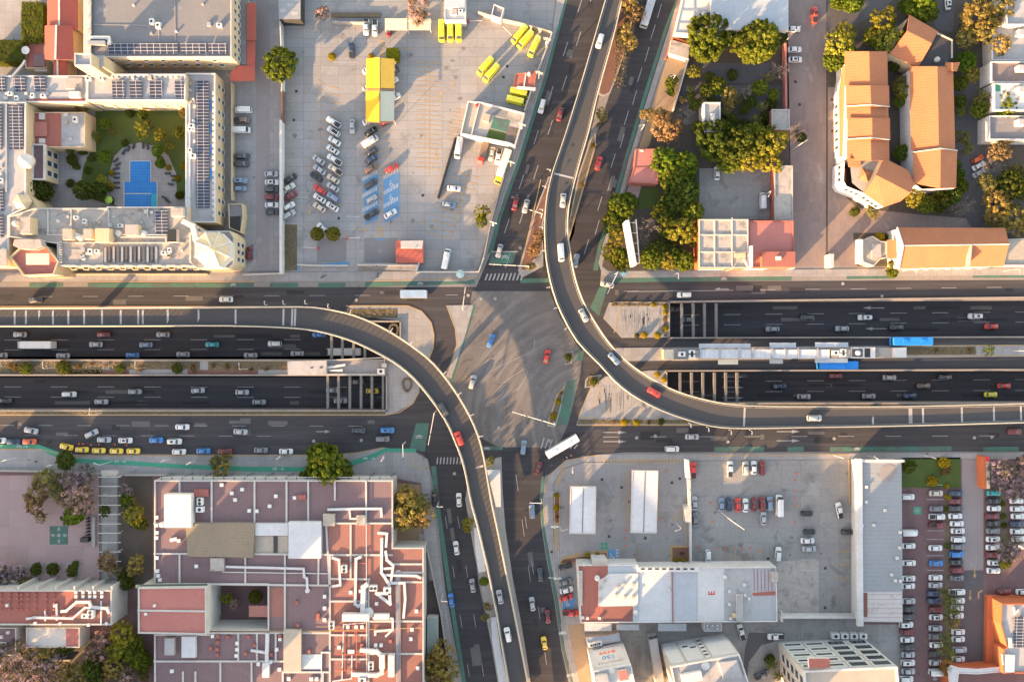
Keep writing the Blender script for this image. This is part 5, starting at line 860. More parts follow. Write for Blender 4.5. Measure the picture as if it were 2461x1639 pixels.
block(ds, "air_handler", rect(932, 1575, 947, 1627), 7.5, 2, m_whitew, m_duct); block(ds, "air_handler", rect(911, 1574, 924, 1608), 7.5, 1.5, m_whitew, m_duct); block(ds, "air_handler", rect(630, 1594, 646, 1628), 7.5, 1.2, m_whitew, m_duct); block(ds, "air_handler", rect(898, 1476, 935, 1489), 7.5, 1.4, m_whitew, m_duct); tank(ds, 884, 1474, 7.5, 1.6, 1.2, m_whitew); tank(ds, 388, 1261, 7.5, .9, .8); tank(ds, 738, 1420, 7.5, .7, .7)
wv = []; random.seed(5)
vents(ds, [(533, 1165), (557, 1185), (582, 1176), (599, 1227), (617, 1228), (648, 1216), (663, 1192), (708, 1196), (565, 1201), (780, 1433), (780, 1461), (780, 1489), (836, 1506), (856, 1506), (870, 1506), (843, 1423), (866, 1420), (840, 1565), (848, 1565), (903, 1550), (916, 1550), (570, 1545), (570, 1560), (568, 1575), (511, 1528), (665, 1560), (673, 1535), (694, 1630), (748, 1631), (761, 1631), (621, 1595), (650, 1590), (672, 1608), (376, 1243), (376, 1262), (377, 1280), (376, 1292), (377, 1340), (378, 1372), (380, 1383), (384, 1393), (472, 1360), (990, 1512), (1001, 1468), (1004, 1605), (987, 1535), (815, 1555), (905, 1450), (413, 1612), (413, 1297), (430, 1299), (421, 1295)], 7.53, 1.0)
vents(ds, [(713, 1448), (764, 1477), (764, 1485), (716, 1502), (523, 1528), (523, 1543), (522, 1560), (522, 1573), (506, 1557), (612, 1550), (598, 1530), (870, 1550), (938, 1540), (652, 1572), (673, 1528), (548, 1531), (590, 1570), (742, 1565)], 7.53, 1.0, m_redflat, "red_vent")
wS2, _ = building("store_block", "separate red pink roof in two panels at the store's left side", "building", [(331, 1412), (495, 1410), (495, 1525), (331, 1522)], 10.5, m_paveL, m_pinkroof, .4, .4, m_paveL); beam(wS2, [(333, 1466), (493, 1468)], 10.5, .5, .3); vents(wS2, [(371, 1455), (350, 1475)], 10.5, .7); beam(wS2, [(331, 1408), (495, 1406)], 9.4, 1.0, .4, m_rail, "green_fascia")
rl = thing("rail_frame", P(640, 1149, G), "dark green rail frame along the store's roof edge above the pavement", "railing"); mb = MB(); 
for y in (1147, 1152): mb.tube([P(385, y, 7.4), P(940, y, 7.4)], .16, 6)
mb.build("rail", m_paveL, rl)
for k in range(22): MB().box(P(388 + k * 25, 1150, 7.4), (.25, 1.1, .3)).build("cross_bar", m_rail, rl)
for k in range(12): a = P(388 + k * 50, 1147, 7.4); MB().box((a[0], a[1], 3.7), (.2, .2, 7.3)).build("post", m_rail, rl)
cwl = thing("courtyard_wall", P(945, 1315, G), "pale wall and steps round the sandy bed beside the store's corner", "wall"); mb = MB(); mb.box(P(980, 1317, 1.5), (9, .5, 2.8)); mb.build("wall", m_paveL, cwl); mb = MB()
for k in range(8): mb.box(P(1012, 1285 + k * 4, .2 + k * .12), (1.6, .45, .3))
mb.build("step", m_kerb, cwl); wall("cream fence wall slanting along the pavement right of the store", [(1025, 1318), (1060, 1480), (1076, 1600), (1090, 1720)], 2.0, .3, m_kerb); wall("green grey fence line beside the store's right wall", [(1021, 1320), (1024, 1700)], 2.4, .25, m_rail, "fence", cat="fence")
block(thing("shed", P(1038, 1540, G), "green grey flat shed between the store and the sloping road", "shed"), "wall", rect(1026, 1484, 1052, 1590), G, 3, m_paveL, MAT("green grey tin", (.22, .27, .25), (.17, .21, .2), .2, 1, .6))
rr, _ = building("red_roof_block", "long red roof with rows of small vents and white pipes at the left edge", "building", rect(-60, 1418, 268, 1502), 8.5, m_paveL, m_redflat, .45, .4, m_paveL); patch(rr, rect(178, 1422, 264, 1496), 8.53, m_redroof)
for p, r in [([(150, 1468), (160, 1467), (185, 1446), (215, 1446), (220, 1458), (258, 1461), (262, 1470)], .4), ([(66, 1486), (82, 1483), (175, 1485), (205, 1459), (218, 1460)], .32), ([(243, 1445), (243, 1500)], .2), ([(108, 1468), (109, 1490)], .2), ([(136, 1452), (137, 1488)], .25)]: duct(rr, p, 8.6, r)
ac(rr, 223, 1472, 8.5, 1.6, 1.57, 2); ac(rr, 207, 1477, 8.5, 1.2); vents(rr, [(x, y) for x in (183, 200, 216, 228, 245) for y in (1423, 1433)] + [(85, 1497), (145, 1498), (213, 1501), (256, 1498), (17, 1454), (132, 1455)], 8.5, .8); vents(rr, [(x, y) for x in (2, 24, 42, 52, 67, 85, 111, 130) for y in (1428, 1437, 1449, 1464)], 8.5, .55, m_redflat, "red_vent")
for k in range(6): x = 43 + k * 45; block(rr, "wall_fin", rect(x - 2, 1408, x + 2, 1420), G, 8.8, m_paveL)
r4, _ = building("annex", "low maroon roofed annexe in the left edge below the long red roof", "building", rect(-60, 1508, 38, 1575), 5, m_paveL, m_maroon, .4); vents(r4, [(19, 1519), (3, 1530), (6, 1565)], 5, .9, m_whitew); beam(r4, [(0, 1543), (15, 1543), (15, 1572)], 5.05, .3, .25)
r5, _ = building("annex", "annexe with white-stained grey and pink roof below the long red roof", "building", rect(62, 1508, 191, 1556), 5, m_paveL, MAT("white stained roof", (.60, .59, .56), (.33, .31, .29), .12, .6, 1.2), .35); patch(r5, rect(158, 1510, 188, 1553), 5.03, m_pinkroof)
pg = thing("pergola", P(263, 1270, G), "long concrete pergola walkway with green cross rails beside the pink plaza", "pergola"); mb = MB()
for y in range(11): mb.tube([P(236, 1146 + y * 22.5, 3.2), P(290, 1146 + y * 22.5, 3.2)], .14, 6)
mb.build("cross_rail", m_paveL, pg); mb = MB(); mb.tube([P(243, 1138, 3.1), P(243, 1395, 3.1)], .18, 6); mb.tube([P(282, 1138, 3.1), P(282, 1395, 3.1)], .2, 6); mb.build("beam", m_rail, pg); 
for y in range(6):
    for x in (243, 282): a = P(x, 1146 + y * 45, 3.1); MB().box((a[0], a[1], 1.6), (.25, .25, 3)).build("post", m_paveL, pg)
patch(pg, rect(242, 1130, 284, 1143), 3.2, m_stone, "entrance_roof")
wall("low grey bench wall on the plaza beside the black stand", [(224, 1246), (224, 1310)], 1.2, 1.0, m_kerb, "low_wall"); wall("pale low wall on the lower left lawn, upper right of two", [(124, 1587), (166, 1587)], .8, .5, m_paveL, "low_wall"); wall("pale low wall on the lower left lawn, standing upright in the picture", [(93, 1601), (93, 1632)], .8, .5, m_paveL, "low_wall"); wall("green grey boundary wall along the pavement above the plaza", [(-60, 1131), (100, 1133), (236, 1140)], 1.4, .5, m_kerb); wall("wall strip between pavement and store garden", [(300, 1142), (410, 1142)], 1.6, .4, m_kerb)
for i, (x, lab) in enumerate([(88, "left"), (128, "middle"), (175, "right")]): MB().ring(XY(rect(x - 15, 1352, x + 15, 1382), .6), .5, G, .6).build("planter_box", m_kerb, label="square planter box on the pink plaza, %s of three" % lab, cat="planter", group="planter boxes on the plaza")
MB().box(P(205, 1296, .9), (2.6, 1.4, 1.5)).build("equipment_stand", m_blk, label="black box stand at the lower end of the plaza's low bench wall", cat="stand")
for k in range(6): MB().box(P(211, 1245 + k * 8, .7), (.9, .45, 1.2)).build("bicycle_stand", m_blk, label="small black upright stand by the plaza's bench wall, %s from the top" % ORD[k], cat="stand", group="black stands on the plaza")
# ---- lower right
def fuel_canopy(lab, px, z):
    c = P(sum(p[0] for p in px) / 4, sum(p[1] for p in px) / 4, 0); t = thing("fuel_canopy", (c[0], c[1], G), lab, "canopy", "gas station canopies")
    prism_part("roof", px, z - .5, z, m_metalw, t); mb = MB(); mb.ring(offset(ccw(XY(px, z)), -.15), .3, z - .6, z + .12); mb.build("fascia", m_paveL, t); xs = [p[0] for p in px]; ys = [p[1] for p in px]
    beam(t, [((xs[0] + xs[1]) / 2, ys[0]), ((xs[3] + xs[2]) / 2, ys[3])], z, .3, .06, m_roofg, "ridge_gutter"); beam(t, [(xs[0] - 1, ys[0]), (xs[3] - 1, ys[3])], z - .4, .25, .45, m_redflat, "red_edge")
    for f in (.2, .5, .8):
        y = ys[0] + (ys[3] - ys[0]) * f
        for dx in (.3, .7): a = P(xs[0] + (xs[1] - xs[0]) * dx, y, z); MB().box((a[0], a[1], z / 2 - .2), (.35, .35, z - .6)).build("column", m_redp, t)
        a = P((xs[0] + xs[1]) / 2, y, 0); MB().box((a[0], a[1], .95), (.6, 1.1, 1.6)).build("fuel_pump", m_redp, t)
fuel_canopy("shorter white ribbed gas station canopy at the left beside the curved pavement", [(1372, 1170), (1432, 1170), (1430, 1282), (1369, 1281)], 5.2); fuel_canopy("longer white ribbed gas station canopy at the right beside the red sign pole", [(1520, 1131), (1581, 1132), (1577, 1280), (1516, 1279)], 5.4)
ml, _ = building("shop_row", "long row of shops with red, white and grey metal roofs below the gas station", "building", [(1388, 1357), (1534, 1357), (1534, 1365), (1866, 1362), (1869, 1494), (1396, 1497)], 6, m_whitew, m_metal, .3, .3, m_whitew)
patch(ml, [(1390, 1360), (1461, 1359), (1461, 1378), (1450, 1390), (1438, 1392), (1438, 1456), (1450, 1458), (1448, 1494), (1397, 1494)], 6.03, m_redflat); patch(ml, [(1450, 1458), (1521, 1456), (1521, 1494), (1449, 1494)], 6.03, MAT("brown red metal roof", (.24, .10, .085), (.19, .085, .075), .1, 1, .5, rib=(0, .7, .2))); block(ml, "white_roof", [(1452, 1388), (1464, 1379), (1534, 1378), (1534, 1455), (1438, 1456), (1439, 1395)], 6, .4, m_whitew, m_roofw)
patch(ml, rect(1536, 1370, 1615, 1494), 6.03, m_metalw); patch(ml, rect(1617, 1370, 1676, 1492), 6.03, m_metal); patch(ml, rect(1677, 1366, 1740, 1492), 6.03, m_roofw); patch(ml, rect(1741, 1366, 1804, 1492), 6.03, m_roofl); patch(ml, rect(1805, 1366, 1865, 1492), 6.04, MAT("grey roof with red seams", (.36, .37, .39), (.29, .30, .32), .1, 1, .7, rib=(0, 2.2, .1)))
for k in range(6): duct(ml, [(1812 + k * 8.5, 1369), (1813 + k * 8.5, 1420)], 6.05, .06, m_redflat, "red_seam")
duct(ml, [(1615, 1370), (1617, 1494)], 6.05, .14, m_redflat, "red_seam"); patch(ml, [(1808, 1424), (1866, 1420), (1866, 1430), (1810, 1432)], 6.06, m_redflat); beam(ml, [(1536, 1367), (1675, 1367)], 6.0, 1.4, .7, m_whitew, "parapet_box")
for k in range(8): block(ml, "box_opening", rect(1540 + k * 17, 1365, 1550 + k * 17, 1369), 6.7, .04, m_dark)
for k in range(15): block(ml, "wall_panel", rect(1392, 1372 + k * 5.6, 1400, 1376.4 + k * 5.6), 6, .5, m_paveL)
for p in ([(1711 - 9, 1419), (1711 - 9, 1431)],): pass
def letters(txt, x, y, z, size, mat, root, rz=0.0, name="lettering", loc=None):
    cu = bpy.data.curves.new("text", 'FONT'); cu.body = txt; cu.size = size; cu.extrude = .03; cu.align_x = 'CENTER'; cu.align_y = 'CENTER'; ob = bpy.data.objects.new("text", cu); C.objects.link(ob); bpy.context.view_layer.update()
    me = bpy.data.meshes.new_from_object(ob.evaluated_get(bpy.context.evaluated_depsgraph_get())); bpy.data.objects.remove(ob); me.materials.clear(); me.materials.append(mat)
    o = bpy.data.objects.new(name, me); C.objects.link(o); o.parent = root; o.matrix_parent_inverse = root.matrix_basis.inverted(); o.location = P(x, y, z); o.rotation_euler = (0, 0, rz); return o
letters("E", 1711, 1425, 6.1, 2.9, m_redp, ml, 1.5708)
vents(ml, [(1453, 1397), (1443, 1415), (1485, 1410), (1500, 1404), (1522, 1404), (1481, 1429), (1502, 1434), (1522, 1434), (1443, 1440)], 6.4, .75, m_ctop); vents(ml, [(1753, 1421), (1753, 1452), (1756, 1486), (1401, 1484), (1412, 1485), (1441, 1485), (1607, 1418), (1789, 1405), (1790, 1430), (1800, 1438)], 6, .8, m_whitew); block(ml, "roof_house", rect(1771, 1430, 1786, 1495), 6, 1, m_paveL, m_roofl); tank(ml, 1436, 1391, 6, .8); tank(ml, 1529, 1474, 6, .7); tank(ml, 1744, 1388, 6, .5); block(ml, "roof_house", rect(1761, 1474, 1771, 1484), 6, .8, m_cream)
block(ml, "stair_cage", rect(1854, 1375, 1870, 1398), 6, 1.6, m_steel, m_stone); block(ml, "roof_frame", rect(1424, 1346, 1460, 1358), G, 6.2, m_whitew, m_stone)
lr, xy = building("long_grey_hall", "long hall with plain grey metal roof and rusty patched end beside the red car park", "building", [(2066, 1110), (2167, 1109), (2170, 1495), (2066, 1494)], 5.3, m_whitew, m_metalh, 0)
patch(lr, [(2066, 1422), (2168, 1422), (2169, 1494), (2067, 1493)], 5.34, m_rust); patch(lr, [(2066, 1424), (2085, 1424), (2085, 1482), (2067, 1482)], 5.37, MAT("brown rust", (.20, .085, .06), (.14, .07, .055), .5, 3)); beam(lr, [(2061, 1108), (2064, 1494)], 4.9, 1.8, 1.2, m_whitew, "parapet_wall"); beam(lr, [(2058, 1107), (2168, 1107)], 5.0, .8, .8, m_whitew, "parapet_wall"); vents(lr, [(2082, 1170), (2082, 1206), (2072, 1263), (2100, 1262), (2127, 1226), (2164, 1279), (2162, 1316), (2143, 1381), (2152, 1395), (2164, 1396), (2156, 1341)], 5.35, .8, m_whitew)
patch(lr, [(2112, 1140), (2120, 1122), (2136, 1115), (2152, 1120), (2156, 1135), (2148, 1150), (2138, 1158), (2128, 1150), (2124, 1158), (2118, 1148), (2106, 1140)], 5.36, MAT("brown patch of bare primer", (.27, .24, .23), (.21, .19, .185), .5, 3)); letters("P", 2054, 1228, .2, 3, m_white, lr) if 0 else None
wall("thin ochre kerb wall at the left of the long grey hall", [(2040, 1105), (2042, 1210)], .35, .25, m_ykerb, "kerb_wall"); wall("white wall along the bottom of the cone-marked yard", [(1880, 1483), (2058, 1483)], 2.6, .8, m_whitew); wall("low wall before the bottom street behind the shop row", [(1880, 1474), (1880, 1492)], 2.4, .6, m_whitew)
pl, _ = building("bay_roof", "bare old concrete slab in the yard right of the shop row", "platform", rect(1880, 1345, 1965, 1478), .4, m_stone, m_stone, 0) if 0 else (None, None)
sheet("yard_slab", rect(1868, 1348, 1968, 1480), .13, m_stone)
s7 = thing("awning_row", P(1500, 1508, G), "row of blue grey tin awnings behind the shop row", "awning")
for q, zz_ in ((rect(1405, 1498, 1470, 1516), 3), (rect(1482, 1500, 1536, 1514), 3.2), (rect(1582, 1498, 1650, 1516), 3)): prism_part("awning_sheet", q, zz_ - .15, zz_, m_metal, s7)
bx, _ = building("square_kiosk", "pale roofed box room with vents behind the shop row", "building", rect(1692, 1497, 1735, 1517), 3.6, m_whitew, m_roofl, .2); vents(bx, [(1700, 1502), (1712, 1502), (1724, 1502), (1700, 1510), (1724, 1510)], 3.6, .5)
# tall house with a printed price banner on the wall that faces the crossing
sg, _ = building("banner_house", "tall white house with a printed price banner on its wall at the bottom edge", "building", [(1425, 1613), (1517, 1597), (1548, 1740), (1446, 1740)], 17, m_whitew, m_roofw, .5, .3, m_whitew)
va, vb = Vector((*P(1425, 1613, 17.5)[:2], 0)), Vector((*P(1517, 1597, 17.5)[:2], 0)); dv = (vb - va).normalized(); ov = Vector((-dv.y, dv.x, 0)); rv = math.atan2(dv.y, dv.x); mv = (va + vb) / 2
MB().box(mv + ov * .08 + Vector((0, 0, 9.2)), ((vb - va).length - 1.6, .12, 14), rv).build("banner", m_roofw, sg)
for txt, z_, s_, mt in (("NUEVOS PLANES", 4.2, 1.1, m_steel), ("$499", 7.4, 2.6, m_cone), ("150", 10.6, 2.8, m_bluep), ("MINUTOS", 13.8, 1.7, m_steel)):
    o = letters(txt, 0, 0, 0, s_, mt, sg); o.location = mv + ov * .18 + Vector((0, 0, z_)); o.rotation_euler = (1.5708, 0, rv + math.pi)
block(sg, "roof_house", [(1432, 1625), (1460, 1620), (1468, 1660), (1440, 1664)], 17, 1.5, m_whitew, m_roofl); block(sg, "roof_house", [(1484, 1612), (1506, 1608), (1512, 1632), (1490, 1636)], 17, 1.2, m_paveL, m_pinkroof); tank(sg, 1470, 1612, 17, .9, 1)
sh2, _ = building("tin_shed", "small blue tin roofed shed behind the banner house", "shed", [(1408, 1532), (1462, 1526), (1488, 1520), (1492, 1540), (1466, 1545), (1412, 1552)], 3.2, m_steel, m_metal, .2); [ac(sh2, 1420 + k * 10, 1547 - k * 2, 3.2, 1.1) for k in range(3)]
tb, xy = building("machine_house", "tall white block house with louvred panel wall and roof machines at the bottom", "building", [(1612, 1602), (1778, 1572), (1800, 1640), (1822, 1740), (1642, 1740)], 15, m_paveL, m_roofl, .5, .4, m_whitew)
va, vb = Vector((*P(1612, 1602, 15.5)[:2], 0)), Vector((*P(1778, 1572, 15.5)[:2], 0)); dv = (vb - va).normalized(); ov = Vector((-dv.y, dv.x, 0)); rv = math.atan2(dv.y, dv.x); L = (vb - va).length
for f0, f1 in ((.02, .22), (.26, .5), (.53, .6), (.63, .97)): MB().box(va + dv * L * (f0 + f1) / 2 + ov * .1 + Vector((0, 0, 7.6)), (L * (f1 - f0), .15, 13.4), rv).build("wall_panel", m_roofw, tb)
for f, z_, w_ in ((.33, 5.2, 1.8), (.44, 6.4, 1.8), (.565, 3, 1.1), (.565, 5.4, 1.1), (.565, 7.8, 1.1), (.565, 10.2, 1.1), (.565, 12.4, 1.1)): MB().box(va + dv * L * f + ov * .2 + Vector((0, 0, z_)), (w_, .16, .7), rv).build("louvre", m_dark, tb)
block(tb, "air_handler", [(1637, 1622), (1685, 1612), (1690, 1634), (1642, 1644)], 15, 1.2, m_whitew, m_duct); block(tb, "roof_house", [(1728, 1594), (1772, 1588), (1786, 1628), (1740, 1634)], 15, 1.0, m_whitew, m_roofl); tank(tb, 1696, 1600, 15, 1.3, .5)
tr2 = thing("box_trailer", P(1582, 1590, G), "long grey flat-roofed trailer parked upright between the banner house and block house", "trailer"); prism_part("body", [(1559, 1530), (1578, 1526), (1600, 1660), (1580, 1664)], .9, 3.9, m_roofl, tr2); prism_part("head_panel", [(1558, 1530), (1578, 1526), (1579.5, 1533), (1560, 1537)], 3.9, 4.0, m_dark, tr2); [MB().tube([P(x, y, .6), P(x + 2, y - .4, .6)], .5, 12).build("wheel", m_tyre, tr2) for x, y in ((1564, 1560), (1580, 1557), (1574, 1610), (1592, 1607))]
to, xy = building("office_tower", "tall pale office tower with glazed sides at the bottom right of the shop row", "building", [(1932, 1612), (2158, 1602), (2170, 1760), (1945, 1770)], 19, m_paveL, m_ctop, .6, .5, m_whitew)
block(to, "roof_house", [(1944, 1582), (1994, 1582), (1996, 1604), (1945, 1606)], 19, 1.0, m_whitew, m_redflat); xy = ccw(xy); m_curt = MAT("pale curtain wall", (.48, .50, .50), (.40, .42, .42), .2, 1, .5, .35)
i0 = max(range(4), key=lambda i: (Vector(xy[i]) + Vector(xy[(i + 1) % 4])).y); A, B = Vector((*xy[i0], 0)), Vector((*xy[(i0 + 1) % 4], 0)); d = (B - A).normalized(); out_ = Vector((d.y, -d.x, 0)); L = (B - A).length; rz = math.atan2(d.y, d.x)
for r in range(5):
    for k in range(4):
        c = A + d * L * (.62 + .34 * 0 + (k + .5) / 4 * .36 - .6 * 0) if 0 else A + d * L * ((k + .5) / 4); z = 2 + r * 3.5; mb = MB(); mb.box(c + out_ * .12 + Vector((0, 0, z + 1.3)), (L / 4 - .5, .25, 2.9), rz); mb.build("curtain_panel", m_curt, to); mb = MB(); mb.box(c + out_ * .2 + Vector((0, 0, z + 1.2)), (L / 4 - 2.0, .2, .9 if k > 1 else 2.1), rz); mb.build("window", m_glass, to)
wa = max(range(4), key=lambda i: -(Vector(xy[i]) + Vector(xy[(i + 1) % 4])).x); windows(to, xy[wa], xy[(wa + 1) % 4], 3, 5, 4, 2.4, 2.0, 3.4); letters("OFICINAS", 1940, 1566, 15.2, .1, m_bluep, to) if 0 else None
for k in range(4): ac(thing("cooling_unit", P(2004 + k * 22, 1524, G), "outdoor cooling unit in the row behind the tower, %s from the left" % ORD[k], "cooling unit", "cooling units behind the tower"), 2004 + k * 22, 1524, 0, 1.6)
ob, _ = building("orange_building", "orange building with pale roof and solar panel in the lower right corner", "building", [(2408, 1450), (2520, 1450), (2520, 1618), (2412, 1618), (2412, 1560), (2420, 1555), (2406, 1500)], 5.8, m_orange, m_roofl, .5, .35, m_orange); solar(ob, 2438, 1480, 2462, 1555, 5.8); block(ob, "white_awning", [(2409, 1572), (2440, 1574), (2438, 1618), (2414, 1616)], 5.8, .5, m_metalw, m_metalw); duct(ob, [(2437, 1460), (2438, 1475), (2446, 1465)], 5.9, .25); duct(ob, [(2427, 1535), (2428, 1552)], 5.9, .4)
MB().prism(XY([(2374, 1432), (2520, 1432), (2520, 1444), (2395, 1444), (2398, 1480), (2385, 1500), (2396, 1540), (2388, 1605), (2370, 1605)], 1.6), G, 1.6).build("orange_plinth", m_orange, label="orange red plinth wall wrapping the lower right orange building", cat="wall")
cwv, _ = building("curved_gate", "white curved gate roof with orange underside at the lower right corner", "gate", [(2278, 1606), (2286, 1598), (2305, 1604), (2350, 1607), (2404, 1602), (2410, 1614), (2350, 1620), (2305, 1618), (2300, 1660), (2284, 1660)], 4.5, m_orange, m_roofw, .2, .2, m_whitew)
ss = thing("sign_wall", P(2372, 1135, G), "orange wall with white letters and a red logo panel at the car park entrance", "sign"); prism_part("wall", [(2363, 1098), (2377, 1098), (2380, 1175), (2366, 1175)], G, 3.4, m_orange, ss); prism_part("panel", [(2370, 1099), (2377.5, 1099), (2379.5, 1174), (2372, 1174)], 3.4, 3.46, m_bfab, ss); prism_part("logo_panel", rect(2370, 1098, 2378, 1109), 3.46, 3.6, m_redp, ss); letters("MERCADO", 2374, 1135, 3.5, 1.15, m_white, ss, 1.5708)
bb2 = MB(); bb2.sheet(XY(rect(2046, 1225, 2055, 1233), .16), .16); bb2.build("painted_square", m_bluep, kind='structure')
# ---- bus station on the right median
bt = thing("bus_station", P(1860, 850, Z), "long narrow bus station with glazed roof bays between the two underpass cuttings", "station")
zr = 4.2
def roofbox(x0, x1, y0, y1, z0, z1, m1, m2, n): return block(bt, n, rect(x0, y0, x1, y1), z0, z1 - z0, m1, m2)
roofbox(1596, 1619, 840, 864, Z, 3.6, m_cream, m_bfab, "entrance_roof"); roofbox(1620, 1654, 838, 864, Z, 3.9, m_whitew, m_roofg, "ticket_office"); roofbox(1655, 1682, 842, 860, Z, 3.4, m_metalw, m_roofl, "service_room"); ac(bt, 1637, 851, 3.9, 1.4); ac(bt, 1661, 847, 3.4, 1.3); ac(bt, 1661, 855, 3.4, 1.3)
m_trans = MAT("translucent roof sheet", (.50, .53, .56), (.36, .39, .42), .2, .8, .6, .3, rib=(0, 1.6, .22))
for x0, x1 in [(1684, 1729), (1731, 1776), (1778, 1806), (1810, 1854), (1857, 1886), (1888, 1916), (1919, 1963), (1966, 1994)]:
    roofbox(x0, x1, 840, 861, 3.9, zr, m_steel, m_trans, "roof_bay"); [MB().box((P(x, y, 4)[0], P(x, y, 4)[1], 2.0), (.18, .18, 3.8)).build("post", m_steel, bt) for x in (x0 + 1, x1 - 1) for y in (841, 860)]
    beam(bt, [(x0 - 1, 838), (x0 - 1, 862)], zr - .1, .3, .35, m_steel, "roof_rib")
for x0, x1, y0, y1, m_ in [(1680, 1804, 826, 837, m_metal), (1850, 1913, 824, 836, m_metal), (1959, 2039, 823, 835, m_metal), (1726, 1774, 864, 876, m_bfab), (1850, 1882, 863, 874, m_roofl), (1959, 2038, 861, 872, m_metal)]: roofbox(x0, x1, y0, y1, 3.5, 3.7, m_steel, m_, "side_awning")
roofbox(1998, 2044, 839, 860, Z, 3.8, m_cream, m_ctop, "ticket_office"); ac(bt, 2005, 848, 3.8, 1.3); ac(bt, 2023, 844, 3.8, 1.2, 0, 1); ac(bt, 2023, 852, 3.8, 1.2); roofbox(2045, 2104, 835, 861, Z, 3.4, m_whitew, m_whitew, "service_room"); patch(bt, rect(2048, 838, 2074, 858), 3.43, m_gdark); patch(bt, rect(2078, 837, 2092, 859), 3.43, m_blk); tank(bt, 2064, 848, 3.4, .8, .9); roofbox(2106, 2142, 836, 858, Z, 1.4, m_stone, m_stone, "ramp"); roofbox(2150, 2179, 836, 859, Z, 3.0, m_whitew, m_roofw, "end_kiosk")
for k in range(2): beam(bt, [(1690, 838.5 + k * 23), (2040, 837 + k * 23)], 1.1, .06, .1, m_steel, "platform_rail")
# covered concrete slab and sign panels on the left median
lv = thing("vent_house", P(740, 882, Z), "pale flat concrete vent house on the left median beside the struts", "building"); block(lv, "wall", [(691, 868), (784, 866), (784, 901), (692, 902)], Z, 1.6, m_paveL, m_roofl); block(lv, "hatch", rect(745, 883, 752, 885), 1.73, .1, m_dark); block(lv, "hatch", rect(768, 882, 775, 885), 1.73, .1, m_dark)
lw = thing("median_yard", P(850, 882, Z), "walled service yard on the median with two fallen white sign panels", "yard"); mb = MB(); mb.ring(XY([(784, 865), (925, 858), (925, 901), (784, 901)], .9), .3, Z, .9); mb.build("wall", m_paveL, lw); ac(lw, 917, 892, Z, 1.5); block(lw, "cabinet", rect(917, 873, 928, 884), Z, 1.3, m_paveL, m_roofl)
for i, q in enumerate(([(784, 881), (830, 874), (829, 880), (786, 887)], [(790, 889), (823, 887), (823, 893), (790, 892)])): prism_part("sign_panel", q, 1.2, 1.3, m_whitew, lw) if 0 else MB().prism(XY(q, .9), .5, .9, True).build("sign_panel", m_whitew, label=("longer" if i == 0 else "shorter") + " white panel lying in the walled yard on the left median", cat="panel")
for i, (x, y) in enumerate([(946, 795), (978, 925)]):
    mb = MB(); 
    for k in range(14): a = k * .4488; c = P(x + 10 * math.cos(a) * (1 - .25 * math.sin(a)), y + 15 * math.sin(a), .3); mb.box((c[0], c[1], .3), (.7, .7, .35), a)
    mb.build("stone_ring", m_dry, label=("ring of stones on the upper paved island" if i == 0 else "ring of stones on the lower paved island beside the flyover"), cat="stone ring")
# market roofs under the left flyover's lower end
def mk_(lab, px, z, mat):
    c = P(sum(p[0] for p in px) / len(px), sum(p[1] for p in px) / len(px), 0); t = thing("market_roof", (c[0], c[1], Z), lab, "roof"); prism_part("roof", px, z - .3, z, mat, t)
    for x, y in px: a = P(x, y, z); b = Vector((c[0], c[1], 0)) - Vector(a); b.z = 0; b = Vector(a) + b.normalized() * .6; MB().box((b.x, b.y, z / 2), (.18, .18, z - .3)).build("post", m_steel, t)
mk_("white market roof right of the flyover below the small round tree", [(1170, 1129), (1202, 1129), (1204, 1218), (1192, 1218)], 2.8, m_metalw); mk_("sunlit white market roof left of the flyover", [(1139, 1268), (1152, 1270), (1166, 1330), (1167, 1373), (1150, 1375), (1142, 1320)], 2.6, m_metalw); mk_("white market roof at the bottom left of the flyover", [(1180, 1484), (1192, 1482), (1203, 1560), (1220, 1640), (1232, 1700), (1210, 1700), (1196, 1620), (1183, 1540)], 2.6, m_metalw)
# ---------------------------------------------------------------- vehicles
def rrect(x0, x1, w, r, n=4):
    """plan outline with rounded corners, ccw"""
    r = min(r, w * .95, (x1 - x0) / 2.1); out = []
    for cx, cy, a0 in ((x1 - r, w - r, 0), (x0 + r, w - r, 90), (x0 + r, -w + r, 180), (x1 - r, -w + r, 270)):
        for k in range(n + 1): a = R_(a0 + 90 * k / n); out.append((cx + r * math.cos(a), cy + r * math.sin(a)))
    return out
def loft(mb, rings):
    """rings: list of (outline, z)"""
    base = len(mb.v); n = len(rings[0][0])
    for o, z in rings: mb.v += [(a, b, z) for a, b in o]
    for k in range(len(rings) - 1):
        for i in range(n):
            j = (i + 1) % n; b = base + k * n; mb.f.append((b + i, b + j, b + n + j, b + n + i)); mb.m.append(mb.cur)
    mb.f.append(tuple(range(base + n * (len(rings) - 1), base + n * len(rings)))); mb.m.append(mb.cur)
    mb.f.append(tuple(range(base + n - 1, base - 1, -1))); mb.m.append(mb.cur)
KINDS = {  # length, width, height, cabin bottom rear..front, cabin top rear..front (fractions of length from the rear), belt height
 "sedan": (4.5, 1.80, 1.46, .13, .74, .27, .58, .92), "hatchback": (3.9, 1.72, 1.50, .03, .74, .10, .58, .95), "suv": (4.6, 1.88, 1.72, .03, .76, .09, .62, 1.05),
 "pickup": (5.3, 1.86, 1.76, .36, .78, .41, .66, 1.05), "van": (5.6, 1.95, 2.2, .02, .90, .04, .78, 1.15), "cargo_van": (6.9, 2.05, 2.6, .02, .92, .035, .80, 1.25), "taxi": (4.3, 1.74, 1.48, .12, .74, .26, .58, .93)}
PROTO = {}
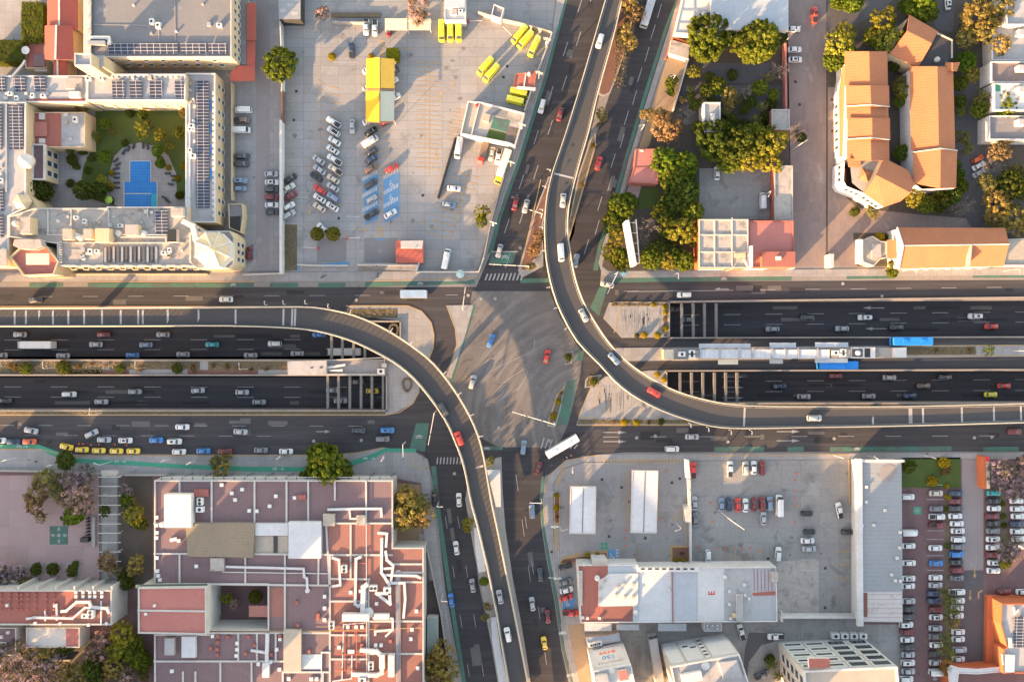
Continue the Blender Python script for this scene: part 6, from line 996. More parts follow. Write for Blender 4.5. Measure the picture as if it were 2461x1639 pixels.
def car_proto(kind):
    L, W, H, cr0, cf0, cr1, cf1, zb = KINDS[kind]; X = lambda f: (f - .5) * L; w = W / 2; parts = []
    mb = MB(); big = kind in ("van", "cargo_van")
    loft(mb, [(rrect(X(0) + .12, X(1) - .12, w - .1, .35), .22), (rrect(X(0) + .02, X(1) - .02, w - .01, .5), .42), (rrect(X(0), X(1), w, .55), zb * .68), (rrect(X(0) + .06, X(1) - .16, w - .05, .5), zb * .93), (rrect(X(0) + .16, X(1) - .34, w - .12, .45), zb)])
    rise = H - zb
    loft(mb, [(rrect(X(cr0), X(cf0), w - .09, .22), zb - .03), (rrect(X(cr1) - .1, X(cf1) + .14, w - .24 if not big else w - .14, .25), zb + rise * .82), (rrect(X(cr1) + .05, X(cf1) - .02, w - .32 if not big else w - .2, .25), H)])
    if kind == "pickup": pass
    parts.append(("body", mb.mesh("body", m_paint, True)))
    def glass(name, q): 
        m = MB(); m.face(q); parts.append((name, m.mesh(name, m_glass)))
    wt = (w - .26) if not big else (w - .17); zt = zb + rise * .84; e = .03
    lerp = lambda a, b, t: a + (b - a) * t
    def end(x0, x1, s, name):
        xa, xb = lerp(x0, x1, .1), lerp(x0, x1, .92); za, zz_ = lerp(zb, zt, .1), lerp(zb, zt, .95); wa, wb = lerp(w - .09, wt, .1) - .1, lerp(w - .09, wt, .95) - .1
        q = [(xa + s * e, -wa, za + e), (xa + s * e, wa, za + e), (xb + s * e, wb, zz_ + e), (xb + s * e, -wb, zz_ + e)]; glass(name, q if s > 0 else q[::-1])
    end(X(cf0), X(cf1) + .14, 1, "windscreen")
    if kind != "cargo_van": end(X(cr0), X(cr1) - .1, -1, "rear_window")
    for s in (1, -1):
        ya, yb = w - .09 + .005, wt + .02; r0, f0 = (X(cr0) + .3, X(cf0) - .25) if not big else (X(.74), X(cf0) - .3); r1, f1 = (X(cr1) + .15, X(cf1) - .02) if not big else (X(.74), X(cf1))
        q = [(r0, s * lerp(ya, yb, .1) , lerp(zb, zt, .1)), (f0, s * lerp(ya, yb, .1), lerp(zb, zt, .1)), (f1, s * lerp(ya, yb, .95), lerp(zb, zt, .95)), (r1, s * lerp(ya, yb, .95), lerp(zb, zt, .95))]; q = [(a, b + s * e, c + .01) for a, b, c in q]; glass("side_window", q[::-1] if s > 0 else q)
    for x in (X(.18), X(.82)):
        for s in (1, -1):
            m = MB(); m.tube([(x, s * (w - .24), .32), (x, s * (w + .005), .32)], .32, 12); parts.append(("wheel", m.mesh("wheel", m_tyre)))
    if kind == "pickup":
        m = MB(); m.sheet(rrect(X(.02), X(.345), w - .2, .1), zb + .015); parts.append(("cargo_bed", m.mesh("cargo_bed", m_dark)))
    if kind == "taxi":
        m = MB(); m.box((X(.43), 0, H + .08), (.25, .7, .16)); parts.append(("roof_sign", m.mesh("roof_sign", m_whitew)))
    return parts
def sunroof(kind):
    L, W, H, cr0, cf0, cr1, cf1, zb = KINDS[kind]; m = MB(); x = ((cr1 + cf1) / 2 + .03 - .5) * L; m.sheet(rrect(x - .45, x + .45, .38, .1), H + .012); return m.mesh("sunroof", m_glass)
def roofrack(kind):
    L, W, H, cr0, cf0, cr1, cf1, zb = KINDS[kind]; m = MB(); x = ((cr1 + cf1) / 2 - .5) * L
    m.sheet(rrect(x - L * (cf1 - cr1) / 2 + .15, x + L * (cf1 - cr1) / 2 - .1, W / 2 - .42, .15), H + .01); return m.mesh("roof_panel", m_blk)
COL = {"white": (.60, .60, .60), "silver": (.34, .35, .37), "pale": (.50, .49, .43), "grey": (.15, .155, .165), "dark": (.045, .048, .055), "black": (.016, .016, .018), "red": (.55, .035, .025), "maroon": (.16, .018, .022), "blue": (.03, .17, .45), "steel": (.16, .22, .32), "navy": (.02, .04, .09), "teal": (.02, .32, .33), "yellow": (.78, .52, .03), "lemon": (.80, .70, .02), "beige": (.46, .42, .34), "brown": (.16, .10, .07), "orange": (.62, .10, .03), "smoke": (.24, .25, .27)}
WORD = {"dark": "dark grey", "pale": "pale greenish", "steel": "steel blue", "lemon": "bright yellow", "smoke": "dull grey", "red": "bright red", "maroon": "dark red"}
CAT = {"sedan": "car", "hatchback": "car", "suv": "car", "pickup": "pickup", "van": "van", "cargo_van": "van", "taxi": "taxi"}
NAME = {"cargo_van": "cargo van", "suv": "SUV"}
for k in KINDS: PROTO[k] = car_proto(k)
EXTRA = {"s": {k: sunroof(k) for k in KINDS}, "r": {k: roofrack(k) for k in KINDS}}
def put_car(kind, colour, x, y, ang, z, label, group, extra="", sc=1.0):
    r = thing(kind, P(x, y, z), label, CAT[kind], group, R_(ang))
    if sc != 1: r.scale = (sc, sc, 1)
    for n, me in PROTO[kind]: 
        o = bpy.data.objects.new(n, me); C.objects.link(o); o.parent = r
        if n == "body": o.color = (*COL[colour], 1)
    for e in extra: o = bpy.data.objects.new("sunroof" if e == "s" else "roof_panel", EXTRA[e][kind]); C.objects.link(o); o.parent = r
    return r
SH = {"S": "sedan", "H": "hatchback", "U": "suv", "P": "pickup", "V": "van", "C": "cargo_van", "T": "taxi"}
def cars(place, group, z, ang, rows, axis=None, scale=1.0):
    """rows: 'x y kind colour [angle] [extras]' separated by ;"""
    it = []
    for r in rows.split(";"):
        p = r.split(); k = SH[p[2][0]]; it.append((float(p[0]), float(p[1]), k, p[3], float(p[4]) if len(p) > 4 and p[4] != "-" else ang, p[2][1:]))
    desc = ["%s %s%s" % (WORD.get(i[3], i[3]), NAME.get(i[2], i[2]), " with sunroof" if "s" in i[5] else " with black roof" if "r" in i[5] else "") for i in it]
    for i, lab in zip(it, labels(desc, [q[0] for q in it], [q[1] for q in it], place, axis)):
        put_car(i[2], i[3], i[0], i[1], i[4], fly_z(z, i[0], i[1]) if isinstance(z, str) else z, lab, group, i[5], scale)
ZL, ZRD = .142, .06
cars("parked along the hotel's side of the alley", "vehicles parked in the hotel alley", ZL, 0, "587 267 V white 180;584 291 P brown;583 315 V white;584 377 U dark;583 396 Us dark;580 436 Us steel;580 455 H steel;601 610 S maroon 90")
cars("in the column left of the long white wall", "cars parked left of the long wall", ZL, 0, "654 420 S silver;655 439.5 Ss white;655 457 U dark;655 475.5 U maroon;655 494 S white;656 511.5 S dark")
cars("in the slanted column right of the long white wall", "cars parked right of the long wall", ZL, 33, "699 430 S black;695.5 453 S pale;700 472 S maroon;697 497 H white;696 518 U silver")
cars("in the car park's shorter slanted column", "cars in the herringbone car park rows", ZL, 146, "767 386 S silver;769 409.5 S silver;761 427 S black;770 457 S red;769.5 478 Ss white;769 499.5 S beige;777 550 S white 138")
cars("in the car park's longer slanted column", "cars in the herringbone car park rows", ZL, 146, "803 296 P white;803 318 Ur white;805 341 S white;801 362 Ss white;805 385.6 P white;807 409.5 P beige;802 432 S beige;801 451.6 S silver;802 475.5 U steel;800 498 Ss white")
cars("in the slanted column left of the car park walkway", "cars left of the car park walkway", ZL, 33, "892 318 S black;890.5 342 V white;893 365.5 S dark;893 384.6 S navy;892 407 U brown;891.6 443.6 U dark;894 480 H silver;894 516 P dark")
cars("right of the car park walkway by the blue bays", "cars right of the car park walkway", ZL, 30, "942 405 S red;939 515 S white")
cars("half hidden under the yellow shade canopy", "cars under the shade canopies", ZL, 25, "929 294 S maroon;888 292 S white;945 238 P white;942 198 S white;945 173 S dark;888 170 S white;888 211 S silver")
cars("under the edge of the beige canopy", "cars under the shade canopies", ZL, -90, "935 74 S maroon"); cars("in the big car park's upper left lane", "cars in the big car park", ZL, -90, "848 306 S silver;846 124 P navy 95;881 68 P white;902 70 P white")
cars("nosed below the white guard house", "yellow vans", ZL, -90, "1062 79 C lemon;1083 78 C lemon;1103 78 C lemon"); cars("askew in the yellow vans' yard", "yellow vans", ZL, 229, "1167 163 C lemon;1181 179 C lemon")
cars("parked askew beside the orange brown wall", "yellow vans", ZL, 229, "1248.5 87 C lemon;1262.5 100 C lemon;1284 116 C lemon 245"); cars("beside the red roofed hut", "yellow vans", ZL, -13, "1250 227 C lemon;1242 246 C lemon")
cars("in the yard beside the low white house", "vehicles in the lower car park", ZL, 260, "1103 358 C white;1182 372 S beige;1198 378 P white;1091.5 454 S white -5;1080 493 S steel -12;1073 624 C white 78")
cars("at the stop line of the upper sloping road", "moving cars", ZRD, 255, "1200 604 S silver"); cars("driving down the upper sloping road", "moving cars", ZRD, 255, "1302 258 U white;1346 277 S maroon;1239 491 S maroon;1264 497 S silver")
cars("driving on the right flyover", "cars on the right flyover", "e", 255, "1441 102 U white 253;1353 483 S silver 265;1348 608 V white 274;1402 758 S silver 297;1475 862 S steel 312;1571 942 S red 330;1955 1004 U silver 0", axis='y')
cars("driving on the left flyover", "cars on the left flyover", "w", 115, "1066 983 S dark 122;1104 1053 U red 112;1201.5 1432 S smoke 102;1220.5 1522 U white 102")
cars("driving up the road right of the right flyover", "moving cars", ZRD, 72, "1438.5 394 S red 76;1384 627 S steel 80"); cars("turning at the bike-lane corner right of the crossing", "moving cars", ZRD, 168, "1459 684 S silver")
cars("crossing the middle of the junction", "moving cars", .08, 75, "1180 819 S blue 70;1136 918 U silver 75;1313.6 857 S red 78"); cars("in the wide lower arm of the junction", "moving cars", ZRD, 85, "1258 1074 U steel 84;1293 1124 S maroon 72")
cars("on the lower road left of the flyover", "moving cars", ZRD, 95, "1103.5 1200 S white 93;1097 1315 S white 98;1136 1405 S smoke 97;1085 1440 S blue 99;1045 1197 P black 90")
cars("on the lower road right of the flyover", "moving cars", ZRD, 98, "1279 1227 U steel 95;1298 1379 S dark 96;1279 1449 S silver 97;1316 1479 S maroon 96;1308 1543 T yellow 100")
cars("on the upper main road", "moving cars", ZRD, 180, "89 721 S dark;545 720 S white;1643 709 U white")
zt = ZT + .06
cars("driving in the left's upper underpass", "cars in the underpasses", zt, 180, "51 804 S silver;233 828 S silver;5 854 S silver;154 855 S silver;252 804 S maroon;321 854 S blue;353 829 S steel;394 804 S smoke;442 852 S smoke;512 828 S teal;662 826 U white;604 854 S silver;716 849.5 S silver;768 804 S blue")
cars("driving in the left's lower underpass", "cars in the underpasses", zt, 0, "170 947 U white;327 941 S smoke;246 965.5 S silver;478 938 S silver 4;16 963 S dark;584 942 S silver;624.5 966 S smoke;859 917 S grey;801 937 S smoke;820 963 S silver;896 939 T yellow")
cars("driving in the right's upper underpass", "cars in the underpasses", zt, 180, "2076 763 Us white;2340 760 Us white;2021.6 790 S silver;2379 785 S red;2152 787 S dark;1651 768 S grey;1855 791 S smoke;1938 763 S dark;1626 743 S navy")
cars("driving in the right's lower underpass", "cars in the underpasses", zt, 0, "2006 903 S maroon;2135.5 907 S silver;2269 906 S dark;2217 927 S brown;2410 927 S red;2378 948 T lemon;2086 952 S smoke;2184 951 S navy;1930 953 S silver;1872 928 S navy")
cars("moving on the lower left main road", "cars on the lower main road", ZRD, 0, "78 1034 S silver -10;223 1041.5 S silver 25;440.5 1025.5 S white;253 1056 S silver;304 1057.6 Ss white;378 1057 S blue;422 1060 Us white;580 1037 S silver -3;863 1034 S dark;932 1033 Us blue;920.5 1054 U grey")
cars("at the kerb of the lower left main road", "cars at the lower left kerb", ZRD, 0, "1 1058 S white;36 1061 S navy;74 1060.6 S orange;432.5 1085 S white;491 1083 S blue;543 1084 S maroon;629 1081 S grey;689 1084 S white")
cars("in the taxi line beside the green bike path", "taxis waiting in line", ZRD, 0, "163 1073 T yellow -12;200 1080 T yellow;240 1082 T yellow;282.5 1083 T yellow;323 1083 T yellow")
cars("on the lower right main road", "cars on the lower main road", ZRD, 0, "1614 1078 U white;1662 1049 S silver;2435 1037 S maroon")
cars("in the top row of the cone-marked yard", "cars in the cone-marked yard", ZL, 90, "1753 1126 P white 90;1790 1124 U silver;1810 1123 S white;1830 1124 U maroon;1665 1129 P red"); cars("behind the tall white sign structure", "cars in the cone-marked yard", ZL, 90, "1668 1208 S silver;1669.5 1246 S grey")
cars("in the middle row of the cone-marked yard", "cars in the cone-marked yard", ZL, 90, "1732 1211 S steel;1751 1211 S navy;1772 1212 S red;1790 1213 S white;1811 1211 S maroon;1830 1209 U maroon;1848 1209 U steel;1870 1213 C white;1833 1244 S silver", axis='x')
cars("near the yellow bays of the cone-marked yard", "cars in the cone-marked yard", ZL, -90, "1700 1336 U white;1868 1329.5 U white 85;1937 1233 H black 0;1943 1277 H black 0;1939 1297.5 S white 0;1943 1317 S silver 0;2033.7 1277.5 H dark 0;2015 1225 P white 102")
cars("in the short column left of the red roofed shops", "cars beside the shop row", ZL, 16, "1359 1359.5 S black;1359 1396 S grey;1361 1415.6 S white;1360 1434 S red;1371 1470.6 P red 0"); cars("in the street behind the shop row", "cars behind the shop row", ZL, -75, "1780 1516 P white 105;1862 1527 P white 180;1830 1619 P grey 25")
zp = .142; gr = "cars in the red car park"
cars("in the column beside the grey hall", gr, zp, 0, "2178 1192.5 U white;2182 1278 V white;2181 1310 S white;2182 1351 S white;2181 1388 Ss white;2180 1406 S white;2181 1442 S silver;2180 1461 S dark;2179 1479 U dark;2175 1498 Us white;2177 1516 S maroon;2178 1534 S white;2179 1552 S dark;2180 1570 S silver;2179 1589 Us white;2180 1610 S silver;2175 1628 U white")
cars("in the red car park's second column", gr, zp, 0, "2247 1184 S beige;2247.5 1221 S grey;2249 1240 P white;2249 1260 P maroon;2245.6 1315 S white;2247 1351.5 S blue;2246 1385.7 S white;2245.6 1404 S silver;2242 1423.6 S navy;2242 1441 S navy;2247 1462 S maroon;2247 1480.6 Ss white;2245.6 1507 S silver;2246 1526.5 S grey;2248 1547 S white;2247 1568 S dark;2246.6 1589 S silver;2249 1611 V white")
cars("in the red car park's third column", gr, zp, 0, "2294 1184 S navy;2293.6 1203 S maroon;2294 1220 S dark;2293 1238.7 S white;2297 1256.6 S white;2299 1274 Ss white;2300 1294 U white;2299 1312 S grey;2296 1330 U blue;2295.6 1349 S black;2297 1367 U maroon;2297 1387 Ss grey;2297 1420 P white;2299.6 1441 S white;2297 1458.6 S white;2297 1476.5 S white;2300 1516 S white;2299.6 1533 S white;2303.6 1558 U silver;2299.6 1581 S white")
cars("in the red car park's fourth column", gr, zp, 0, "2385 1183 S teal;2385 1202 S black;2386 1220 S white;2382.4 1238.7 S maroon;2384 1256 S black;2383.7 1274 S grey;2383.7 1294 Ss white;2383 1313.5 S white;2383.7 1331 S maroon;2387 1350 Ss white;2384.5 1369 S white"); cars("beside the orange plinth wall", gr, zp, 0, "2410.5 1420 S maroon;2454.6 1420 S white")
cars("in the red car park column at the right edge", gr, zp, 0, "2439.6 1202 S white;2441 1221 S white;2443 1239 S white;2440.7 1257.4 S navy;2441 1275 S white;2444 1293.5 S white;2449 1311 S white")
cars("parked at the top of the brick street", "cars in the brick street", ZL, 0, "1956 39 Pr red 90;1905 73 S white;1908 122 S white;1909.4 146 Ss white"); cars("in the grey walled lot behind the red roof", "cars in the walled lot", ZL, 90, "1831 484.6 V white;1722 418 S white")
cars("under the trees right of the church", "cars near the church", ZL, 30, "2275.5 10 Ss white 92;2347 384 H orange;2349 400 S white;2350 417 S silver")
# buses and trucks
def bus(label, x, y, ang, z, L, W, H, col, name="bus", cab=None, cat=None):
    r = thing(name, P(x, y, z), label, cat or name.split("_")[-1], None, R_(ang)); mb = MB(); w = W / 2
    x0, x1 = -L / 2, L / 2; xb = x1 - (cab or 0)
    mats = MAT("paint of the " + label.split()[0] + " " + name, col, mul(col, .8), .5, 3, .5, .4)
    loft(mb, [(rrect(x0, xb, w - .05, .2), .35), (rrect(x0, xb, w, .25), .6), (rrect(x0, xb, w, .3), H - .25), (rrect(x0 + .05, xb - .05, w - .12, .3), H)]); mb.build("body", mats, r, loc=(0, 0, 0))
    if cab:
        mb = MB(); cc = m_redp if "red" in label else m_yfab if "school" in label else m_whitew
        loft(mb, [(rrect(xb + .1, x1, w - .1, .3), .35), (rrect(xb + .1, x1, w - .08, .35), 1.2), (rrect(xb + .12, x1 - cab * .35, w - .12, .3), 2.0), (rrect(xb + .15, x1 - cab * .42, w - .2, .3), 2.15)]); mb.build("cab", cc, r, loc=(0, 0, 0)); fx, fz = x1 - cab * .18, 1.62
        mb = MB(); mb.face([(x1 - .02, -w + .25, 1.25), (x1 - .02, w - .25, 1.25), (x1 - cab * .35 + .04, w - .3, 2.0), (x1 - cab * .35 + .04, -w + .3, 2.0)]); mb.build("windscreen", m_glass, r, loc=(0, 0, 0))
    else:
        mb = MB(); mb.box((x1 + .005, 0, H * .66), (.03, W - .4, H * .3)); mb.build("windscreen", m_glass, r, loc=(0, 0, 0))
        for s in (1, -1):
            mb = MB(); mb.box((0, s * (w + .005), H * .68), (L - 1.2, .03, H * .24)); mb.build("side_window", m_glass, r, loc=(0, 0, 0))
        for q in (-.25, .2): MB().box((L * q, 0, H + .1), (1.5, 1.0, .2)).build("roof_hatch", m_ac if name != "bus" or "white" in label else mats, r, loc=(0, 0, 0))
    for q in (.2, .82):
        for s in (1, -1): MB().tube([(x0 + L * q, s * (w - .3), .45), (x0 + L * q, s * (w - .02), .45)], .45, 12).build("wheel", m_tyre, r, loc=(0, 0, 0))
    return r
bus("blue bus moving on the lane above the bus station's right end", 2182, 820, 180, ZRD, 12.5, 2.6, 3.2, (.02, .22, .62)); bus("blue bus with pale front waiting below the bus station awning", 2006, 877, 180, ZRD, 12.2, 2.6, 3.2, (.02, .20, .60))
bus("white bus driving along the upper main road", 996, 708, 180, ZRD, 8.4, 2.5, 3.0, (.70, .70, .70)); bus("white bus turning into the lower right main road", 1350, 1070, 30, ZRD, 11.5, 2.5, 3.0, (.72, .72, .70)); bus("silver bus on the planted side of the upper right road", 1555, 34, 253, ZRD, 10, 2.5, 3.0, (.46, .47, .5))
bus("white box truck in the left's upper underpass", 92, 829, 180, zt, 12.5, 2.45, 3.4, (.68, .68, .68), "box_truck", 2.4); bus("white box truck passing under the struts of the left underpass", 827, 845.5, 180, zt, 11.5, 2.45, 3.4, (.66, .66, .67), "box_truck", 2.6)
bus("pale school bus with yellow hood parked beside the sloping road", 1209, 404, 251, ZL, 11.2, 2.4, 2.9, (.66, .62, .55), "school_bus", 2.2, "bus"); bus("flatbed truck with red cab in the yard below the white house", 1161, 371, 253, ZL, 7.4, 2.2, 1.5, (.20, .14, .10), "flatbed_truck", 2.2)
def bike_thing(lab, x, y, ang, name, z=Z):
    r = thing(name, P(x, y, z), lab, name, None, R_(ang)); mb = MB(); mb.tube([(-.55, 0, .6), (0, 0, .5), (.35, 0, .8), (.55, 0, .33)], .05 if name == "bicycle" else .13, 6); mb.tube([(.38, -.3, 1.0), (.38, .3, 1.0)], .03, 6); mb.build("frame", m_blk, r, loc=(0, 0, 0))
    for x_ in (-.58, .58): MB().tube([(x_, -.05, .33), (x_, .05, .33)], .33, 14).build("wheel", m_tyre, r, loc=(0, 0, 0))
    MB().box((-.25, 0, .85), (.5, .22, .1)).build("saddle", m_blk, r, loc=(0, 0, 0))
bike_thing("black motorcycle on the pavement below the round trees", 777, 665, 30, "motorcycle"); bike_thing("bicycle on the pavement below the red kiosk", 908, 662, 80, "bicycle"); bike_thing("dark motorcycle by the kerb before the first taxi", 116, 1063, 0, "motorcycle", ZRD)
# ---------------------------------------------------------------- trees and plants
import numpy as np
def crown_mesh(name, kind, seed, mat):
    """unit-radius crown of many leaf-sized faces gathered in clumps; tone differs from leaf to leaf and clump to clump"""
    r = np.random.default_rng(seed)
    nc, lv, cr, ls, hz, rmin = {"dense": (190, 46, .125, .050, .80, .50), "loose": (120, 44, .13, .043, .85, .30), "airy": (95, 40, .16, .038, .8, .25), "sparse": (46, 22, .26, .045, .6, .2), "clipped": (170, 44, .14, .058, .95, .80), "box": (0, 0, 0, .07, 1, 1), "palm": (0, 0, 0, 0, 1, 1)}[kind]
    if kind == "box":
        n = 5200; f = r.integers(0, 5, n); u = r.uniform(-1, 1, (n, 2)); c = np.zeros((n, 3)); nrm = np.zeros((n, 3))
        for k, (ax, s) in enumerate(((2, 1), (0, 1), (0, -1), (1, 1), (1, -1))):
            m = f == k; o = [a for a in (0, 1, 2) if a != ax]; c[m, ax] = s; c[m, o[0]] = u[m, 0]; c[m, o[1]] = u[m, 1]; nrm[m, ax] = s
        c += r.normal(0, .035, c.shape); tone = .5 + .3 * np.sin(c[:, 0] * 5 + c[:, 1] * 7) * r.uniform(0, 1, n) + r.uniform(-.3, .3, n); flower = r.uniform(0, 1, n)
    elif kind == "palm":
        cs, nr = [], []
        for k in range(16):
            a = k * 2.4; el = r.uniform(.1, .9)
            for t in np.linspace(.08, 1, 22):
                for s in (-1, 1): cs.append((math.cos(a) * t * math.cos(el * .4) + s * -math.sin(a) * .09 * (1.2 - t), math.sin(a) * t * math.cos(el * .4) + s * math.cos(a) * .09 * (1.2 - t), el * .5 * t - t * t * .75)); nr.append((-math.sin(a) * s * .6, math.cos(a) * s * .6, 1))
        c, nrm = np.array(cs), np.array(nr); n = len(c); tone = r.uniform(.2, .9, n); flower = r.uniform(0, 1, n); ls = .07
    else:
        # uneven outline: lobes push the shell in and out
        lob = r.normal(0, 1, (7, 3)); lob /= np.linalg.norm(lob, axis=1)[:, None]; la = r.uniform(-.42, .25, 7) if kind == 'dense' else r.uniform(-.65, .3, 7)
        d = r.normal(0, 1, (nc, 3)); d[:, 2] = np.abs(d[:, 2]) * .9 - .28; d /= np.linalg.norm(d, axis=1)[:, None]
        rad = r.uniform(rmin, 1, nc) ** .6
        if kind != "clipped": rad = rad * (1 + (np.clip((d @ lob.T), 0, 1) ** 3 @ la))
        C_ = d * rad[:, None]; ct = r.uniform(.12, .88, nc); cf = r.uniform(0, 1, nc)
        k = np.repeat(np.arange(nc), lv); q = r.normal(0, 1, (len(k), 3)); q /= np.linalg.norm(q, axis=1)[:, None]; q[:, 2] *= .75
        c = C_[k] + q * (cr * r.uniform(.35, 1, len(k)) ** .5 * (r.uniform(.7, 1.25, nc)[k]))[:, None]
        nrm = q * .9 + d[k] * .5 + r.normal(0, .35, q.shape) + np.array([0, 0, .25]); tone = ct[k] + r.uniform(-.25, .25, len(k)); flower = np.clip(cf[k] + r.uniform(-.3, .3, len(k)), 0, 1)
        if kind in ("dense", "clipped"):            # leaves inside so that the ground does not show through
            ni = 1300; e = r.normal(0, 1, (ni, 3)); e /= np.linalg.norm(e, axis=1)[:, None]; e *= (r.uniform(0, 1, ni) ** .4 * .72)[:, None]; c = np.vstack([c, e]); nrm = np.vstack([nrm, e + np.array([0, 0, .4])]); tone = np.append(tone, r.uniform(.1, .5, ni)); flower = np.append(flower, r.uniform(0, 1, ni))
        c[:, 2] *= hz
    n = len(c); nrm = nrm / (np.linalg.norm(nrm, axis=1)[:, None] + 1e-6); up = r.normal(0, 1, (n, 3)); u = np.cross(nrm, up); u /= np.linalg.norm(u, axis=1)[:, None] + 1e-6; v = np.cross(nrm, u)
    s = (ls * r.uniform(.65, 1.35, n))[:, None]; asp = r.uniform(.5, .8, n)[:, None]
    V = np.stack([c - u * s, c - v * s * asp, c + u * s, c + v * s * asp], 1).reshape(-1, 3)
    me = bpy.data.meshes.new(name); me.vertices.add(4 * n); me.vertices.foreach_set("co", V.ravel()); me.loops.add(4 * n); me.loops.foreach_set("vertex_index", np.arange(4 * n)); me.polygons.add(n); me.polygons.foreach_set("loop_start", np.arange(0, 4 * n, 4)); me.polygons.foreach_set("loop_total", np.full(n, 4))
    at = me.color_attributes.new("tone", 'FLOAT_COLOR', 'CORNER'); col = np.ones((n, 4, 4)); col[:, :, 0] = np.clip(tone, 0, 1)[:, None]; col[:, :, 1] = flower[:, None]; at.data.foreach_set("color", col.ravel()); me.materials.append(mat); me.update(); return me
def trunk_mesh(name, seed, limbs=5):
    random.seed(seed); mb = MB(); mb.tube([(0, 0, 0), (.03, .02, .5), (0, .05, 1.0)], [.075, .055, .04], 7)
    for k in range(limbs):
        a = k * 2 * math.pi / limbs + random.random(); e = random.uniform(.35, .6); mb.tube([(0, .03, .7 + .05 * k / limbs), (math.cos(a) * e * .5, math.sin(a) * e * .5, 1.0), (math.cos(a) * e, math.sin(a) * e, 1.35 + random.random() * .2)], [.035, .024, .01], 5)
    return mb.mesh(name, m_bark)
def twig_mesh(name, seed):
    random.seed(seed); mb = MB()
    def grow(p, d, L, r, dep):
        q = p + d * L; mb.tube([p, q], [r, r * .6], 4, False)
        if dep:
            for k in range(4 if dep > 1 else 5): nd = (d + Vector((random.gauss(0, .75), random.gauss(0, .75), random.gauss(.1, .45)))).normalized(); grow(q if k else p.lerp(q, .6), nd, L * .68, r * .55, dep - 1)
    for k in range(5): a = k * 1.26; grow(Vector((0, 0, -.5)), Vector((math.cos(a) * .8, math.sin(a) * .8, .7)).normalized(), .5, .03, 3)
    return mb.mesh(name, MAT("dry twigs %d" % seed, (.22, .19, .165), (.14, .12, .105), .5, 4))
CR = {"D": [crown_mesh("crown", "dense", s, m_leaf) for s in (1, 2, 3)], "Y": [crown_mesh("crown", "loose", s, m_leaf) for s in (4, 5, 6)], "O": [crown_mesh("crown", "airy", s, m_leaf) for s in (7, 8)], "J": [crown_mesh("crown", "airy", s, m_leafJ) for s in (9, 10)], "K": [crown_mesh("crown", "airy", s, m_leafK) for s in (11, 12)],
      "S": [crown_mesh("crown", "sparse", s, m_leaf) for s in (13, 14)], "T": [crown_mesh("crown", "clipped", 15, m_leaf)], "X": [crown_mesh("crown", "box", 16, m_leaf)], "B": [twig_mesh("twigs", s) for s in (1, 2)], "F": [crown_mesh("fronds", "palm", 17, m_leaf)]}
TR = [trunk_mesh("trunk", s) for s in (1, 2, 3)]
KN = {"D": ("round_tree", "dense green tree", (.105, .132, .019), 1.25), "d": ("round_tree", "dark green tree", (.072, .092, .018), 1.25), "g": ("round_tree", "bright green tree", (.10, .15, .018), 1.2), "Y": ("golden_tree", "golden tree", (.25, .195, .06), 1.35), "o": ("golden_tree", "orange brown tree", (.24, .165, .08), 1.3), "y": ("golden_tree", "yellow green tree", (.205, .20, .03), 1.3),
      "O": ("olive_tree", "loose olive tree", (.15, .14, .05), 1.3), "J": ("jacaranda", "purple flowering tree", (.085, .085, .05), 1.3), "K": ("jacaranda", "pink blossoming tree", (.12, .10, .045), 1.3), "S": ("thin_tree", "thin see-through tree", (.11, .12, .035), 1.4), "T": ("clipped_tree", "clipped ball tree", (.13, .135, .018), 1.1), "B": ("bare_tree", "bare grey tree", (.2, .2, .2), 1.2), "F": ("palm_tree", "palm", (.09, .12, .03), 1.5), "s": ("shrub", "small shrub", (.10, .115, .025), .7), "u": ("shrub", "yellow shrub", (.30, .24, .02), .6), "r": ("shrub", "dry brown shrub", (.16, .11, .05), .6)}
MAP = {"d": "D", "g": "D", "o": "Y", "y": "Y", "s": "D", "u": "T", "r": "O"}
TREE_N = [0]
def trees(place, rows, base=G, group=None, axis=None, catg=None):
    it = [r.split() for r in rows.split(";")]
    ds = []
    rr = [float(i[2]) for i in it]
    for i, R in zip(it, rr):
        same = [q for q, j in zip(rr, it) if j[3] == i[3]]; big = "" if len(same) < 2 or max(same) < 1.35 * min(same) else ("big " if R > (max(same) + min(same)) / 2 else "small ")
        ds.append(big.replace("small ", "" if KN[i[3]][1].startswith("small") else "small ") + KN[i[3]][1])
    for i, R, lab in zip(it, rr, labels(ds, [float(i[0]) for i in it], [float(i[1]) for i in it], place, axis)):
        k = i[3]; nm, ds_, col, hf = KN[k]; TREE_N[0] += 1; n = TREE_N[0]; random.seed(n * 7); shrub = nm == "shrub"
        Rm = R * MPP; H = Rm * hf * (1.0 if not shrub else .8) + (1.2 if not shrub else .3); zc = H - Rm * (.55 if not shrub else .4); zc = max(zc, Rm * .5)
        x, y, _ = P(float(i[0]), float(i[1]), zc); Rm *= (1 - zc / CAM_H)
        t = thing(nm, (x, y, base), lab, "shrub" if shrub else "tree", group or ("trees " + place))
        me = CR[MAP.get(k, k)]; c = bpy.data.objects.new("crown", me[n % len(me)]); C.objects.link(c); c.parent = t; c.location = (0, 0, zc - base); c.rotation_euler = (0, 0, random.random() * 6.28); c.scale = (Rm * random.uniform(.95, 1.05), Rm * random.uniform(.95, 1.05), Rm * random.uniform(.85, 1.0)); v = random.uniform(.8, 1.2); c.color = (col[0] * v * random.uniform(.92, 1.1), col[1] * v, col[2] * v, 1)
        if not shrub: q = bpy.data.objects.new("trunk", TR[n % 3]); C.objects.link(q); q.parent = t; s = max(.5, (zc - base) * .8); q.scale = (Rm * .95, Rm * .95, s)
